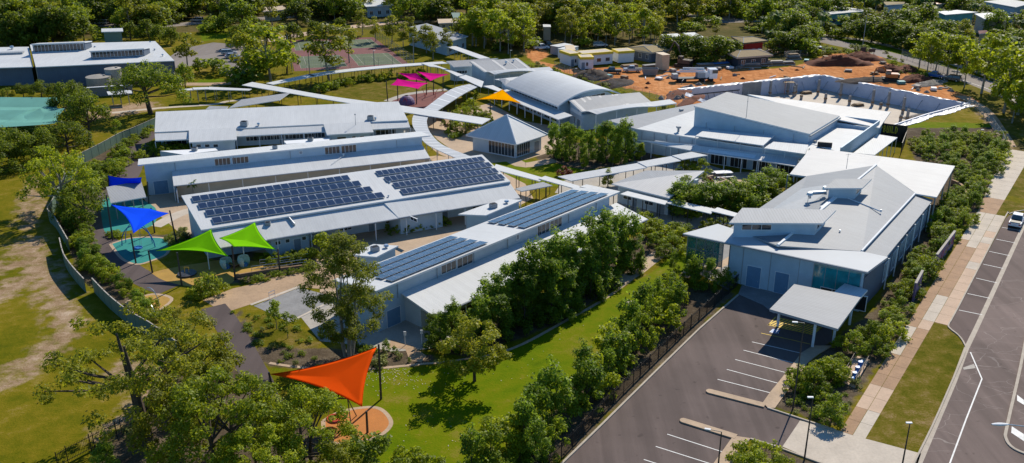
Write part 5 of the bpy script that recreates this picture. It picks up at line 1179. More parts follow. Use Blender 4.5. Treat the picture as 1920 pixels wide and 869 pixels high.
# ------------------------------------------------------------------ play equipment
def hoop(name, label, pts, r, mat, cat='play equipment', extra=None):
    p0 = pts[0]; b = thing(name, label, cat, (p0[0], p0[1], 0)); mb = MB(); mb.tube(pts, r, 8); mb.build('frame', mat, b, smooth=True); return b
def arch(a, e, h, k=12): A, B = P(*a), P(*e); return [A.lerp(B, .5-.5*math.cos(math.pi*i/k))+Vector((0, 0, h*math.sin(math.pi*i/k))) for i in range(k+1)]
b = hoop('nest_swing', 'blue arched nest swing with round basket on the teal pad', arch((229, 461), (291, 464), 3.4), .08, 'play_blue')
mb = MB(); mb.tube(arch((236, 455), (286, 457), 3.4), .06, 8); mb.build('rear_frame', 'play_blue', b, smooth=True)
p = P(258, 465, .55); mb = MB(); mb.tube([p+Vector((.65*math.cos(k*math.pi/8), .65*math.sin(k*math.pi/8), 0)) for k in range(17)], .1, 6, cap=False); mb.cyl((p.x, p.y), .48, .54, .6, n=16); mb.build('basket', 'play_blue', b, smooth=False)
mb = MB()
for an in (.7, 2.4, 3.9, 5.6): mb.tube([p+Vector((.6*math.cos(an), .6*math.sin(an), 0)), P(259, 463, 0)+Vector((.8*math.cos(an), .2, 3.3))], .015, 4)
mb.build('rope', 'post_steel', b)
b = hoop('climbing_arch', 'silver curved climbing loop on the small yellow pad', arch((271, 570), (300, 577), 2.6), .05, 'steel'); mb = MB(); mb.tube(arch((276, 584), (292, 596), 1.5), .05, 8); mb.build('lower_loop', 'steel', b)
mb = MB(); c = P(286, 590); mb.tube([c+Vector((1.1*math.cos(k*.5), .7*math.sin(k*.5), .06)) for k in range(13)], .07, 6); mb.build('ground_ring', 'black', b)
b = thing('spinner', 'small grey spinning disc under the left green sail', 'play equipment', base((351, 515))); p = P(351, 515); mb = MB(); mb.cyl((p.x, p.y), 0, .25, 1.3, n=20); mb.build('disc', 'post_dark', b); mb = MB()
for s in (-.3, .3): mb.tube([p+Vector((s, 0, .2)), p+Vector((s, 0, 1.1))], .04, 6)
mb.tube([p+Vector((-.3, 0, 1.1)), p+Vector((.3, 0, 1.1))], .04, 6); mb.build('handle', 'machine_yellow', b)
for px, l in (((425, 503), 'pale teal pod seat on the left of the yellow pad pair'), ((458, 499), 'pale teal pod seat with round opening, right of the pair')):
    p = P(*px); b = thing('pod_seat', l, 'pod seat', (p.x, p.y, 0), 'pod seats'); mb = MB(); rows = []
    for j in range(7):
        z = j*.25; r_ = .55+.32*math.sin(j/6*math.pi*.8); rows.append([(p.x+r_*math.cos(k*math.pi/8+.3), p.y+r_*math.sin(k*math.pi/8+.3), z) for k in range(13)])
    mb.loft(rows); mb.build('shell', 'play_teal', b, smooth=True); mb = MB(); mb.cyl((p.x, p.y), 0, .45, .5, n=12); mb.build('seat', 'play_blue', b)
b = thing('play_table', 'low brown table between the two pod seats', 'table', base((442, 500))); p = P(442, 500); mb = MB(); mb.cyl((p.x, p.y), .5, .6, .9, n=14); mb.build('tabletop', 'timber', b); mb = MB(); mb.cyl((p.x, p.y), 0, .5, .2, n=8); mb.build('leg', 'timber', b)
b = thing('dish_swing', 'red dish swing on splayed legs over the orange pad', 'play equipment', base((630, 800))); p = P(628, 800); mb = MB(); mb.tube([p+Vector((.75*math.cos(k*math.pi/9), .75*math.sin(k*math.pi/9), .9)) for k in range(19)], .13, 6, cap=False); mb.build('rim', 'play_red', b, smooth=True); mb = MB(); mb.cyl((p.x, p.y), .78, .84, .66, .7, 16); mb.build('dish', 'play_red', b)
ap1, ap2 = p+Vector((-1.9, .5, 3.0)), p+Vector((1.4, .5, 3.0)); mb = MB(); mb.tube([ap1, ap2], .06, 6); mb.build('top_rail', 'post_brown', b)
for a_ in (ap1, ap2):
    for s in (-1.1, 1.1): mb = MB(); mb.tube([a_, Vector((a_.x+(.5 if a_ is ap2 else -.5), a_.y+s*1.3, 0))], .055, 6); mb.build('leg', 'post_brown', b)
for s in (-.6, .6): mb = MB(); mb.tube([p+Vector((s, 0, .9)), p+Vector((s*.6-.2, .5, 3.0))], .02, 4); mb.build('rope', 'post_steel', b)
b = thing('climbing_mound', 'dark dome climbing frame with pale star under the pink sails', 'play equipment', base((765, 192))); p = P(763, 195); rows = []; mb = MB()
for j in range(6): a_ = j/6*math.pi/2; rows.append([(p.x+2.0*math.cos(a_)*math.cos(k*math.pi/8), p.y+2.0*math.cos(a_)*math.sin(k*math.pi/8), 2.1*math.sin(a_)) for k in range(17)])
mb.loft(rows); mb.build('dome', 'mural_purple', b, smooth=True)
mb = MB(); an_ = -1.7; ctr = p+Vector((2.05*math.cos(an_)*.8, 2.05*math.sin(an_)*.8, 1.35)); mb.tube([ctr+Vector((-.5, -.05, -.4)), ctr+Vector((0, .1, .45)), ctr+Vector((.5, -.05, -.4))], .08, 5); mb.build('star', 'play_red', b)
b = thing('climbing_net', 'red framed climbing net beside the dark dome', 'play equipment', base((803, 186))); p = P(806, 184)
for s in (-2.4, 0, 2.4): mb = MB(); mb.tube(arch_ := [p+Vector((s+1.1*math.cos(k*math.pi/8), .6*math.sin(k), 2.4*math.sin(k*math.pi/8))) for k in range(9)], .06, 5); mb.build('hoop', 'play_red', b)
# handrails on the ramp
def handrail(label, px, h=1.0, mat='steel', n=None, cat='handrail'):
    pts = [P(*p) for p in px]; b = thing('handrail', label, cat, (pts[0].x, pts[0].y, 0))
    for k, z in enumerate((h, h*.55)): mb = MB(); mb.tube([p+Vector((0, 0, z)) for p in pts], .035, 6); mb.build('rail', mat, b)
    for i in range(len(pts)-1):
        a, c = pts[i], pts[i+1]; m = max(1, round((c-a).length/1.8))
        for j in range(m+(1 if i == len(pts)-2 else 0)): q_ = a.lerp(c, j/m); mb = MB(); mb.tube([q_, q_+Vector((0, 0, h))], .03, 6); mb.build('post', mat, b)
    return b
handrail('upper steel handrail of the ramp beside the small annexe', [(488, 500), (520, 497), (578, 488)])
handrail('lower steel handrail of the ramp, above the sandy path', [(472, 512), (520, 506), (576, 498)])
handrail('short steel hoop rail at the corner of the grey paving', [(505, 562), (516, 557)])
b = thing('retaining_wall', 'low brown retaining wall along the ramp under the green sail', 'wall', base((500, 515))); mb = MB(); ribbon(W([(440, 521), (500, 511), (578, 501)]), .25, h=.45, mb=mb); mb.build('wall', 'concrete_tan', b)
handrail('brown handrail on the left of the blue water pipe', [(1580, 712), (1602, 674)], 1.0, 'post_brown')
handrail('brown handrail on the right of the blue water pipe', [(1602, 722), (1627, 682)], 1.0, 'post_brown')
b = thing('water_pipe', 'bright blue valve pipe on a timber deck between two handrails', 'pipe', base((1605, 700))); mb = MB(); a, c = P(1598, 712, .5), P(1616, 678, .5); mb.tube([a-Vector((0, 0, .5)), a, c, c-Vector((0, 0, .5))], .2, 10)
for t_ in (.2, .5, .8): q_ = a.lerp(c, t_); mb.cyl((q_.x, q_.y), .3, .95, .26, n=10)
mb.build('pipe', 'play_blue', b); mb = MB(); mb.prism([tuple(p) for p in W([(1575, 716), (1604, 668), (1630, 676), (1602, 728)])], 0, .1); mb.build('deck', 'concrete_pink', b)
# ------------------------------------------------------------------ fences
def panel_fence(label, px, h, mat='fence_green', cat='fence', post_every=2.4, double=True):
    pts = W(px); pts = smooth_line(pts, 3) if len(pts) > 2 else pts; b = thing('panel_fence', label, cat, (*pts[0], 0)); mb = MB()
    for i in range(len(pts)-1): mb.bar(pts[i], pts[i+1], .06, 0, h)
    mb.build('panel', mat, b); mb = MB(); ribbon(pts, .14, z=h+.02, mb=mb); ribbon(pts, .14, z=h+.03, mb=mb)
    mb.build('top_rail', 'trim_grey' if mat != 'fence_green' else 'concrete', b)
    acc = 0
    for i in range(len(pts)-1):
        L = (pts[i+1]-pts[i]).length; t_ = post_every-acc
        while t_ < L: q_ = pts[i].lerp(pts[i+1], t_/L); post(b, q_, h+.08, .06, 'fence_green' if mat == 'fence_green' else 'post_dark'); t_ += post_every
        acc = (acc+L) % post_every
    return b
def foot(px, h): p = P(px[0], px[1], h); q_ = PROJ((p.x, p.y, 0)); return (q_[0], q_[1])
panel_fence('green steel fence running from the long white roof to the bright tree', [foot(p, 2.1) for p in ((292, 221), (253, 238), (223, 250), (190, 268), (152, 287))], 2.1)
panel_fence('green steel fence curving beside the asphalt path', [foot(p, 2.1) for p in ((152, 288), (120, 330), (98, 375), (88.6, 392), (101, 405), (127, 449))], 2.1)
panel_fence('tall curved green fence section casting shadow on the field', [foot(p, 2.1) for p in ((111, 446), (119, 476), (136.7, 501), (157, 523))], 2.1)
panel_fence('green fence section with double top rail nearest the big foreground tree', [foot(p, 2.1) for p in ((172, 521.5), (202, 552), (240, 582), (281, 605), (330, 640))], 2.1)
def picket(label, px, h, mat='black', step=.16, panel=2.4):
    pts = W(px); b = thing('picket_fence', label, 'fence', (*pts[0], 0)); mb = MB(); pm_l = MB()
    for i in range(len(pts)-1):
        a, c = pts[i], pts[i+1]; L = (c-a).length; m = int(L/step)
        for z in (h*.15, h*.85): mb.bar(a, c, .04, z, z+.05)
        for j in range(m): q_ = a.lerp(c, j/m); mb.cyl(q_, .05, h, .018, n=4)
        for j in range(int(L/panel)+1): q_ = a.lerp(c, min(1, j*panel/L)); post(b, q_, h+.1, .05, mat)
    mb.build('railing', mat, b); return b
picket('black steel picket fence at the foot of the big foreground tree', [(110, 880), (128, 868), (178, 842), (229, 816), (278, 788), (300, 740), (318, 690)], 1.8)
picket('black steel picket fence between the hedge and the car park kerb', [(1030, 885), (1110, 798), (1200, 708), (1295, 615), (1384, 535)], 1.8)
def mesh_fence(label, px, h, mat='post_steel', cat='fence', every=3.0, wires=5):
    pts = W(px); b = thing('wire_fence', label, cat, (*pts[0], 0)); mb = MB()
    for i in range(len(pts)-1):
        a, c = pts[i], pts[i+1]; L = (c-a).length
        for k in range(wires): z = h*(k+1)/wires; mb.tube([(*a, z), (*c, z)], .02, 3, cap=False)
        for j in range(int(L/.5)): q_ = a.lerp(c, j*.5/L); mb.tube([(*q_, 0), (*q_, h)], .008, 3, cap=False)
        for j in range(int(L/every)+1): q_ = a.lerp(c, min(1, j*every/L)); post(b, q_, h, .05, mat)
    mb.build('wire_mesh', mat, b); return b
mesh_fence('tall wire fence around the tennis courts', [(548, 137), (776, 126), (700, 69), (538, 75), (548, 137)], 3.2, every=4)
mesh_fence('wire construction fence along the edge of the red earth', [(1040, 128), (1100, 152), (1190, 176), (1250, 196), (1275, 205)], 1.9)
mesh_fence('wire construction fence along the dusty path by the street', [(1690, 108), (1750, 128), (1800, 150)], 1.9)
mesh_fence('wire construction fence beside the grassy bank and path', [(1815, 196), (1850, 224), (1876, 262), (1884, 280)], 1.9)
mesh_fence('wire fence with dark posts along the oval lawn', [(600, 176), (560, 172), (500, 180)], 1.6, 'post_dark')
mesh_fence('dark wire fence behind the oval lawn', [(575, 150), (640, 148), (720, 138), (790, 134)], 1.6, 'post_dark')
mesh_fence('wire fence around the brown-roofed houses', [(1470, 108), (1500, 106), (1560, 100)], 1.8)
b = thing('garden_wall', 'curved brown garden wall end beside the bright white canopy', 'wall', base((1790, 350))); mb = MB(); ribbon(smooth_line(W([(1784, 346), (1798, 352), (1808, 364), (1812, 374)]), 3), .4, h=.9, mb=mb); mb.build('wall', 'concrete_tan', b)
# signs along the footpath
def wallsign(label, a, e, h, mat, name='sign_wall', motif=True):
    A, B = P(*a).xy, P(*e).xy; b = thing(name, label, 'sign', (*A, 0)); mb = MB(); mb.bar(A, B, .25, 0, h); mb.build('panel', mat, b); mb = MB(); mb.bar(A, B, .32, h, h+.12); mb.build('capping', 'concrete', b)
    if motif:
        d = (B-A).normalized(); n_ = Vector((d.y, -d.x)); L = (B-A).length
        n_ = n_ if n_.x > 0 else -n_
        for k in range(5):
            mb = MB(); c = A+d*(L*(.12+.19*k))+n_*.14; r_ = .55
            mb.tube([(c.x+d.x*r_*math.cos(t_*.7), c.y+d.y*r_*math.cos(t_*.7), h*.5+r_*math.sin(t_*.7)) for t_ in range(10)], .04, 4); mb.build('motif', ('concrete_pink', 'play_red', 'machine_yellow')[k % 3], b)
    return b
wallsign('long purple-brown patterned sign wall among the shrubs by the footpath', (1752, 504), (1786, 458), 2.1, 'mural_purple')
wallsign('narrow patterned sign panel deeper in the footpath shrubs', (1711, 566), (1724, 541), 2.6, 'mural_purple', motif=False)
# ------------------------------------------------------------------ lamps
def lamp(label, bx, ty, arm=(-.9, .1), group=None, r=.075, mat='post_dark', tx=None):
    p = P(*bx); h = HT(bx[1], ty); b = thing('street_lamp', label, 'lamp post', (p.x, p.y, 0), group); mb = MB(); mb.cyl((p.x, p.y), 0, h, r*1.2, r*.7, 8); mb.build('pole', mat, b)
    mb = MB(); c = Vector((p.x, p.y, h)); e = c+Vector((arm[0], arm[1], .05)); mb.tube([c, e], .035, 6); mb.build('arm', mat, b)
    mb = MB(); mb.box((e.x, e.y, e.z), (.55, .22, .09), math.atan2(arm[1], arm[0])); mb.build('lamp_head', 'trim_white', b); return b
lp = 'car park lamps'
lamp('tall dark lamp post rising past the entrance carport', (1486.6, 766.7), 606, group=lp)
lamp('dark lamp post at the driveway beside the shrub bed', (1508, 863), 746, (-.25, 0), lp)
lamp('dark lamp post on the pale walkway between the parking bays', (1344, 900), 810, (-1.2, .35), lp)
lamp('thin lamp post on the grass verge near the driveway', (1688, 892), 794, (-.1, 0), lp)
lamp('lamp post on the grassy bank beyond the hall', (1830, 292), 244, (.3, 0), r=.06)
lamp('lamp post beside the yellow sail', (888, 210), 185, (-.4, 0), r=.06)
lamp('tall street lamp leaning slightly by the far road', (1616, 96), 28, (1.2, .2), r=.12, mat='post_steel')
lamp('lamp post on the edge of the red earth near the white cabins', (1075, 150), 129, (.7, 0), r=.06)
lamp('tall pole behind the rear striped roof', (957, 112), 95, (.2, 0), r=.08, mat='post_steel')
lamp('tennis court lamp pole in the middle of the near fence', (581, 140), 88, (.2, 0), r=.12, mat='post_steel')
lamp('tennis court lamp pole right of the near courts', (702, 130), 96, (.2, 0), r=.12, mat='post_steel')
lamp('tennis court lamp pole by the far right corner', (776, 118), 70, (.2, 0), r=.12, mat='post_steel')
b = thing('street_lamp', 'large street lamp head reaching in over the road at the right edge', 'lamp post', (0, 0, 0)); hd = P(1876, 796, 9.5); ba = Vector((hd.x+4.2, hd.y-.6, 0)); b.location = ba
mb = MB(); mb.cyl((ba.x, ba.y), 0, 9.2, .13, .08, 10); mb.build('pole', 'steel', b); mb = MB(); mb.tube([(ba.x, ba.y, 9.2), (ba.x-1.2, ba.y+.15, 9.45), tuple(hd+Vector((.5, 0, 0)))], .05, 8); mb.build('arm', 'steel', b)
mb = MB(); rows = []
for j in range(9): t_ = j/8; r_ = .19*math.sin(math.pi*(.08+.84*t_))**.6; rows.append([(hd.x-.75+1.4*t_, hd.y+r_*math.cos(k*math.pi/4), hd.z+.6*r_*math.sin(k*math.pi/4)) for k in range(9)])
mb.loft(rows); mb.build('lamp_head', 'trim_white', b, smooth=True)
b = thing('bollard_tap', 'small post with cross handle on a concrete pad in the lawn', 'tap post', base((1190, 568))); p = P(1190, 568); mb = MB(); mb.cyl((p.x, p.y), 0, 1.0, .1, n=8); mb.build('post', 'post_brown', b); mb = MB(); mb.tube([(p.x-.4, p.y, .92), (p.x+.4, p.y, .92)], .07, 6); mb.build('handle', 'post_brown', b); mb = MB(); mb.box((p.x-.3, p.y-.1, .04), (1.5, 1.1, .08), .3); mb.build('pad', 'concrete_pale', b)
for px, l in (((760, 648), 'left white marker post at the end of the shaded apron'), ((791, 645), 'right white marker post at the end of the shaded apron')):
    p = P(*px); b = thing('marker_post', l, 'post', (p.x, p.y, 0), 'white marker posts'); mb = MB(); mb.cyl((p.x, p.y), 0, 1.7, .05, n=6); mb.build('post', 'trim_white', b); mb = MB(); mb.box((p.x, p.y, 1.6), (.3, .08, .5), 0); mb.build('plate', 'trim_white', b)
# courtyard furniture and a visitor
def picnic(px, label, s=1.0, rz=0.0):
    p = P(*px); b = thing('picnic_table', label, 'picnic table', (p.x, p.y, 0), rotz=rz)
    def part(n_, c, size, m): mb = MB(); mb.box(c, size, 0); o = mb.build(n_, m, None); o.parent = b; return o
    part('tabletop', (0, 0, .75*s), (2.6*s, 1.3*s, .1), 'trim_white'); part('seat', (0, -1.15*s, .45), (2.6*s, .45, .08), 'trim_white'); part('seat', (0, 1.15*s, .45), (2.6*s, .45, .08), 'trim_white')
    for x in (-.85*s, .85*s):
        mb = MB(); mb.tube([(x, -1.3*s, 0), (x, -.3, .7*s)], .06, 5); mb.tube([(x, 1.3*s, 0), (x, .3, .7*s)], .06, 5); mb.tube([(x, -1.2*s, .4), (x, 1.2*s, .4)], .05, 5); o = mb.build('leg_frame', 'post_dark', None); o.parent = b
    return b
picnic((1355, 332), 'white picnic table in front of the dark hall verandah', 1.25, .15)
b = thing('planter', 'square concrete planter edging with red-leaved shrubs in the courtyard', 'planter', base((1340, 345))); mb = MB(); ribbon(W([(1318, 338), (1340, 333), (1362, 342), (1333, 352)]), .4, h=.5, mb=mb); mb.build('edging', 'path_peach', b)
b = thing('curved_bench', 'curved brown bench wall beside the curved walkway', 'bench', base((830, 235))); mb = MB(); ribbon(smooth_line(W([(818, 226), (830, 226), (838, 231), (839, 238)]), 4), .6, h=.6, mb=mb); mb.build('wall', 'timber', b); mb = MB(); ribbon(smooth_line(W([(818, 226), (830, 226), (838, 231), (839, 238)]), 4), .7, z=.62, mb=mb); mb.build('seat', 'concrete_tan', b)
def person(px, label, rz, shirt, h=1.68):
    p = P(*px); b = thing('person', label, 'person', (p.x, p.y, 0), rotz=rz); k = h/1.7
    J = {'pel': (0, 0, .95), 'wst': (0, 0, 1.08), 'chs': (0, .01, 1.30), 'nck': (0, 0, 1.46), 'hd0': (0, .02, 1.54), 'hd1': (0, .03, 1.66), 'lh': (-.1, 0, .90), 'lk': (-.11, .06, .50), 'la': (-.11, -.02, .09), 'lt': (-.12, .14, .04), 'rh': (.1, 0, .90), 'rk': (.11, -.02, .50), 'ra': (.12, -.10, .09), 'rt': (.12, .05, .04), 'ls': (-.19, 0, 1.40), 'le': (-.25, -.03, 1.13), 'lw': (-.24, .08, .90), 'lf': (-.24, .1, .80), 'rs': (.19, 0, 1.40), 're': (.25, -.05, 1.13), 'rw': (.25, .05, .90), 'rf': (.25, .07, .80)}
    R = {'pel': .15, 'wst': .125, 'chs': .16, 'nck': .06, 'hd0': .085, 'hd1': .095, 'lh': .1, 'lk': .065, 'la': .045, 'lt': .04, 'ls': .07, 'le': .045, 'lw': .032, 'lf': .03}
    E = [('pel', 'wst'), ('wst', 'chs'), ('chs', 'nck'), ('nck', 'hd0'), ('hd0', 'hd1'), ('pel', 'lh'), ('lh', 'lk'), ('lk', 'la'), ('la', 'lt'), ('pel', 'rh'), ('rh', 'rk'), ('rk', 'ra'), ('ra', 'rt'), ('chs', 'ls'), ('ls', 'le'), ('le', 'lw'), ('lw', 'lf'), ('chs', 'rs'), ('rs', 're'), ('re', 'rw'), ('rw', 'rf')]
    ks = list(J); me = bpy.data.meshes.new('body'); me.from_pydata([tuple(c*k for c in J[q]) for q in ks], [(ks.index(a), ks.index(c)) for a, c in E], [])
    o = bpy.data.objects.new('body', me); COL.objects.link(o); o.parent = b
    m = o.modifiers.new('skin', 'SKIN'); me.skin_vertices or None
    if not me.skin_vertices:
        bm = bmesh.new(); bm.from_mesh(me); bm.verts.layers.skin.verify(); bm.to_mesh(me); bm.free()
    for i, q in enumerate(ks): r_ = R.get(q, R.get('l'+q[1:], .06)); me.skin_vertices[0].data[i].radius = (r_*k, r_*k*.85); me.skin_vertices[0].data[i].use_root = (q == 'pel')
    o.modifiers.new('sub', 'SUBSURF').levels = 1; o.modifiers['sub'].render_levels = 1
    t = M.get('skin'); me.materials.append(M['skin'])
    def tube_part(n_, segs, m_):
        mb = MB()
        for pts_, rr in segs: mb.tube([tuple(c*k for c in J[q]) for q in pts_], [r_*k for r_ in rr], 10)
        q_ = mb.build(n_, m_, None, smooth=True); q_.parent = b
    tube_part('shirt', [(('wst', 'chs', 'nck'), (.165, .19, .085)), (('chs', 'ls', 'le'), (.12, .085, .06)), (('chs', 'rs', 're'), (.12, .085, .06))], shirt)
    tube_part('trousers', [(('wst', 'pel'), (.16, .17)), (('pel', 'lh', 'lk', 'la'), (.13, .115, .08, .065)), (('pel', 'rh', 'rk', 'ra'), (.13, .115, .08, .065))], 'cloth_blue')
    mb = MB(); mb.cyl((0, .02*k), 1.60*k, 1.74*k, .105*k, .06*k, 10); q_ = mb.build('hair', 'hair', None, smooth=True); q_.parent = b
    return b
person((1376, 346), 'person in a pale top walking past the picnic table', .4, 'cloth_white')
# ------------------------------------------------------------------ the excavated basement and its site
PB = [(p.x, p.y) for p in PIT]; D = -3.55
mb = MB(); mb.face([(*p, D) for p in (PB if sum(PB[i][0]*PB[(i+1) % 7][1]-PB[(i+1) % 7][0]*PB[i][1] for i in range(7)) > 0 else PB[::-1])]); tag(mb.build('basement_slab', 'concrete_pale'), kind='structure')
names = [('long lilac-grey retaining wall on the back left of the basement', 'wall_purple'), ('long blue-grey retaining wall on the street side of the basement', 'panel_lilac'), ('low retaining wall end at the basement ramp', 'panel_lilac'), ('near right retaining wall of the basement by the ramp', 'panel_lilac'), ('retaining wall behind the hall roof', 'panel_lilac'), ('retaining wall hidden behind the gymnasium', 'panel_lilac'), ('short white-edged retaining wall at the left end of the basement', 'wall_purple')]
for i in range(7):
    a, c = Vector(PB[i]), Vector(PB[(i+1) % 7]); b = thing('retaining_wall', names[i][0], 'wall', (*a, D))
    mid = P(1425, 152).xy
    if i == 0:
        t_ = .55; m_ = a.lerp(c, t_); mb = MB(); mb.bar(a, m_, .3, D, .1); mb.build('panel', 'wall_purple', b); mb = MB(); mb.bar(m_, c, .3, D, .1); mb.build('panel', 'panel_lilac', b)
        d_ = (c-a).normalized(); n_ = Vector((d_.y, -d_.x)); u0 = a.lerp(c, .42)+n_*.3; u1 = a.lerp(c, .55)+n_*.3; mb = MB(); mb.bar(u0, u1, .2, D, .3); mb.build('dark_panel', 'concrete_grey', b)
        mb = MB(); mb.bar(a+n_*.25, a.lerp(c, .4)+n_*.25, .12, -1.5, -1.3); mb.build('waler', 'black', b)
        for k in range(9): q_ = a.lerp(c, .05+.042*k)+n_*.3; mb = MB(); mb.tube([(q_.x, q_.y, -1.4), (q_.x+n_.x*1.5, q_.y+n_.y*1.5, D)], .06, 4); mb.build('prop', 'black', b)
    else:
        mb = MB(); mb.bar(a, c, .3, D, .1 if i not in (2, 3) else .5); mb.build('panel', names[i][1], b)
    if i in (0, 1):
        d_ = (c-a).normalized(); n_ = Vector((d_.y, -d_.x)); L = (c-a).length; m = int(L/4.2); n_ = n_ if n_.y < 0 else -n_
        for k in range(m):
            t_ = (k+.5)/m
            if i == 0 and t_ < .6: continue
            q_ = a.lerp(c, t_)+n_*.2; mb = MB(); mb.tube([(q_.x, q_.y, -1.0), (q_.x+n_.x*2.2-d_.x*.3, q_.y+n_.y*2.2-d_.y*.3, D)], .07, 5); mb.build('prop', 'post_steel', b)
# crumpled white plastic along the rim
def crumple(label, line, w, seed):
    r = random.Random(seed); pts = []
    for i in range(len(line)-1):
        a, c = Vector(line[i]), Vector(line[i+1]); m = max(1, int((c-a).length/.8)); pts += [a.lerp(c, k/m) for k in range(m)]
    pts.append(Vector(line[-1])); b = thing('plastic_sheet', label, 'plastic sheet', (*pts[0], 0)); rows = []
    for i, p in enumerate(pts):
        d_ = (pts[min(i+1, len(pts)-1)]-pts[max(i-1, 0)]).normalized(); n_ = Vector((-d_.y, d_.x)); n_ = n_*w
        ws = 1+.18*math.sin(i*.37+seed)+r.uniform(-.1, .15)
        rows.append([(*(p-n_*.12), .14)]+[(*(p+n_*ws*k/5+d_*r.uniform(-.2, .2)), .10+r.uniform(0, .32)*(1-k/6)) for k in range(6)]+[(*(p+n_*ws*1.03), .015)])
    mb = MB(); mb.loft(rows); mb.build('sheet', 'plastic_sheet', b)
crumple('crumpled white plastic along the back rim of the basement', [PB[0], PB[1]], 1.7, 1); crumple('crumpled white plastic along the street-side rim of the basement', [PB[1], PB[2]], 1.3, 2)
crumple('crumpled white plastic beside the basement ramp', [PB[2], PB[3], PB[4]], 1.7, 3); crumple('white plastic at the hidden left rim of the basement', [PB[6], PB[0]], 1.6, 4); crumple('white plastic edge behind the gymnasium roof', [PB[4], PB[5], PB[6]], 1.0, 5)
cp = [((1443, 181), 151), ((1444, 174), 160), ((1491, 179), 158), ((1533, 179), 150), ((1488, 181), 162), ((1502, 187), 180), ((1547, 192), 176), ((1575, 185), 154), ((1592, 197), 180), ((1635, 199), 167), ((1651, 203), 193), ((1664, 203), 173), ((1692, 214), 179), ((1700, 229), 205), ((1688, 228), 216), ((1749, 210), 192), ((1400, 172), 158), ((1476, 178), 155)]
gp = lambda x, y: P(x, y, D)
for i, (bx, ty) in enumerate(cp):
    p = gp(*bx); e = ty-434.5; top = CH-p.y*(e*CT+F*ST)/(F*CT-e*ST); top = max(-2.6, min(top, .6))
    b = thing('concrete_column', 'unfinished concrete column with starter bars standing on the basement slab', 'column', (p.x, p.y, D), 'basement columns'); mb = MB(); mb.box((p.x, p.y, (D+top)/2), (.5, .5, top-D), .4); mb.build('shaft', 'concrete_grey', b)
    mb = MB(); mb.box((p.x, p.y, D+1.0), (.62, .62, .35), .4); mb.build('formwork_collar', 'timber', b); mb = MB()
    for s in (-.15, .15):
        for s2 in (-.15, .15): mb.tube([(p.x+s, p.y+s2, top), (p.x+s, p.y+s2, top+.8)], .02, 3)
    mb.build('starter_bars', 'bark_dark', b)
b = thing('scaffold', 'small orange and grey scaffold tower in the back corner of the basement', 'scaffold', (*gp(1477, 176).xy, D)); p = gp(1477, 176)
for sx in (-1, 1):
    for sy in (-1, 1): mb = MB(); mb.tube([(p.x+sx*1.2, p.y+sy*1.0, D), (p.x+sx*1.2, p.y+sy*1.0, .2)], .06, 5); mb.build('upright', 'machine_orange' if sx < 0 else 'post_steel', b)
mb = MB(); mb.box((p.x, p.y, -.4), (2.8, 2.2, .1)); mb.build('platform', 'timber', b)
for px, l in (((1511, 176), 'stack of boards on the basement slab by the tall column'), ((1608, 199), 'small rust-coloured pile of formwork on the slab')):
    p = gp(*px); b = thing('board_stack', l, 'boards', (p.x, p.y, D)); 
    for k in range(3): mb = MB(); mb.box((p.x+.1*k, p.y, D+.15+.2*k), (3.0-.4*k, 1.4, .16), .2*k); mb.build('board', 'timber', b)
b = thing('rubble_pile', 'pile of dark rubble and steel on the basement ramp', 'rubble', (*gp(1735, 224).xy, D))
def heap(parent, ctr, rx, ry, h, mat, seed, rz=0.0, z0=0.0, name='heap', rough=.25):
    r = np.random.default_rng(seed); n_, m_ = 10, 22; rows = []; ph = r.uniform(0, 6, 6)
    for i in range(n_+1):
        f_ = i/n_; row = []
        for k in range(m_+1):
            a = 2*math.pi*k/m_; w_ = 1+.18*math.sin(2*a+ph[0])+.12*math.sin(3*a+ph[1])+.08*math.sin(5*a+ph[2]); x = rx*(1-f_)*w_*math.cos(a); y = ry*(1-f_)*w_*math.sin(a)
            z = h*(1-(1-f_)**1.5)*(1+rough*math.sin(a*4+ph[3]+f_*3)*(1-f_))+(r.uniform(-.14, .14)*h if 0 < i < n_ and k < m_ else 0)
            if k == m_: z = row[0][2] if row else z; 
            c_, s_ = math.cos(rz), math.sin(rz); X_, Y_ = x*c_-y*s_, x*s_+y*c_
            row.append((ctr[0]+X_, ctr[1]+Y_, z0+max(-.05, z) if i else z0-.15))
        row[-1] = row[0]; rows.append(row)
    mb = MB(); mb.loft(rows); return mb.build(name, mat, parent, smooth=True, weld=True)
p = gp(1733, 224); heap(b, (p.x, p.y), 7, 3, 1.2, 'rubble', 9, .3, D)
for i, (px, rx, ry, h, m, l) in enumerate((((1570, 121), 9, 4, 2.6, 'soil_red', 'largest dark red soil heap by the street fence'), ((1612, 112), 8, 3.5, 2.3, 'soil_red', 'dark red soil heap right of the largest, by the gate'), ((1628, 152), 8, 3, 1.0, 'soil_dark', 'low dark brown soil heap beside the basement rim'), ((1668, 134), 5, 3, 1.9, 'soil_red', 'dark red heap behind the small excavator'), ((1715, 152), 5, 2.8, 1.7, 'soil_red', 'dark red heap right of the excavator'), ((1745, 158), 6, 2.5, 1.0, 'rubble', 'mixed rubble heap near the street trees'), ((1108, 148), 7, 3.5, 2.4, 'soil_dark', 'dark heap beside the wire fence below the white cabins'), ((1150, 160), 8, 3, 1.6, 'soil_dark', 'low grassy dark heap along the wire fence'), ((1700, 132), 5, 2.5, 1.5, 'soil_red', 'small red heap near the street fence'), ((1270, 178), 6, 2.5, 1.0, 'soil_red', 'low red spoil heap at the left end of the basement'), ((1295, 190), 7, 2, .9, 'soil_red', 'low red spoil bank below the white plastic corner'))):
    p = P(*px); b = thing('soil_heap', l, 'soil heap', (p.x, p.y, 0), 'soil heaps on the building site'); heap(b, (p.x, p.y), rx, ry, h, m, 20+i, .1*i)
r = random.Random(5)
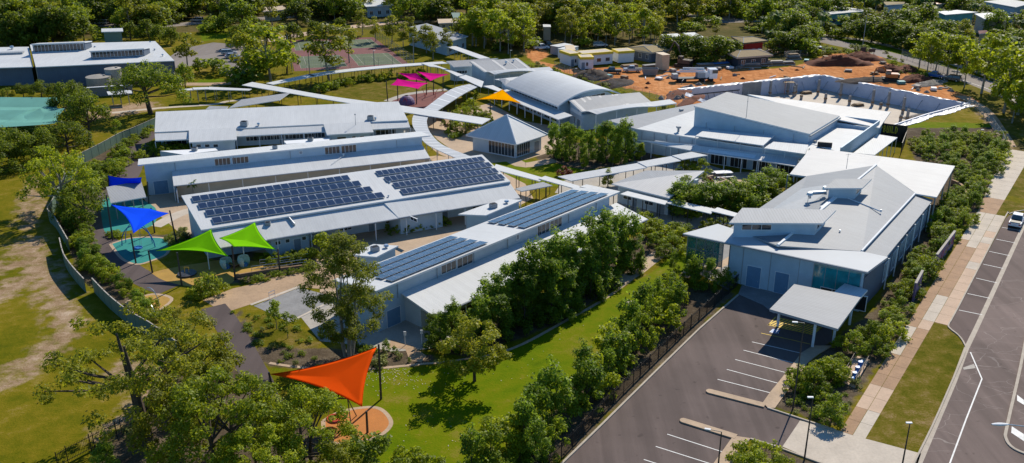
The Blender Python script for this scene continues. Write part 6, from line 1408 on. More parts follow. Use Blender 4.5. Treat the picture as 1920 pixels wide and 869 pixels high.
for i, px in enumerate([(1262, 182), (1270, 186), (1280, 184), (1288, 188), (1310, 160), (1296, 163), (1240, 186), (1258, 175)]):
    p = P(*px); b = thing('boulder', 'grey-brown boulder among spoil at the left end of the basement', 'boulder', (p.x, p.y, 0), 'boulders by the basement'); heap(b, (p.x, p.y), r.uniform(.6, 1.3), r.uniform(.5, 1), r.uniform(.5, 1.0), 'rock', 50+i, 0, 0, 'stone', .1)
# cabins and containers
def cabin(label, bl, br, depth, h, band=None, mat='trim_white', roofm='roof_white', win=2, name='site_cabin', group='site cabins', gap=.25):
    A, B = P(*bl).xy, P(*br).xy; d_ = (B-A).normalized(); n_ = Vector((-d_.y, d_.x)); n_ = n_ if n_.y > 0 else -n_; L = (B-A).length
    b = thing(name, label, 'site cabin' if name == 'site_cabin' else 'container', (*A, 0), group); pl = [A, B, B+n_*depth, A+n_*depth]
    mb = MB(); mb.prism([tuple(p) for p in pl], gap, h); mb.build('body', mat, b); mb = MB(); o_ = inset(pl, -.12); mb.prism([tuple(p) for p in o_], h-.02, h+.14); mb.build('roof', roofm, b)
    if band: mb = MB(); o_ = inset(pl, -.15); mb.prism([tuple(p) for p in o_], h+.14, h+.8); mb.build('fascia_band', band, b); mb = MB(); mb.prism([tuple(p) for p in inset(pl, .3)], h+.75, h+.815); mb.build('roof_deck', 'concrete_pale', b)
    for k in range(win):
        s = L*(k+.6)/(win+.4); window(b, A, B, s, s+min(1.4, L*.18), 1.1, 2.1, 1, side=1 if Vector((d_.y, -d_.x)).dot(-A) > 0 else -1)
    if win: door(b, A, B, L*.08)
    return b
cabin('longest white site cabin with mustard roof band', (1092, 126), (1148, 121), 4.5, 3.0, 'yellow_band', win=3)
cabin('left white site cabin with mustard band beside the longest cabin', (1069, 126), (1088, 124), 6, 3.0, 'yellow_band', win=1)
cabin('small square white cabin with mustard top in front of the others', (1088, 131.5), (1112, 131), 4, 2.8, 'yellow_band', win=1)
cabin('right-hand white site cabin with mustard band, apart from the others', (1159, 120), (1188, 118), 4.5, 2.8, 'yellow_band', win=0)
cabin('pale shipping container left of the mustard-banded cabins', (1046, 111), (1063, 113), 7, 2.9, None, 'trim_white', win=0, name='shipping_container', group='pale containers')
cabin('rearmost pale container at the bend of the dirt track', (1032, 103), (1047, 106), 6, 2.7, None, 'trim_grey', win=0, name='shipping_container', group='pale containers')
cabin('container with sandy top behind the left cabin', (1062, 114), (1078, 114), 8, 3.0, None, 'wall_cream', 'container_cream', win=0, name='shipping_container', group='pale containers')
cabin('upright cream site container between skip and excavator', (1241, 134), (1254, 133), 4, 4.4, None, 'container_cream', 'container_cream', win=0, name='shipping_container', group='pale containers')
cabin('grey water tank box half hidden by trees above the track', (1019, 78), (1032, 78), 5, 4.6, None, 'tank_steel', win=0, name='shipping_container', group='pale containers')
# ------------------------------------------------------------------ vehicles
def car(px, heading, label, paint='paint_car_white', kind='sedan', group=None, cat='car', name='parked_car'):
    p = P(*px) if len(px) == 2 else Vector(px); b = thing(name, label, cat, (p.x, p.y, 0), group, rotz=heading)
    prof = {'sedan': [(-2.2, .35), (-2.25, .75), (-1.7, .92), (1.0, .95), (2.1, .80), (2.25, .55), (2.2, .35)], 'ute': [(-2.5, .45), (-2.55, 1.0), (-.7, 1.05), (1.2, 1.08), (2.35, .95), (2.5, .6), (2.45, .4)], 'wagon': [(-2.3, .4), (-2.35, .95), (-1.5, 1.02), (1.2, 1.02), (2.2, .88), (2.35, .6), (2.3, .4)]}[kind]
    cab = {'sedan': ([(-1.75, .92), (-1.1, 1.40), (.25, 1.42), (1.0, .95)], .62, .74), 'ute': ([(-.75, 1.05), (-.55, 1.72), (.65, 1.74), (1.35, 1.08)], .66, .80), 'wagon': ([(-2.3, .98), (-2.1, 1.62), (.45, 1.66), (1.25, 1.02)], .66, .78)}[kind]
    W_ = .9
    def ext(pts, w0, w1, m):  # profile swept across with narrower top
        zlo = min(q[1] for q in pts); zhi = max(q[1] for q in pts); mb = MB(); f_ = lambda z: w1+(w0-w1)*(z-zlo)/max(.01, zhi-zlo)
        a = [(x, -f_(z), z) for x, z in pts]; c = [(x, f_(z), z) for x, z in pts]; n_ = len(pts); mb.face(a, m); mb.face(c[::-1], m)
        for i in range(n_): j = (i+1) % n_; mb.face([a[j], a[i], c[i], c[j]], m)
        return mb
    def add(mb, n_, m_, sm=False): o = mb.build(n_, m_, None, smooth=sm); o.parent = b; return o
    mb = ext(prof, .86, .92, 0); o = add(mb, 'body', paint)
    bv = o.modifiers.new('bevel', 'BEVEL'); bv.width = .09; bv.segments = 2; bv.limit_method = 'ANGLE'
    mb = ext(cab[0], cab[1], cab[2], 0); o = add(mb, 'window', 'glass_car')
    (x1, z1), (x2, z2) = cab[0][1], cab[0][2]; mb = MB(); w_ = cab[1]+.02; mb.prism([(x1-.05, -w_), (x2+.1, -w_), (x2+.1, w_), (x1-.05, w_)], min(z1, z2)-.03, max(z1, z2)+.05); o = add(mb, 'roof', paint)
    bv = o.modifiers.new('bevel', 'BEVEL'); bv.width = .04; bv.segments = 2
    mb = MB()
    for s in (-1, 1):
        for (xa, za), (xb, zb) in ((cab[0][0], cab[0][1]), (cab[0][2], cab[0][3]), ((-.35, cab[0][0][1]), (-.35, z1))): mb.tube([(xa, s*cab[2]*1.0, za), (xb, s*(cab[1]+.012), zb)], .045, 4)
    add(mb, 'pillar', paint)
    if kind == 'ute':
        mb = MB(); mb.prism([(-2.45, -.74), (-.85, -.74), (-.85, .74), (-2.45, .74)], 1.03, 1.10); add(mb, 'tray_cover', 'black')
    xw = (-1.35, 1.35) if kind == 'sedan' else (-1.5, 1.5)
    for x in xw:
        for s in (-1, 1):
            mb = MB(); n_ = 14; r_ = .33 if kind == 'sedan' else .38
            ri = [[(x+rr*math.cos(2*math.pi*k/n_), s*y, r_+rr*math.sin(2*math.pi*k/n_)) for k in range(n_)] for rr, y in ((r_*.55, .95), (r_*.93, .95), (r_, .90), (r_, .74))]
            mb.loft(ri, closed=True); mb.face(ri[-1]); w_ = add(mb, 'wheel', 'tyre'); mb = MB(); mb.face([(x+r_*.56*math.cos(2*math.pi*k/n_), s*.945, r_+r_*.56*math.sin(2*math.pi*k/n_)) for k in range(n_)]); rim = mb.build('rim', 'steel', None); rim.parent = w_
    xf = prof[-2][0]; xb = prof[1][0]
    for s in (-1, 1):
        mb = MB(); mb.box((xf-.06, s*.66, .70), (.16, .36, .15)); add(mb, 'headlight', 'trim_white'); mb = MB(); mb.box((xb+.04, s*.70, .80), (.12, .3, .16)); add(mb, 'tail_light', 'lamp_red')
    mb = MB(); mb.box((xf+.0, 0, .45), (.1, 1.5, .16)); add(mb, 'bumper', 'black')
    return b
road_h = math.atan2(UD.y, UD.x)
pc = (P(1878, 427)+P(1916, 416))/2
c_ = A0+UD*(UV_((1888, 415))[0])+ND*(UV_((1888, 415))[1]+1.1); car((P(1905, 421).x, P(1905, 421).y, 0), road_h, 'white dual-cab utility parked in the street bay', 'paint_car_white', 'ute', cat='utility')
pk = 'cars parked under the big tree'
car((430, 103), .25, 'silver car, rearmost of three parked in tree shade', 'paint_car_silver', 'wagon', pk); car((436, 109), .25, 'light blue car, middle of three in tree shade', 'paint_car_silver', 'sedan', pk); car((446, 115), .25, 'deep blue car, nearest of three in tree shade', 'paint_car_blue', 'sedan', pk)
car((191, 46), 3.1, 'white car parked on the road beyond the old building', 'paint_car_white', 'wagon'); car((370, 41), 3.0, 'silver car passing between the trees at the top', 'paint_car_silver', 'wagon')
car((1752, 146), 2.5, 'blue and white pickup under the street trees', 'paint_car_blue', 'ute', cat='utility'); car((1783, 152), 2.5, 'black vehicle parked beside the blue pickup', 'paint_car_dark', 'wagon')
car((1015, 93), .3, 'white pickup at the top of the dirt track', 'paint_car_white', 'ute', cat='utility'); car((1027, 89), .3, 'dark pickup behind the white one on the dirt track', 'paint_car_dark', 'ute', cat='utility')
car((1148, 138), 3.0, 'dark utility with open tray on red earth', 'paint_car_dark', 'ute', 'work utilities', 'utility'); car((1185, 135), 3.1, 'dark utility with pale canopy on red earth', 'paint_car_silver', 'ute', 'work utilities', 'utility')
car((1125, 88), .1, 'pale blue van among the trees behind the cabins', 'paint_car_silver', 'wagon', cat='van')
def lb(b, n_, c, size, m, rz=0.0): mb = MB(); mb.box(c, size, rz); o = mb.build(n_, m, None); o.parent = b; return o
# skip, truck, excavators
p = P(1218, 141); b = thing('skip_bin', 'grey tapered skip bin on the red earth', 'skip', (p.x, p.y, 0)); mb = MB(); q0 = [(-1.7, -1), (1.7, -1), (1.7, 1), (-1.7, 1)]; q1 = [(-2.3, -1.25), (2.3, -1.25), (2.3, 1.25), (-2.3, 1.25)]
for i in range(4): j = (i+1) % 4; mb.face([(*q0[i], .1), (*q0[j], .1), (*q1[j], 1.9), (*q1[i], 1.9)]); mb.face([(q0[j][0]*.93, q0[j][1]*.9, .2), (q0[i][0]*.93, q0[i][1]*.9, .2), (q1[i][0]*.96, q1[i][1]*.93, 1.9), (q1[j][0]*.96, q1[j][1]*.93, 1.9)]); mb.face([(*q1[i], 1.9), (*q1[j], 1.9), (q1[j][0]*.96, q1[j][1]*.93, 1.9), (q1[i][0]*.96, q1[i][1]*.93, 1.9)])
mb.face([(*q, .1) for q in q0]); mb.face([(q[0]*1.1, q[1]*1.05, 1.3) for q in q0], 1); o = mb.build('bin', ['concrete_grey', 'rubble'], None); o.parent = b
mb = MB(); 
for s in (-1, 1): mb.tube([(-.9, s*1.2, .9), (-.9, s*1.35, 1.2)], .08, 5)
p = P(1300, 153); b = thing('concrete_pump_truck', 'white and grey concrete pump truck facing right beside the basement rim', 'truck', (p.x, p.y, 0), rotz=.12)
lb(b, 'chassis', (-.5, 0, .9), (11, 2.2, .35), 'black'); lb(b, 'cab', (5.0, 0, 2.1), (2.2, 2.5, 2.5), 'paint_car_white'); lb(b, 'window', (5.4, 0, 2.7), (1.5, 2.53, .9), 'glass_car'); lb(b, 'hopper', (-5.2, 0, 1.6), (1.4, 2.0, 1.2), 'trim_grey'); lb(b, 'engine_box', (1.8, 0, 1.8), (2.0, 2.3, 1.4), 'trim_grey')
mb = MB(); mb.cyl((0, 0), -.9, .9, .8, n=14); o = mb.build('water_tank', 'trim_white', None); o.parent = b; o.location = (3.2, -.2, 1.9); o.rotation_euler = (math.pi/2, 0, 0)
for k, z in enumerate((2.6, 3.0, 3.4)): mb = MB(); mb.tube([(3.4-k*.3, -.5+.4*k, z), (-5.0+k, -.5+.4*k, z+.2)], .2, 6); o = mb.build('boom_section', 'trim_white', None); o.parent = b
for x in (-4, -2.8, 2.2, 4.6):
    for s in (-1, 1): mb = MB(); mb.cyl((0, 0), -.18, .18, .52, n=14); o = mb.build('wheel', 'tyre', None); o.parent = b; o.location = (x, s*1.05, .52); o.rotation_euler = (math.pi/2, 0, 0)
for x in (-3.0, 3.2):
    for s in (-1, 1): mb = MB(); mb.tube([(x, s*1.1, .9), (x-.8, s*2.2, .7), (x-.8, s*2.2, 0)], .1, 5); o = mb.build('outrigger', 'trim_grey', None); o.parent = b
def excavator(px, label, rz, s, paint, boom):
    p = P(*px); b = thing('excavator', label, 'excavator', (p.x, p.y, 0), rotz=rz)
    for q in (-1, 1):
        mb = MB(); L = 1.6*s; r_ = .38*s; pts = [(L*math.cos(a)*.0+(L if math.cos(a) >= 0 else -L)+r_*math.cos(a), r_+r_*math.sin(a)) for a in [k*math.pi/6-math.pi/2 for k in range(12)]]
        mb2 = MB(); a_ = [(x, q*.85*s-.22*s, z) for x, z in pts]; c_ = [(x, q*.85*s+.22*s, z) for x, z in pts]; mb2.face(a_); mb2.face(c_[::-1])
        for i in range(12): j = (i+1) % 12; mb2.face([a_[j], a_[i], c_[i], c_[j]])
        o = mb2.build('track', 'black', None); o.parent = b
    lb(b, 'engine_body', (-.7*s, 0, 1.35*s), (1.9*s, 1.9*s, .9*s), paint); c = lb(b, 'cab', (.55*s, .45*s, 1.75*s), (1.1*s, .95*s, 1.6*s), paint); lb(b, 'window', (.62*s, .45*s, 2.0*s), (1.05*s, 1.0*s, .85*s), 'glass_car'); lb(b, 'counterweight', (-1.75*s, 0, 1.3*s), (.4*s, 1.9*s, .8*s), 'black')
    pts = [(x*s, -.2*s, z*s) for x, z in boom]; mb = MB(); mb.tube(pts[:3], [.22*s, .26*s, .16*s], 6); o = mb.build('boom', paint, None); o.parent = b; mb = MB(); mb.tube(pts[2:4], [.17*s, .12*s], 6); o = mb.build('stick', paint, None); o.parent = b
    e = pts[3]; mb = MB(); mb.prism([(e[0]-.35*s, e[1]-.4*s), (e[0]+.3*s, e[1]-.4*s), (e[0]+.3*s, e[1]+.4*s), (e[0]-.35*s, e[1]+.4*s)], [e[2]-.6*s]*4, [e[2], e[2]-.2*s, e[2]-.2*s, e[2]]); o = mb.build('bucket', 'black', None); o.parent = b
    return b
excavator((1281, 126), 'large excavator with raised rust-brown boom under the dark trees', 2.6, 1.25, 'post_brown', [(.4, 1.5), (1.6, 4.6), (2.6, 5.6), (4.4, 1.6)])
excavator((1668, 152), 'small orange excavator among the red soil heaps', 2.9, 1.15, 'machine_orange', [(.4, 1.4), (1.8, 3.2), (3.2, 2.8), (3.8, .9)])
# stacks of pipes and materials
for i, px in enumerate(((1345, 131), (1368, 130), (1388, 129), (1512, 116), (1548, 110), (1262, 135), (1236, 150), (1332, 133), (1690, 158), (1640, 140), (1720, 165), (1750, 170), (1655, 120), (1140, 145), (1170, 148), (1590, 135))):
    p = P(*px); b = thing('pallet_stack', 'low pallet of mixed materials standing about on the red earth', 'pallet', (p.x, p.y, 0), 'pallets on the building site', rotz=.4*i)
    lb(b, 'pallet', (0, 0, .1), (2.2, 1.6, .18), 'timber'); lb(b, 'load', (.1, 0, .19+.3), (1.8, 1.3, .25+.3*(i % 3)*.5+.1), ('concrete', 'trim_white', 'rubble', 'wall_teal', 'timber')[i % 5])
for i, (px, l, n_, s) in enumerate((((1408, 127), 'long grey stack of concrete planks below the brown-roofed house, left end', 4, 1.0), ((1430, 124), 'grey plank stack, second from the left of four', 5, 1.0), ((1452, 123), 'grey plank stack, third from the left of four', 4, 1.0), ((1474, 122), 'grey plank stack at the right end of four', 3, .9), ((1322, 126), 'pale steel bundle near the dark trees', 3, 1.0), ((1488, 112), 'pale pallets of blocks beside the wire fence', 5, .8), ((1350, 124), 'dark bundle with a blue cover near the parked machines', 3, 1.1), ((1180, 126), 'low timber bundle beside the right cabin', 2, .9), ((1222, 128), 'long plank bundle behind the skip bin', 3, 1.1))):
    p = P(*px); b = thing('material_stack', l, 'building materials', (p.x, p.y, 0), 'stacks of building materials', rotz=.05*i)
    for k in range(n_): lb(b, 'layer', (.15*(k % 2), .1*k, .2+.34*k), (5.4*s-.3*k, 2.0-.2*k, .26), ('concrete', 'timber', 'play_blue' if i == 6 and k == 2 else 'concrete_grey')[k % 3])
r = random.Random(31)
for i in range(46):
    x, y = r.choice([(r.uniform(1640, 1800), r.uniform(128, 182)), (r.uniform(1290, 1520), r.uniform(118, 150)), (r.uniform(1200, 1290), r.uniform(120, 170)), (r.uniform(1700, 1790), r.uniform(140, 176))]); p = P(x, y)
    if inpoly(np.array([p.x]), np.array([p.y]), PB)[0]: continue
    k = i % 3; b = thing(('timber_offcut', 'pipe_length', 'boulder')[k], ('loose timber offcut lying on the red building site', 'loose grey pipe length lying on the red building site', 'loose stone lying on the red building site')[k], ('timber', 'pipe', 'boulder')[k], (p.x, p.y, 0), ('timber offcuts on the site', 'pipe lengths on the site', 'loose stones on the site')[k], rotz=r.uniform(0, 3))
    if k == 0: lb(b, 'board', (0, 0, .12), (r.uniform(2, 4.5), .35, .2), 'timber')
    elif k == 1: mb = MB(); L = r.uniform(2, 4); mb.tube([(-L/2, 0, .15), (L/2, 0, .15)], .15, 6); o = mb.build('pipe', r.choice(['concrete', 'trim_white', 'post_steel']), None); o.parent = b
    else: heap(b, (p.x, p.y), r.uniform(.5, 1.1), r.uniform(.4, .8), r.uniform(.4, .8), r.choice(['rock', 'soil_red', 'rubble']), 100+i, 0, 0, 'stone', .1); b.rotation_euler.z = 0; b.children[0].matrix_parent_inverse = Matrix.Translation(b.location).inverted()
p = P(1530, 102); b = thing('rubbish_bin', 'dark blue bulk waste bin by the site gate', 'waste bin', (p.x, p.y, 0)); lb(b, 'body', (0, 0, 1.2), (2.6, 1.8, 2.0), 'paint_car_dark'); lb(b, 'lid', (0, 0, 2.3), (2.7, 1.9, .2), 'door_blue')
p = P(1617, 107); b = thing('site_sign', 'dark red-brown notice board at the site entrance', 'sign', (p.x, p.y, 0)); lb(b, 'panel', (0, 0, 1.6), (1.5, .1, 2.6), 'post_brown'); lb(b, 'post', (-.7, .1, 1.2), (.12, .12, 2.4), 'timber'); lb(b, 'post', (.7, .1, 1.2), (.12, .12, 2.4), 'timber')
p = P(1634, 103); b = thing('site_sign', 'small brown board on legs beside the far road', 'sign', (p.x, p.y, 0)); lb(b, 'panel', (0, 0, 1.3), (2.0, .1, 1.0), 'post_brown'); lb(b, 'post', (-.7, .1, .6), (.12, .12, 1.2), 'timber'); lb(b, 'post', (.7, .1, .6), (.12, .12, 1.2), 'timber')
# ------------------------------------------------------------------ houses beyond
def house(label, px, ze, wm, rm, zr=None, wins=3, front_up=None, name='house', cat='house'):
    q_ = [P(x, y, ze+(dz if dz else 0)) for x, y, dz in px]; m = sum(q_, Vector())/len(q_); b = thing(name, label, cat, (m.x, m.y, 0)); roof(b, q_, rm, .25); pl = inset(q_, .6); walls(b, pl, planeq(q_), wm, drop=.26)
    A, B = fr(pl); L = (B-A).length
    sd = 1 if Vector(((B-A).y, -(B-A).x)).dot(-A) > 0 else -1
    for k in range(wins): s = L*(k+.3)/wins; window(b, A, B, s, s+L*.38/wins, 1.0, min(2.3, ze-.6), 2, side=sd)
    return b, q_
def hiproof(label, px, ze, rise, wm, rm, wins=3, fascia='timber', cat='house'):
    q_ = [P(x, y, ze) for x, y in px]; c = sum(q_, Vector())/4; b = thing('house', label, cat, (c.x, c.y, 0)); L1 = (q_[1]-q_[0]).length; L2 = (q_[2]-q_[1]).length
    m0, m1 = (q_[0]+q_[3])/2, (q_[1]+q_[2])/2; r0 = m0.lerp(m1, .28)+Vector((0, 0, rise)); r1 = m0.lerp(m1, .72)+Vector((0, 0, rise)); mb = MB()
    u = lambda pts, e: [((p-pts[0]).dot(e), (p-pts[0]).length) for p in pts]
    for f_ in ([q_[3], q_[2], r1, r0], [q_[1], q_[0], r0, r1], [q_[2], q_[1], r1], [q_[0], q_[3], r0]): mb.face(f_, 0, u(f_, (f_[1]-f_[0]).normalized()))
    d_ = Vector((0, 0, -.45))
    for i in range(4): j = (i+1) % 4; mb.face([q_[i]+d_, q_[j]+d_, q_[j], q_[i]], 1)
    mb.face([p+d_ for p in q_], 1); mb.build('roof', [rm, fascia], b); mb = MB(); mb.tube([r0, r1], .14, 4); 
    for a, e in ((r0, q_[0]), (r0, q_[3]), (r1, q_[1]), (r1, q_[2])): mb.tube([a, e], .1, 4)
    mb.build('ridge_cap', 'trim_grey', b)
    pl = inset(q_, 1.0); mb = MB(); mb.prism([tuple(p) for p in pl], 0, ze-.3); mb.build('wall', wm, b); A, B = fr(pl); L = (B-A).length; sd = 1 if Vector(((B-A).y, -(B-A).x)).dot(-A) > 0 else -1
    for k in range(wins): s = L*(k+.3)/wins; window(b, A, B, s, s+L*.38/wins, .9, min(2.2, ze-.7), 2, side=sd)
    return b
hiproof('brown-roofed flat building nearest the red earth', [(1355, 95), (1428, 93), (1450, 103), (1382, 108)], 3.4, .9, 'wall_dark', 'roof_brown', fascia='wall_cream')
hiproof('brown-roofed building with dark red walls behind the nearest one', [(1371, 69), (1408, 69), (1440, 76), (1394, 81)], 4.6, .6, 'lamp_red', 'roof_tan')
hiproof('low brown-roofed house left of the big dark trees', [(1172, 90), (1205, 84), (1262, 92), (1222, 99)], 3.2, .8, 'wall_slate', 'roof_tan', fascia='wall_cream')
hiproof('sandy flat-roofed building between the brown roofs', [(1344, 76), (1376, 75), (1386, 86), (1350, 88)], 3.2, .4, 'wall_cream', 'roof_tan')
house('white sunlit roof peeping over the dark trees, right one', [(1280, 62, .8), (1302, 61, .8), (1321, 70, 0), (1300, 71, 0)], 4.0, 'wall_cream', 'roof_white')
house('white sunlit roof behind the trees, left one', [(1240, 65, .5), (1270, 63, .5), (1278, 68, 0), (1244, 71, 0)], 3.6, 'wall_cream', 'roof_white')
house('teal-walled house with pale low roof at the top', [(1517, 11.5, .6), (1558, 10, .6), (1632, 20, 0), (1556, 27, 0)], 4.2, 'wall_teal', 'roof_mid', wins=4)
house('white two-storey house right of the teal-walled one', [(1655, 3.5, .5), (1697, 4, .5), (1695, 8, 0), (1662, 10, 0)], 5.0, 'wall_white', 'roof_tan')
house('cream house with veranda openings and white roof near the top right', [(1827, 26, .8), (1858, 24, .8), (1896, 32, 0), (1846, 36, 0)], 5.4, 'wall_cream', 'roof_white', wins=5)
house('large pale-roofed blue-grey house at the top right corner', [(1845, 3, .8), (1890, -2, .8), (1935, 6, 0), (1905, 14, 0)], 5.6, 'wall_white', 'roof_mid', wins=4)
house('house with long white roof half hidden behind palms', [(1757, 22, .5), (1795, 19, .5), (1834, 23, 0), (1772, 28, 0)], 4.4, 'wall_teal', 'roof_white')
house('small house with red-brown roof behind the street trees', [(1834, 58, .6), (1850, 57, .6), (1854, 62, 0), (1836, 64, 0)], 3.4, 'wall_cream', 'court_red')
house('pale blue gabled pavilion seen through eucalypts behind the tennis courts', [(762, 52, 1.4), (800, 44, 1.4), (878, 68, 0), (838, 80, 0)], 4.2, 'wall_white', 'roof_mid')
house('peach-roofed house at the top left of centre', [(494, 14, 1), (530, 11, 1), (540, 18, 0), (492, 22, 0)], 3.8, 'wall_cream', 'container_cream')
house('white-roofed house at the top behind the tall trees', [(668, 2, .8), (712, -2, .8), (738, 10, 0), (686, 13, 0)], 4.2, 'wall_white', 'roof_white')
house('green-roofed shed at the top right of centre', [(846, 24, .8), (862, 24, .8), (862, 34, 0), (850, 34, 0)], 3.6, 'wall_cream', 'wall_green')
house('sandy-walled low house under the trees right of the pavilion', [(820, 36, .5), (864, 35, .5), (868, 42, 0), (822, 44, 0)], 3.0, 'wall_cream', 'container_cream')
house('dark green shed with pale roof behind the older building', [(190, 54, .3), (230, 53, .3), (231, 59, 0), (190, 60, 0)], 4.6, 'wall_green', 'roof_white', wins=0, name='shed', cat='shed')
house('pale roofed house at the top left corner', [(66, 0, .5), (100, -2, .5), (104, 6, 0), (68, 8, 0)], 4.0, 'wall_white', 'roof_mid')
house('white wall building far right of the top left trees', [(180, 10, .5), (212, 9, .5), (216, 14, 0), (180, 16, 0)], 4.0, 'wall_white', 'roof_white')
house('orange-roofed house at the top between palms', [(1752, 1, .5), (1780, -2, .5), (1784, 6, 0), (1756, 8, 0)], 4.0, 'wall_cream', 'machine_orange')
house('small white house among trees at top right of centre', [(1135, 2, .5), (1150, 1, .5), (1152, 6, 0), (1136, 7, 0)], 4.0, 'wall_white', 'roof_white')
# ------------------------------------------------------------------ vegetation
def leaf_mesh(name, clumps, size, mat, seed, droop=0.0, asp=1.0, flat=.75):
    r = np.random.default_rng(seed); Cs = []
    for (c, rad, n) in clumps:
        d = r.normal(size=(n, 3)); d /= np.linalg.norm(d, axis=1)[:, None]+1e-9
        rr = r.uniform(.35, 1.0, n)**.55*(1+.18*r.normal(size=n).clip(-1.5, 1.5)); p = np.array(c)+d*rr[:, None]*np.array(rad)
        nrm_ = d*.7+np.array([0, 0, flat])+r.normal(size=(n, 3))*.55; Cs.append((p, nrm_))
    p = np.concatenate([c[0] for c in Cs]); n_ = np.concatenate([c[1] for c in Cs]); n_ /= np.linalg.norm(n_, axis=1)[:, None]
    N = len(p); t_ = r.normal(size=(N, 3)); t_[:, 2] -= droop; t_ -= n_*(t_*n_).sum(1)[:, None]; t_ /= np.linalg.norm(t_, axis=1)[:, None]; b_ = np.cross(n_, t_)
    s = size*r.uniform(.6, 1.35, N)[:, None]; L = t_*s; Wd = b_*s*.55*asp; up_ = n_*s*.14
    V = np.stack([p-L, p-Wd+up_, p+L*.9, p+Wd+up_], 1).reshape(-1, 3)
    me = bpy.data.meshes.new(name); me.vertices.add(4*N); me.vertices.foreach_set('co', V.astype(np.float32).ravel()); me.loops.add(4*N); me.loops.foreach_set('vertex_index', np.arange(4*N, dtype=np.int32))
    me.polygons.add(N); me.polygons.foreach_set('loop_start', np.arange(0, 4*N, 4, dtype=np.int32)); me.polygons.foreach_set('loop_total', np.full(N, 4, np.int32)); me.update(calc_edges=True); me.materials.append(M[mat]); return me
KINDS = {}
def kind(key, name, cat, h, R, base_h, ncl, crad, nleaf, lsize, leaf, bark, trunk_r, shape='dome', variants=3, spread=1.0, droop=0.0, asp=1.0, lean=.06, forks=1, squash=.7, hollow=.0):
    vs = []
    for v in range(variants):
        r = random.Random(hash_(key)+v*17); cl = []; k = 0
        while len(cl) < ncl and k < 4000:
            k += 1; a = r.uniform(0, 2*math.pi); u = r.random()
            if shape == 'dome': rr = R*math.sqrt(r.random())*.95; zt = base_h+(h-base_h)*(1-(rr/R)**2)**.5; z = base_h+(zt-base_h)*r.uniform(.15, .92)
            elif shape == 'shell': rr = R*math.sqrt(r.uniform(.02, 1)); zt = base_h+(h-base_h)*(1-(rr/(R*1.02))**2)**.5; z = zt-r.uniform(0, .28)*(h-base_h)-crad*.3
            elif shape == 'tall': z = base_h+(h-base_h)*u; f = math.sin(math.pi*min(1, .12+.85*(z-base_h)/(h-base_h)))**.7; rr = R*f*math.sqrt(r.random())
            elif shape == 'column': z = base_h+(h-base_h)*u; f = 1.0-.62*u**1.6; rr = R*f*math.sqrt(r.uniform(.1, 1))
            elif shape == 'cone': z = base_h+(h-base_h)*u; rr = R*(1-.88*u)*math.sqrt(r.random())
            else: rr = R*math.sqrt(r.random()); z = base_h+(h-base_h)*r.random()
            c = Vector((rr*math.cos(a), rr*math.sin(a), min(z, h-crad*.4)))
            if all((c-Vector(q[0])).length > crad*.62*spread for q in cl): q_ = crad*r.uniform(.65, 1.25); cl.append((tuple(c), (q_, q_, q_*squash*r.uniform(.8, 1.2)), max(6, int(nleaf*(q_/crad)**2*r.uniform(.75, 1.25)))))
        if shape == 'column':
            for _ in range(6):
                a = r.uniform(0, 6.28); rr = R*.55*r.random(); zt = h*r.uniform(.82, 1.05); cl.append(((rr*math.cos(a), rr*math.sin(a), zt), (.34, .34, .9), int(nleaf*.3)))
        cm = leaf_mesh('crown', cl, lsize, leaf, hash_(key)+v, droop, asp)
        mb = MB(); top = h*.62 if shape not in ('bush',) else h*.4; ln = Vector((r.uniform(-lean, lean), r.uniform(-lean, lean), 0))*h
        fk = Vector((ln.x*.5, ln.y*.5, base_h*(.85 if base_h > .5 else .6)+.2*(h-base_h)*.5))
        stems = [Vector((0, 0, 0))] if forks == 1 else [Vector((.35*math.cos(i*2.4), .35*math.sin(i*2.4), 0)) for i in range(forks)]
        for i, s0 in enumerate(stems):
            tip = Vector((ln.x+s0.x*4, ln.y+s0.y*4, h*.72)); f2 = fk+s0*2.2
            mb.tube([s0+Vector((0, 0, -.15)), s0*1.2+f2*.4*Vector((1, 1, 0)).length*0+Vector((f2.x*.4, f2.y*.4, f2.z*.5)), f2, f2.lerp(tip, .5), tip], [trunk_r*1.25, trunk_r, trunk_r*.8, trunk_r*.5, trunk_r*.2], 7)
        order = sorted(cl, key=lambda q: -q[1][0])[:14 if trunk_r > .12 else 7]
        for q in order:
            c = Vector(q[0]); st = fk+(Vector((ln.x, ln.y, h*.72))-fk)*max(0, min(.8, (c.z-fk.z)/max(.1, h-fk.z)*.55)); 
            if forks > 1: st = st+stems[hash_(str(q[0])) % forks]*2.5
            md = st.lerp(c, .5)+Vector((0, 0, -.06*(c-st).length+.12*h*.1)); mb.tube([st, md, c], [trunk_r*.42, trunk_r*.28, trunk_r*.10], 5, cap=False)
        # bake trunk mesh
        tr = mb.build('trunk', bark, None); tm = tr.data; bpy.data.objects.remove(tr)
        vs.append((cm, tm))
    KINDS[key] = dict(name=name, cat=cat, h=h, vs=vs, R=R, i=0)
def hash_(s): return sum((i+1)*ord(c) for i, c in enumerate(s)) % 9973
PR = random.Random(99)
NAMES = {'hedge along the car park': ('hedge_tree', 'hedge tree'), 'courtyard trees': ('courtyard_tree', 'tree'), 'shrubs along the footpath': ('verge_bush', 'verge bush'), 'shrubs beyond the white canopy': ('verge_bush', 'verge bush'), 'shrubs by the canopy end': ('verge_bush', 'verge bush'), 'shrubs inside the left fence': ('fence_bush', 'bush'), 'shrubs inside the curved fence': ('fence_bush', 'bush')}
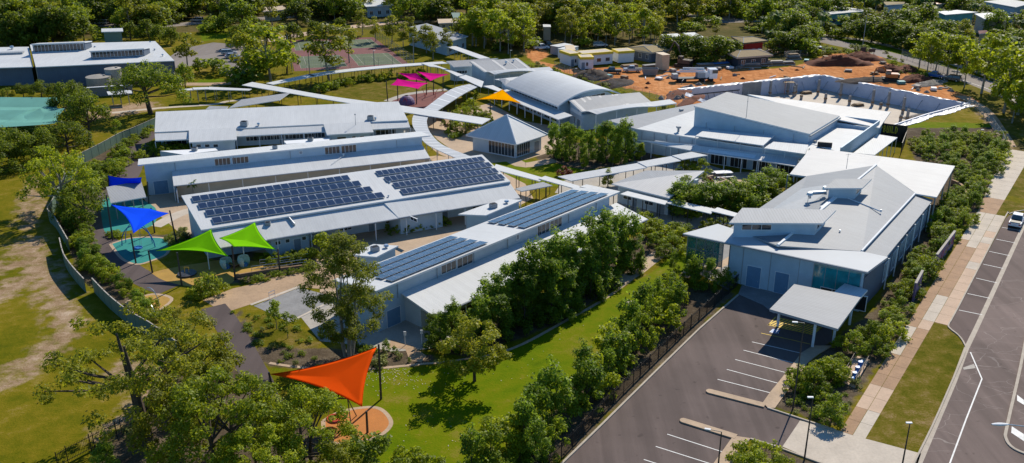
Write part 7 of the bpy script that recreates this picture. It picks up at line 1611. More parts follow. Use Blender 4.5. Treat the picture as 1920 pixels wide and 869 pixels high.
def plant(key, px, top=None, h=None, label='', group=None, wide=1.0, world=None, trunk=True, name=None, cat=None):
    K_ = KINDS[key]; name = name or (group and NAMES.get(group, (None, None))[0]) or K_['name']; cat = cat or (group and NAMES.get(group, (None, None))[1]) or K_['cat']; p = world if world is not None else P(*px)
    H = h if h is not None else HT(px[1], top)
    s = H/K_['h']; root = thing(name, label, cat, (p[0], p[1], 0), group, PR.uniform(0, 6.28)); w_ = wide*PR.uniform(.94, 1.06); root.scale = (s*w_, s*w_, s)
    cm, tm = K_['vs'][K_['i'] % len(K_['vs'])]; K_['i'] += 1
    for n_, m_ in (('crown', cm), ('trunk', tm)):
        o = bpy.data.objects.new(n_, m_); COL.objects.link(o); o.parent = root
    return root
kind('euc_far', 'eucalyptus_tree', 'tree', 13, 3.6, 4.5, 17, 1.55, 70, .42, 'leaf_olive', 'bark_grey', .2, 'tall', 5, 1.0)
kind('euc_yel', 'gum_tree', 'tree', 12, 4.0, 4.0, 18, 1.6, 75, .42, 'leaf_bright', 'bark_grey', .2, 'tall', 4, 1.0)
kind('dense_far', 'round_crowned_tree', 'tree', 9, 4.6, 1.6, 26, 1.7, 85, .42, 'leaf_dark', 'bark_dark', .28, 'shell', 4, .9)
kind('green_far', 'garden_tree', 'tree', 9, 4.2, 1.8, 24, 1.6, 80, .40, 'leaf_green', 'bark_dark', .25, 'shell', 4, .95)
kind('bush_far', 'bush', 'bush', 2.5, 1.9, .2, 11, .85, 55, .26, 'leaf_green', 'bark_dark', .06, 'dome', 4, .9)
kind('shade_tree', 'broadleaf_tree', 'tree', 9, 6.0, 2.6, 34, 1.4, 190, .22, 'leaf_green', 'bark_dark', .34, 'shell', 2, 1.0, forks=2)
kind('bright_tree', 'broadleaf_tree', 'tree', 9.5, 5.6, 1.8, 64, .82, 120, .17, 'leaf_bright', 'bark_grey', .28, 'dome', 2, 1.0, forks=2)
kind('dark_tree', 'broadleaf_tree', 'tree', 7, 4.4, 1.0, 28, 1.2, 170, .19, 'leaf_dark', 'bark_dark', .25, 'shell', 3, .9)
kind('lawn_tree', 'broadleaf_tree', 'tree', 8.6, 3.9, 2.2, 52, .72, 105, .17, 'leaf_olive', 'bark_dark', .16, 'dome', 2, 1.0)
kind('euc_near', 'eucalyptus_tree', 'tree', 14, 4.5, 2.6, 130, .74, 200, .15, 'leaf_shade', 'bark_grey', .22, 'tall', 1, 1.0, droop=1.2, asp=.7, forks=3)
kind('hedge_tree', 'screen_tree', 'tree', 6.5, 2.1, .3, 46, .52, 110, .15, 'leaf_deep', 'bark_dark', .1, 'column', 4, .95, asp=.8, squash=.9)
kind('round_shrub', 'shrub', 'shrub', 3.2, 1.9, .15, 24, .48, 95, .125, 'leaf_green', 'bark_dark', .06, 'dome', 4, .9)
kind('dark_shrub', 'shrub', 'shrub', 3.6, 1.7, .15, 26, .48, 95, .125, 'leaf_deep', 'bark_dark', .06, 'column', 4, .9)
kind('bright_shrub', 'shrub', 'shrub', 2.4, 1.6, .1, 22, .42, 85, .115, 'leaf_bright', 'bark_dark', .05, 'dome', 4, .9)
kind('low_plant', 'low_plant', 'plant', .8, .7, .02, 7, .34, 45, .11, 'leaf_green', 'bark_dark', .02, 'dome', 4, .8)
kind('grey_plant', 'low_plant', 'plant', .8, .7, .02, 7, .34, 45, .11, 'leaf_grey', 'bark_dark', .02, 'dome', 3, .8)
kind('young_tree', 'young_tree', 'tree', 4.4, 1.25, .9, 16, .55, 110, .14, 'leaf_bright', 'bark_grey', .06, 'cone', 3, .9)
kind('thin_tree', 'young_tree', 'tree', 4.6, 1.5, 1.4, 11, .6, 90, .16, 'leaf_green', 'bark_grey', .06, 'tall', 2, 1.1)
kind('red_shrub', 'red_shrub', 'shrub', 1.3, 1.0, .1, 10, .4, 70, .13, 'leaf_red', 'bark_dark', .03, 'dome', 2, .9)
kind('open_big', 'broadleaf_tree', 'tree', 14, 7.8, 4.6, 70, .78, 130, .15, 'leaf_olive', 'bark_dark', .42, 'dome', 1, 1.25, lean=.03, forks=2)
kind('canopy_big', 'broadleaf_tree', 'tree', 10.5, 5.6, 3.0, 84, .74, 185, .14, 'leaf_bright', 'bark_dark', .26, 'shell', 3, .85, forks=2)
kind('canopy_olive', 'broadleaf_tree', 'tree', 9, 4.2, 1.5, 52, .72, 140, .14, 'leaf_olive', 'bark_dark', .22, 'dome', 2, .9, forks=2)
# palms
def make_palm(seed):
    r = random.Random(seed); cmb = MB(); h = 6.0
    for i in range(22):
        a = i*2.4+r.uniform(-.2, .2); el = r.uniform(-.2, 1.1); L = r.uniform(2.0, 2.7); p = Vector((0, 0, h)); d = Vector((math.cos(a)*math.cos(el), math.sin(a)*math.cos(el), math.sin(el))); sd = Vector((-math.sin(a), math.cos(a), 0)); prev = p
        for k in range(6):
            d = (d+Vector((0, 0, -.22))).normalized(); nx = prev+d*L/6; w0 = .42*math.sin(math.pi*(.15+.8*k/6)); w1 = .42*math.sin(math.pi*(.15+.8*(k+1)/6))
            for q in (-1, 1): cmb.face([prev, nx, nx+sd*q*w1+Vector((0, 0, -.18)), prev+sd*q*w0+Vector((0, 0, -.18))])
            prev = nx
    cm = cmb.build('crown', 'leaf_palm', None); c_ = cm.data; bpy.data.objects.remove(cm); mb = MB(); mb.tube([(0, 0, -.1), (.15, .05, 3), (0, 0, h)], [.2, .15, .12], 7); t_ = mb.build('trunk', 'bark_grey', None); m_ = t_.data; bpy.data.objects.remove(t_); return c_, m_
KINDS['palm'] = dict(name='palm_tree', cat='palm', h=8.0, vs=[make_palm(3), make_palm(8)], R=2.5, i=0)
# --- trees that stand out, one by one
plant('open_big', (283, 835), 548, label='tall open dark-trunked tree at the picket fence, its sparse crown over the field', wide=1.0)
for px, top, k, l in (((430, 915), 702, 'canopy_big', 'dense yellow-green foreground tree at the bottom, left of the orange sail'), ((575, 900), 735, 'canopy_big', 'yellow-green foreground tree overlapping the left tip of the orange sail'), ((345, 860), 690, 'canopy_olive', 'olive tree filling the gap behind the tall open tree trunk'), ((372, 735), 585, 'canopy_olive', 'olive-green tree beside the dark asphalt path'), ((690, 905), 812, 'round_shrub', 'dark green shrub at the bottom edge below the orange pad'), ((500, 960), 800, 'canopy_big', 'yellow-green crown cut by the bottom edge of the photo'), ((640, 955), 830, 'canopy_olive', 'olive crown at the bottom edge, right of the yellow-green ones'), ((760, 890), 838, 'bright_shrub', 'small pale shrub at the bottom edge on the lawn'), ((800, 900), 850, 'bright_shrub', 'low pale shrub at the bottom edge, right of the other'), ((330, 640), 575, 'canopy_olive', 'thin olive tree at the end of the green fence by the small yellow pad'), ((200, 880), 832, 'dark_shrub', 'dark shrub leaning on the black picket fence')):
    plant(k, px, top, label=l)
plant('euc_near', (655, 668), 444, label='tall dark eucalyptus with pale forked trunks at the end of the nearest solar roof', wide=1.0)
plant('thin_tree', (519, 617), 562, label='slim young tree, left of a pair in the mulch bed'); plant('thin_tree', (540, 634), 588, label='slim young tree, right of a pair in the mulch bed')
plant('lawn_tree', (890, 715), 583, label='lone tree on the bright lawn casting a round shadow')
plant('bright_tree', (120, 402), 262, label='bright yellow-green spreading tree beside the green fence on the left', wide=.82); plant('dark_tree', (160, 420), 340, label='darker tree squeezed between bright spreading tree and asphalt path', wide=.8)
plant('shade_tree', (284, 213), 116, label='big round shade tree in front of the older building')
plant('bright_shrub', (608, 478), 432, label='rounded bright shrub beside the small white annexe', wide=1.0)
plant('bright_shrub', (393, 553), 510, label='feathery bright shrub at the edge of the yellow play surface')
plant('palm', (363, 372), 334, label='small palm in front of the lower roof of the second block')
plant('red_shrub', (1328, 345), h=1.5, label='dark red-leaved shrub inside the courtyard planter')
plant('dark_tree', (168, 262), 165, wide=.72, label='dark dense tree touching the scalloped end of the teal canopy')
plant('dark_tree', (140, 232), 150, label='dark tree behind the scalloped end of the teal canopy', wide=.8)
plant('dark_tree', (128, 290), 222, label='dark tree below the teal canopy, nearest its lower scallop')
for i, (px, top, k) in enumerate((((70, 305), 238, 'dark_tree'), ((20, 310), 236, 'dark_tree'), ((-12, 325), 250, 'dark_tree'), ((95, 262), 232, 'dark_tree'), ((45, 268), 238, 'dark_tree'))): plant(k, px, top, label='dark rounded tree in the row under the lower edge of the teal canopy', group='dark trees below the teal canopy')
for px, top, k in (((15, 186), 163, 'dark_tree'), ((45, 184), 156, 'dark_tree'), ((78, 184), 150, 'dark_tree'), ((108, 182), 153, 'dark_tree'), ((140, 186), 152, 'dark_tree'), ((158, 196), 163, 'dark_tree')): plant(k, px, top, label='dark clipped tree in the row before the older white-roofed building', group='dark trees before the older building', wide=.9)
plant('green_far', (348, 165), 118, label='dark bushy tree right of the big round shade tree', wide=.7); plant('euc_far', (352, 128), 58, label='spreading tree at the corner of the older building', wide=1.2); plant('thin_tree', (372, 137), 108, label='thin young tree in front of the far car park')
plant('bush_far', (401, 138), 107, label='round feathery bush on the kerb of the far car park', wide=1.3); plant('bright_shrub', (195, 205), 191, label='small bush on the dry ground left of the big shade tree'); plant('thin_tree', (221, 262), 226, label='thin dark tree against the green fence')
plant('euc_yel', (508, 154), 42, label='big eucalyptus with white trunk left of the tennis courts', wide=1.25); plant('euc_far', (466, 150), 60, label='tall tree with dense crown left of the white-trunked eucalyptus', wide=1.3)
plant('green_far', (487, 140), 82, label='rounded tree shading the parked cars', wide=1.1); plant('green_far', (538, 138), 78, label='bushy tree right of the white-trunked eucalyptus', wide=.9); plant('bush_far', (470, 155), 112, label='flowering bush at the end of the car park', wide=1.3)
plant('euc_far', (617, 152), 46, label='tree with bare trunk rising in front of the tennis courts', wide=1.25); plant('euc_far', (655, 118), 52, label='tall tree standing on the red tennis court edge', wide=1.0)
for px, top in (((462, 80), 38), ((500, 84), 40), ((552, 78), 40), ((590, 72), 38), ((640, 68), 34), ((420, 60), 25), ((445, 90), 45)): plant('dense_far', px, top, label='rounded dark tree in the avenue behind the tennis courts', group='avenue trees behind the tennis courts', wide=.8)
for px, top in (((735, 82), 28), ((756, 88), 40), ((776, 96), 50), ((800, 100), 48), ((812, 112), 60), ((838, 104), 52), ((705, 78), 30), ((770, 70), 30), ((680, 66), 20), ((860, 84), 34)): plant('euc_far', px, top, label='slim eucalyptus among those in front of the pale blue pavilion', group='eucalypts by the pale pavilion', wide=1.05)
for i, (px, top, w_) in enumerate((((1723, 128), 62, 1.0), ((1738, 138), 70, .8), ((1754, 132), 60, .9), ((1776, 140), 64, 1.0), ((1794, 142), 68, .9), ((1808, 164), 84, .8), ((1840, 176), 62, 1.1), ((1882, 212), 90, 1.1), ((1908, 216), 92, 1.1), ((1862, 170), 98, .8), ((1925, 190), 80, 1.2), ((1930, 240), 120, 1.0))): plant('euc_yel', px, top, label='slim-trunked yellow-green street tree along the far road', group='street trees along the far road', wide=w_)
for px, top in (((1275, 112), 62), ((1300, 116), 66), ((1250, 108), 66), ((1340, 118), 64), ((1362, 116), 70), ((1325, 112), 72)): plant('dense_far', px, top, label='large dark tree hiding the brown-roofed houses', group='dark trees by the brown-roofed houses', wide=1.15)
plant('green_far', (1307, 110), 70, label='bright round tree amid the dark trees by the brown-roofed houses', wide=.8)
# hedge of tall dark trees along the nearest block
hl = 'tall dark leafy tree in the screen along the nearest solar block'; hg = 'screen trees along the nearest block'
for px, top in (((826, 655), 585), ((812, 640), 575), ((850, 648), 560), ((880, 642), 545), ((905, 632), 530), ((925, 622), 512), ((948, 612), 508), ((930, 640), 545), ((970, 605), 492), ((995, 596), 478), ((1015, 588), 470), ((985, 615), 520), ((1035, 576), 455), ((1055, 566), 452), ((1078, 556), 440), ((1060, 590), 500), ((1098, 545), 430), ((1118, 534), 420), ((1105, 560), 465), ((1138, 522), 408), ((1158, 512), 404), ((1150, 535), 445), ((1178, 500), 412), ((1196, 486), 418), ((1190, 508), 440), ((1030, 600), 500), ((870, 660), 590), ((900, 652), 570)):
    if PR.random() < .16: continue
    plant('hedge_tree', px, top+PR.uniform(-14, 16), label=hl, group=hg, wide=PR.uniform(.75, 1.2))
# hedge between lawn and car park
hl = 'dark green shrub in the hedge between lawn and car park'; hg = 'hedge along the car park'
HX = [(885, 895, 812), (925, 885, 790), (965, 885, 790), (1005, 880, 800), (948, 850, 770), (985, 850, 745), (1025, 845, 760), (1000, 820, 735), (1040, 808, 725), (1065, 800, 720), (1035, 790, 700), (1075, 772, 690), (1100, 765, 690), (1090, 745, 655), (1120, 735, 655), (1140, 720, 650), (1110, 715, 630), (1150, 698, 622), (1170, 690, 625), (1145, 680, 600), (1180, 668, 598), (1200, 655, 590), (1175, 645, 575), (1215, 635, 570), (1235, 622, 560), (1205, 615, 545), (1245, 600, 540), (1265, 592, 535), (1228, 585, 525), (1270, 570, 512), (1295, 562, 505), (1250, 555, 500), (1300, 540, 490), (1330, 545, 488), (1345, 530, 490), (1290, 525, 482), (1365, 540, 500), (1320, 515, 475), (1262, 525, 480)]
for i, (x, y, t_) in enumerate(HX):
    if i % 7 == 2: continue
    plant(('dark_shrub', 'round_shrub', 'dark_shrub', 'hedge_tree', 'bright_shrub')[i % 5], (x, y), t_+PR.uniform(-10, 16), label=hl, group=hg, wide=PR.uniform(.65, .98))
# trees about the courts and paths
hl = 'dark leafy tree in the clump before the hall'; hg = 'tree clump before the hall'
for px, top in (((1038, 296), 228), ((1052, 300), 232), ((1068, 300), 228), ((1085, 300), 236), ((1102, 302), 246), ((1120, 303), 240), ((1137, 303), 234), ((1154, 304), 238), ((1170, 304), 232), ((1184, 300), 240), ((1060, 285), 226), ((1145, 292), 230), ((1165, 290), 228)): plant('hedge_tree', px, top+PR.uniform(-4, 10), label=hl, group=hg, wide=.85)
for px, top, k, l in (((1096, 318), 286, 'young_tree', 'young light-green tree on the lawn, left of two'), ((1149, 311), 284, 'young_tree', 'young light-green tree on the lawn, right of two'), ((1139, 351), 316, 'young_tree', 'young tree where two covered walkways cross'), ((1203, 301), 266, 'young_tree', 'rounded light tree at the end of the dark clump'), ((1060, 330), 312, 'red_shrub', 'small reddish shrub on the central lawn'), ((1284, 326), 298, 'round_shrub', 'shrub pair beside the hall verandah, left one'), ((1312, 328), 296, 'round_shrub', 'shrub pair beside the hall verandah, right one'), ((1318, 345), 322, 'thin_tree', 'wispy tree on the right corner of the triangular roof')): plant(k, px, top, label=l)
hl = 'leafy tree crowding the courtyard beside the triangular building'; hg = 'courtyard trees'
for px, top in (((1270, 398), 345), ((1288, 402), 340), ((1308, 402), 348), ((1328, 398), 345), ((1346, 395), 350), ((1275, 385), 330), ((1362, 400), 356), ((1380, 398), 346), ((1400, 392), 340), ((1415, 384), 334), ((1432, 376), 328), ((1450, 366), 324), ((1395, 404), 360), ((1370, 385), 340), ((1440, 358), 318), ((1465, 358), 326), ((1418, 368), 322), ((1408, 405), 366)): plant('dark_shrub' if PR.random() < .5 else 'round_shrub', px, top, label=hl, group=hg, wide=1.25)
hl = 'shrub in the bed between nearest block and front office'; hg = 'shrubs by the front office'
for px, top in (((1225, 440), 408), ((1240, 447), 412), ((1262, 440), 414), ((1282, 442), 414), ((1232, 465), 432), ((1258, 470), 438), ((1275, 455), 425), ((1290, 478), 448), ((1300, 500), 466), ((1248, 485), 455), ((1355, 425), 405), ((1380, 440), 420), ((1210, 420), 395), ((1330, 430), 408)): plant('bright_shrub' if PR.random() < .55 else 'round_shrub', px, top, label=hl, group=hg, wide=1.1)
for px, top in (((1395, 868), 828), ((1435, 862), 822), ((1410, 890), 845), ((1460, 890), 850)): plant('bright_shrub', px, top, label='fine-leaved bright shrub in the kerbed bed at the driveway', group='shrubs at the driveway bed')
for x, y, t_ in ((1500, 720, 680), (1525, 735, 690), (1545, 718, 668), (1490, 735, 702), (1565, 710, 672), (1560, 790, 738), (1545, 760, 735), (1572, 690, 662), (1640, 668, 630), (1600, 660, 620), (1655, 650, 610), (1578, 655, 628), (1630, 640, 600)): plant('bright_shrub' if (x+y) % 2 else 'round_shrub', (x, y), t_, label='leafy shrub in the bed between carport and footpath', group='shrubs between carport and footpath')
# --- scattered planting inside outlines
def scatter(outline, n, keys, hr, label, group, mind=1.0, wide=1.0, clear=()):
    w_ = W(outline); xs_ = [p.x for p in w_]; ys_ = [p.y for p in w_]; pts = []; k = 0; cw = [W(c) for c in clear]
    while len(pts) < n and k < n*60:
        k += 1; x = PR.uniform(min(xs_), max(xs_)); y = PR.uniform(min(ys_), max(ys_)); A_ = np.array([x]), np.array([y])
        if not inpoly(*A_, w_)[0] or any(inpoly(*A_, c)[0] for c in cw): continue
        if any((x-a)**2+(y-b)**2 < mind**2 for a, b in pts): continue
        pts.append((x, y)); 
    for x, y in pts: plant(PR.choice(keys), None, h=PR.uniform(*hr), label=label, group=group, world=(x, y, 0), wide=wide)
scatter([(1655, 600), (1672, 560), (1700, 520), (1735, 455), (1768, 400), (1800, 345), (1850, 290), (1885, 285), (1856, 340), (1815, 412), (1780, 455), (1745, 510), (1705, 570), (1680, 625), (1660, 655), (1632, 640)], 95, ['round_shrub', 'round_shrub', 'bright_shrub', 'dark_shrub'], (1.5, 2.8), 'leafy shrub in the planting strip along the footpath', 'shrubs along the footpath', 1.6, 1.15)
scatter([(1700, 262), (1780, 255), (1880, 258), (1886, 280), (1855, 300), (1810, 330), (1720, 300)], 60, ['round_shrub', 'dark_shrub', 'bright_shrub'], (1.3, 2.4), 'leafy shrub in the wide bed beyond the white canopy', 'shrubs beyond the white canopy', 1.6, 1.2)
scatter([(1795, 330), (1815, 330), (1830, 350), (1790, 420), (1770, 420)], 12, ['round_shrub', 'dark_shrub'], (1.5, 2.4), 'leafy shrub beside the end of the white canopy', 'shrubs by the canopy end', 1.4, 1.1)
scatter([(160, 318), (205, 300), (250, 262), (285, 242), (280, 256), (250, 275), (238, 315), (215, 345), (180, 360), (150, 350)], 44, ['bright_shrub', 'round_shrub', 'bush_far'], (1.0, 2.2), 'bushy shrub between green fence and asphalt path', 'shrubs inside the left fence', 1.3, 1.1)
scatter([(120, 400), (150, 380), (160, 420), (170, 470), (205, 515), (255, 545), (285, 575), (290, 610), (245, 570), (200, 535), (165, 505), (140, 470)], 46, ['round_shrub', 'bright_shrub', 'dark_shrub'], (1.1, 2.7), 'bushy shrub between the curved green fence and the path', 'shrubs inside the curved fence', 1.2, 1.05)
scatter([(272, 285), (300, 275), (360, 276), (352, 290), (300, 298), (262, 298)], 16, ['bright_shrub', 'round_shrub'], (1.6, 2.6), 'bright shrub against the end of the first block', 'shrubs at the first block', 1.3, 1.1)
scatter([(336, 362), (352, 352), (366, 360), (350, 372)], 5, ['bright_shrub'], (.9, 1.6), 'small shrub beside the palm', 'shrubs by the palm', .8)
scatter([(715, 432), (765, 424), (828, 414), (838, 424), (770, 438), (725, 444)], 18, ['round_shrub', 'dark_shrub', 'bright_shrub'], (.9, 1.8), 'low shrub along the wall of the white annexe', 'shrubs along the annexe', 1.0)
scatter([(490, 492), (575, 478), (590, 488), (510, 500)], 12, ['bright_shrub', 'bright_shrub', 'round_shrub'], (1.0, 1.8), 'feathery shrub below the small white annexe', 'shrubs below the annexe', .9)
scatter([(440, 578), (545, 598), (640, 645), (600, 690), (510, 688), (470, 650), (430, 590)], 24, ['low_plant', 'grey_plant', 'low_plant'], (.3, .8), 'low plant in the mulch bed beside the asphalt path', 'plants in the mulch bed', 1.0)
scatter([(660, 655), (730, 655), (770, 680), (700, 690)], 12, ['low_plant', 'dark_shrub', 'grey_plant'], (.5, 1.3), 'low plant in the gravel by the apron', 'plants by the apron', .9)
scatter([(450, 528), (505, 515), (590, 503), (600, 506), (515, 523), (470, 535)], 20, ['low_plant', 'round_shrub'], (.4, 1.0), 'low plant between retaining wall and sandy path', 'plants along the sandy path', .8)
scatter([(300, 452), (345, 432), (352, 445), (322, 470), (310, 450)], 16, ['low_plant', 'grey_plant'], (.5, 1.0), 'low plant beside the teal pad', 'plants by the teal pad', .8)
scatter([(205, 440), (225, 436), (226, 446), (208, 450)], 5, ['low_plant'], (.6, 1.1), 'low plant at the left of the teal pad', 'plants left of the teal pad', .6)
scatter([(355, 545), (420, 540), (400, 556), (350, 566)], 12, ['low_plant', 'bright_shrub'], (.5, 1.2), 'low plant below the yellow play surface', 'plants below the yellow surface', .8)
scatter([(826, 214), (885, 204), (930, 222), (925, 236), (890, 250), (855, 262), (828, 250), (822, 235)], 55, ['bright_shrub', 'round_shrub', 'low_plant', 'young_tree'], (.8, 2.0), 'garden shrub between curved walkway and pavilion', 'shrubs by the pavilion', 1.2)
scatter([(585, 172), (640, 156), (730, 146), (790, 140), (796, 146), (735, 150), (640, 163), (600, 176)], 30, ['bush_far', 'bright_shrub', 'thin_tree'], (1.2, 2.6), 'bush along the rim of the oval lawn', 'bushes along the oval lawn', 1.8)
scatter([(850, 200), (878, 180), (895, 182), (890, 200), (860, 210)], 10, ['bright_shrub', 'young_tree'], (1.0, 3.0), 'shrub between curved walkway and yellow sail', 'shrubs by the yellow sail', 1.4)
scatter([(1000, 120), (1080, 148), (1180, 180), (1255, 205), (1250, 210), (1165, 185), (1060, 150), (990, 125)], 40, ['bush_far', 'grey_plant', 'bright_shrub'], (.6, 1.6), 'weedy bush along the site fence', 'weeds along the site fence', 1.6)
scatter([(1480, 758), (1520, 690), (1560, 700), (1620, 700), (1570, 800), (1500, 780)], 26, ['low_plant', 'grey_plant'], (.4, .9), 'low plant in the stony bed beside the blue pipe', 'plants by the blue pipe', 1.0)
scatter([(980, 560), (1060, 520), (1180, 470), (1200, 500), (1060, 600), (900, 660)], 24, ['low_plant', 'dark_shrub'], (.5, 1.2), 'low plant at the foot of the dark tree screen', 'plants under the tree screen', 1.2)
scatter([(250, 800), (330, 690), (420, 700), (400, 869), (260, 869)], 24, ['low_plant', 'round_shrub', 'grey_plant'], (.5, 1.5), 'low plant in the litter below the foreground trees', 'plants under foreground trees', 1.2)
scatter([(1660, 100), (1700, 118), (1750, 150), (1730, 165), (1690, 140)], 18, ['bush_far', 'grey_plant'], (.6, 1.6), 'weedy bush among the red soil heaps', 'weeds among the soil heaps', 2.0)
scatter([(1500, 95), (1580, 90), (1640, 96), (1610, 104), (1520, 104)], 16, ['bush_far', 'grey_plant'], (1.0, 2.6), 'scrubby bush by the site gate', 'scrub by the site gate', 2.0)
# --- distant tree cover, tree by tree
PROT = [(1512, 6, 1636, 30), (1652, 0, 1702, 14), (1824, 20, 1900, 50), (1850, 0, 1920, 15), (1756, 16, 1836, 30), (0, 70, 335, 165), (392, 82, 470, 150), (548, 82, 770, 132), (990, 88, 1195, 135), (1190, 95, 1500, 135), (1170, 78, 1262, 98), (1345, 70, 1452, 112), (1236, 60, 1324, 72), (790, 52, 850, 70), (1340, 26, 1460, 42), (176, 36, 210, 50), (355, 32, 385, 46), (1110, 76, 1140, 90), (1000, 78, 1040, 94), (1530, 66, 1720, 112), (1700, 100, 1920, 170), (1836, 56, 1856, 66), (1010, 64, 1036, 78), (848, 22, 864, 34), (492, 8, 540, 22), (188, 52, 232, 80), (690, -5, 740, 12), (400, 48, 440, 78)]
def forest(outline, n, keys, hr, label, group, mind=4.0, wide=1.0, keep=.10):
    w_ = W(outline); xs_ = [p.x for p in w_]; ys_ = [p.y for p in w_]; pts = []; k = 0
    while len(pts) < n and k < n*80:
        k += 1; x = PR.uniform(min(xs_), max(xs_)); y = PR.uniform(min(ys_), max(ys_))
        if not inpoly(np.array([x]), np.array([y]), w_)[0]: continue
        if any((x-a)**2+(y-b)**2 < mind**2 for a, b, *_ in pts): continue
        h = PR.uniform(*hr); q0 = PROJ((x, y, 0)); q1 = PROJ((x, y, h)); hw = h*.28*F/(y+20)
        if any(q0[0]+hw > a and q0[0]-hw < c and q0[1] > b and q1[1] < d and q0[1] > b+(d-b)*.75 for a, b, c, d in PROT) and PR.random() > keep: continue
        pts.append((x, y, h))
    for x, y, h in pts: plant(PR.choice(keys), None, h=h, label=label, group=group, world=(x, y, 0), wide=wide)
    return len(pts)
for px, top in (((35, 84), 22), ((70, 82), 14), ((100, 80), 8), ((130, 80), 14), ((158, 78), 30), ((15, 86), 36), ((245, 76), 40), ((300, 80), 46), ((322, 84), 50), ((280, 74), 34)): plant('dense_far', px, top, label='dark dense tree rising right behind the older white-roofed building', group='dark trees behind the older building', wide=.85)
for px, top, k in (((1550, 66), 40, 'dense_far'), ((1572, 70), 46, 'bush_far'), ((1590, 72), 44, 'dense_far'), ((1612, 76), 38, 'dense_far'), ((1634, 79), 30, 'dense_far'), ((1655, 83), 34, 'dense_far'), ((1678, 88), 46, 'green_far'), ((1700, 92), 48, 'dense_far'), ((1722, 98), 52, 'dense_far'), ((1746, 104), 56, 'green_far'), ((1770, 110), 62, 'dense_far'), ((1800, 118), 70, 'dense_far'), ((1830, 128), 80, 'green_far'), ((1862, 140), 86, 'dense_far'), ((1895, 150), 96, 'dense_far'), ((1645, 70), 36, 'palm'), ((1600, 62), 34, 'palm'), ((1715, 80), 46, 'palm')): plant(k, px, top, label='dark garden tree lining the far side of the road', group='trees lining the far road', wide=1.15)
for px, top, k in (((1460, 100), 58, 'dense_far'), ((1478, 100), 64, 'palm'), ((1498, 98), 54, 'dense_far'), ((1520, 90), 46, 'green_far'), ((1512, 104), 70, 'bush_far'), ((1440, 92), 50, 'palm')): plant(k, px, top, label='dark tree or palm between brown-roofed houses and the far road', group='trees by the site gate', wide=1.0)
cnt = 0
cnt += forest([(860, 20), (1420, 10), (1420, 62), (1180, 82), (1000, 92), (880, 96)], 60, ['bush_far', 'bush_far', 'euc_far'], (2.0, 5.0), 'low scrub bush in the woodland behind the site', 'woodland scrub', 4.0, 1.3, .2)
cnt += forest([(-60, 20), (480, 10), (480, 70), (240, 78), (-60, 90)], 30, ['bush_far'], (2.0, 4.5), 'bush in the gardens at the top left', 'bushes at the top left', 5.0, 1.5, .05)
cnt += forest([(1420, 0), (1980, 0), (1980, 130), (1880, 130), (1700, 86), (1545, 52)], 60, ['bush_far', 'bush_far', 'palm'], (2.5, 5.5), 'garden bush or palm among the houses at the top right', 'garden bushes at the top right', 4.0, 1.4, .15)
cnt += forest([(-60, -12), (490, -12), (480, 40), (330, 56), (240, 70), (-60, 84)], 115, ['dense_far', 'green_far', 'euc_far', 'euc_yel', 'dense_far'], (8, 14), 'tall tree in the wooded streets at the top left', 'trees at the top left', 4.0, 1.15)
cnt += forest([(480, -12), (870, -12), (860, 40), (760, 50), (600, 42), (520, 58), (480, 45)], 95, ['dense_far', 'green_far', 'euc_far', 'euc_yel'], (8, 13), 'tree in the wooded streets at the top, left of centre', 'trees at the top left of centre', 4.0, 1.15)
cnt += forest([(860, -12), (1420, -12), (1420, 24), (1330, 48), (1180, 62), (1100, 74), (1020, 72), (960, 90), (880, 92), (850, 60)], 170, ['euc_far', 'euc_far', 'euc_yel', 'green_far'], (9, 14), 'olive eucalyptus in the woodland behind the building site', 'woodland behind the site', 3.8, 1.1)
cnt += forest([(880, 70), (1000, 74), (1000, 92), (960, 104), (900, 98)], 18, ['euc_far', 'euc_yel'], (9, 13), 'tall eucalyptus left of the dirt track', 'eucalypts left of the dirt track', 4.0)
cnt += forest([(1050, 76), (1180, 66), (1240, 70), (1230, 86), (1160, 88), (1060, 90)], 22, ['euc_far', 'euc_yel'], (8, 12), 'slim eucalyptus behind the site cabins', 'eucalypts behind the cabins', 4.4, .9, .2)
cnt += forest([(1395, 50), (1540, 40), (1545, 70), (1520, 92), (1460, 96), (1440, 70)], 34, ['dense_far', 'green_far', 'palm', 'dense_far'], (6, 11), 'dark garden tree right of the brown-roofed houses', 'trees right of the brown roofs', 4.0, 1.0)
cnt += forest([(1420, -12), (1980, -12), (1980, 120), (1880, 128), (1760, 92), (1640, 66), (1545, 48), (1420, 40)], 210, ['dense_far', 'green_far', 'palm', 'dense_far', 'euc_far', 'green_far'], (5.5, 10), 'garden tree among the houses at the top right', 'garden trees at the top right', 3.6, 1.15)
cnt += forest([(1860, 150), (1990, 190), (1990, 330), (1900, 250)], 12, ['euc_yel', 'euc_far'], (8, 11), 'yellow-green tree at the right edge by the far road', 'trees at the right edge', 4.0)
cnt += forest([(-40, 30), (200, 22), (480, 20), (478, 62), (330, 66), (240, 74), (-40, 86)], 40, ['dense_far', 'green_far', 'euc_yel', 'euc_far'], (8, 13), 'tree standing behind the older white-roofed building', 'trees behind the older building', 4.0, 1.1, .03)
cnt += forest([(1420, -12), (1980, -12), (1990, 60), (1700, 40), (1420, 30)], 60, ['dense_far', 'green_far', 'palm', 'euc_far'], (6, 11), 'tree along the top right skyline of roofs', 'trees along the top right', 3.6, 1.15, .25)
print('forest', cnt)
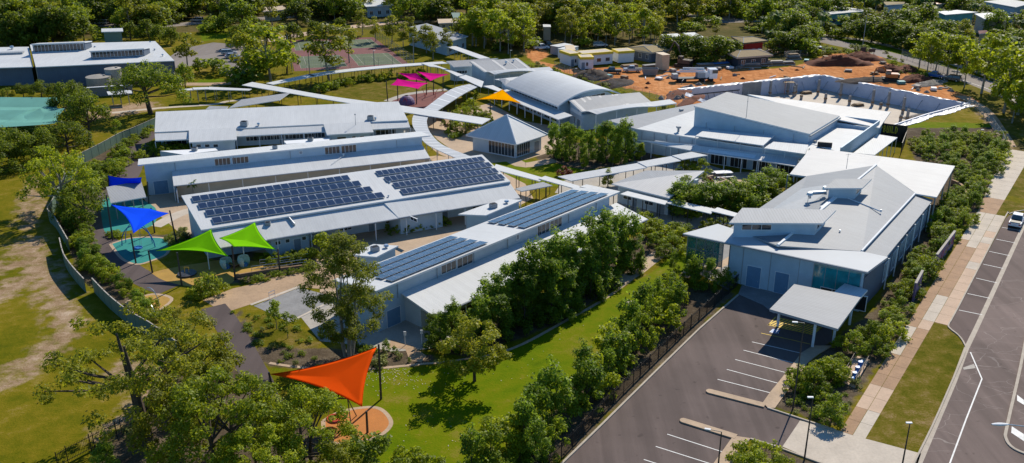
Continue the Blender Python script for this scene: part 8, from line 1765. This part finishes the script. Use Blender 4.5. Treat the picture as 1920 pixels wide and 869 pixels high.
# fallen leaves on the lawn
r = np.random.default_rng(4); mb = MB()
for cx, cy, s, n_ in ((715, 700, 26, 120), (755, 715, 34, 70), (860, 690, 60, 35), (800, 800, 60, 25), (1090, 620, 50, 14), (950, 690, 60, 16)):
    for _ in range(n_):
        p = P(cx+r.normal()*s, cy+r.normal()*s*.4); 
        if not inpoly(np.array([p.x]), np.array([p.y]), W(lawn[0]))[0]: continue
        a = r.uniform(0, 6.28); u = Vector((math.cos(a), math.sin(a), r.uniform(-.2, .4)))*r.uniform(.05, .11); v = Vector((-u.y, u.x, 0))*.5; p = p+Vector((0, 0, .05)); mb.face([p-u, p-v, p+u, p+v])
tag(mb.build('fallen_leaves', 'concrete_pale'), 'pale dry leaves scattered over the bright lawn near the orange sail', 'fallen leaves', kind='stuff')
# ------------------------------------------------------------------ daylight and camera
SUN_AZ, SUN_EL = math.radians(27), math.radians(39)
S = Vector((math.sin(SUN_AZ)*math.cos(SUN_EL), math.cos(SUN_AZ)*math.cos(SUN_EL), math.sin(SUN_EL)))
w = bpy.data.worlds.new('World'); SC.world = w; w.use_nodes = True
nt = w.node_tree; bg = nt.nodes['Background']; sk = nt.nodes.new('ShaderNodeTexSky'); sk.sky_type = 'NISHITA'; sk.sun_disc = False
sk.sun_elevation = SUN_EL; sk.sun_rotation = SUN_AZ; sk.altitude = 50; sk.air_density = 1.0; sk.dust_density = .1; sk.ozone_density = 3.0
tn = nt.nodes.new('ShaderNodeMix'); tn.data_type = 'RGBA'; tn.blend_type = 'MULTIPLY'; tn.inputs[0].default_value = 1; tn.inputs[7].default_value = (.52, .85, 1.08, 1)   # deep tropical blue
nt.links.new(sk.outputs[0], tn.inputs[6]); nt.links.new(tn.outputs[2], bg.inputs[0]); bg.inputs[1].default_value = .105
ld = bpy.data.lights.new('sun', 'SUN'); ld.energy = 5.0; ld.angle = math.radians(.5); ld.color = (1.0, .92, .78)
lo = bpy.data.objects.new('sun', ld); COL.objects.link(lo); lo.rotation_euler = S.to_track_quat('Z', 'Y').to_euler(); lo.location = (60, 150, 120)
cd = bpy.data.cameras.new('camera'); cam = bpy.data.objects.new('camera', cd); COL.objects.link(cam)
cd.sensor_width = 36; cd.lens = 36*F/1920; cd.clip_start = 1; cd.clip_end = 6000
cam.location = (0, 0, CH); cam.rotation_euler = (math.pi/2-TH, 0, 0); SC.camera = cam
SC.view_settings.view_transform = 'Standard'; SC.view_settings.look = 'None'; SC.view_settings.exposure = .15; SC.view_settings.gamma = 1
SC.render.resolution_x = 1024; SC.render.resolution_y = 463
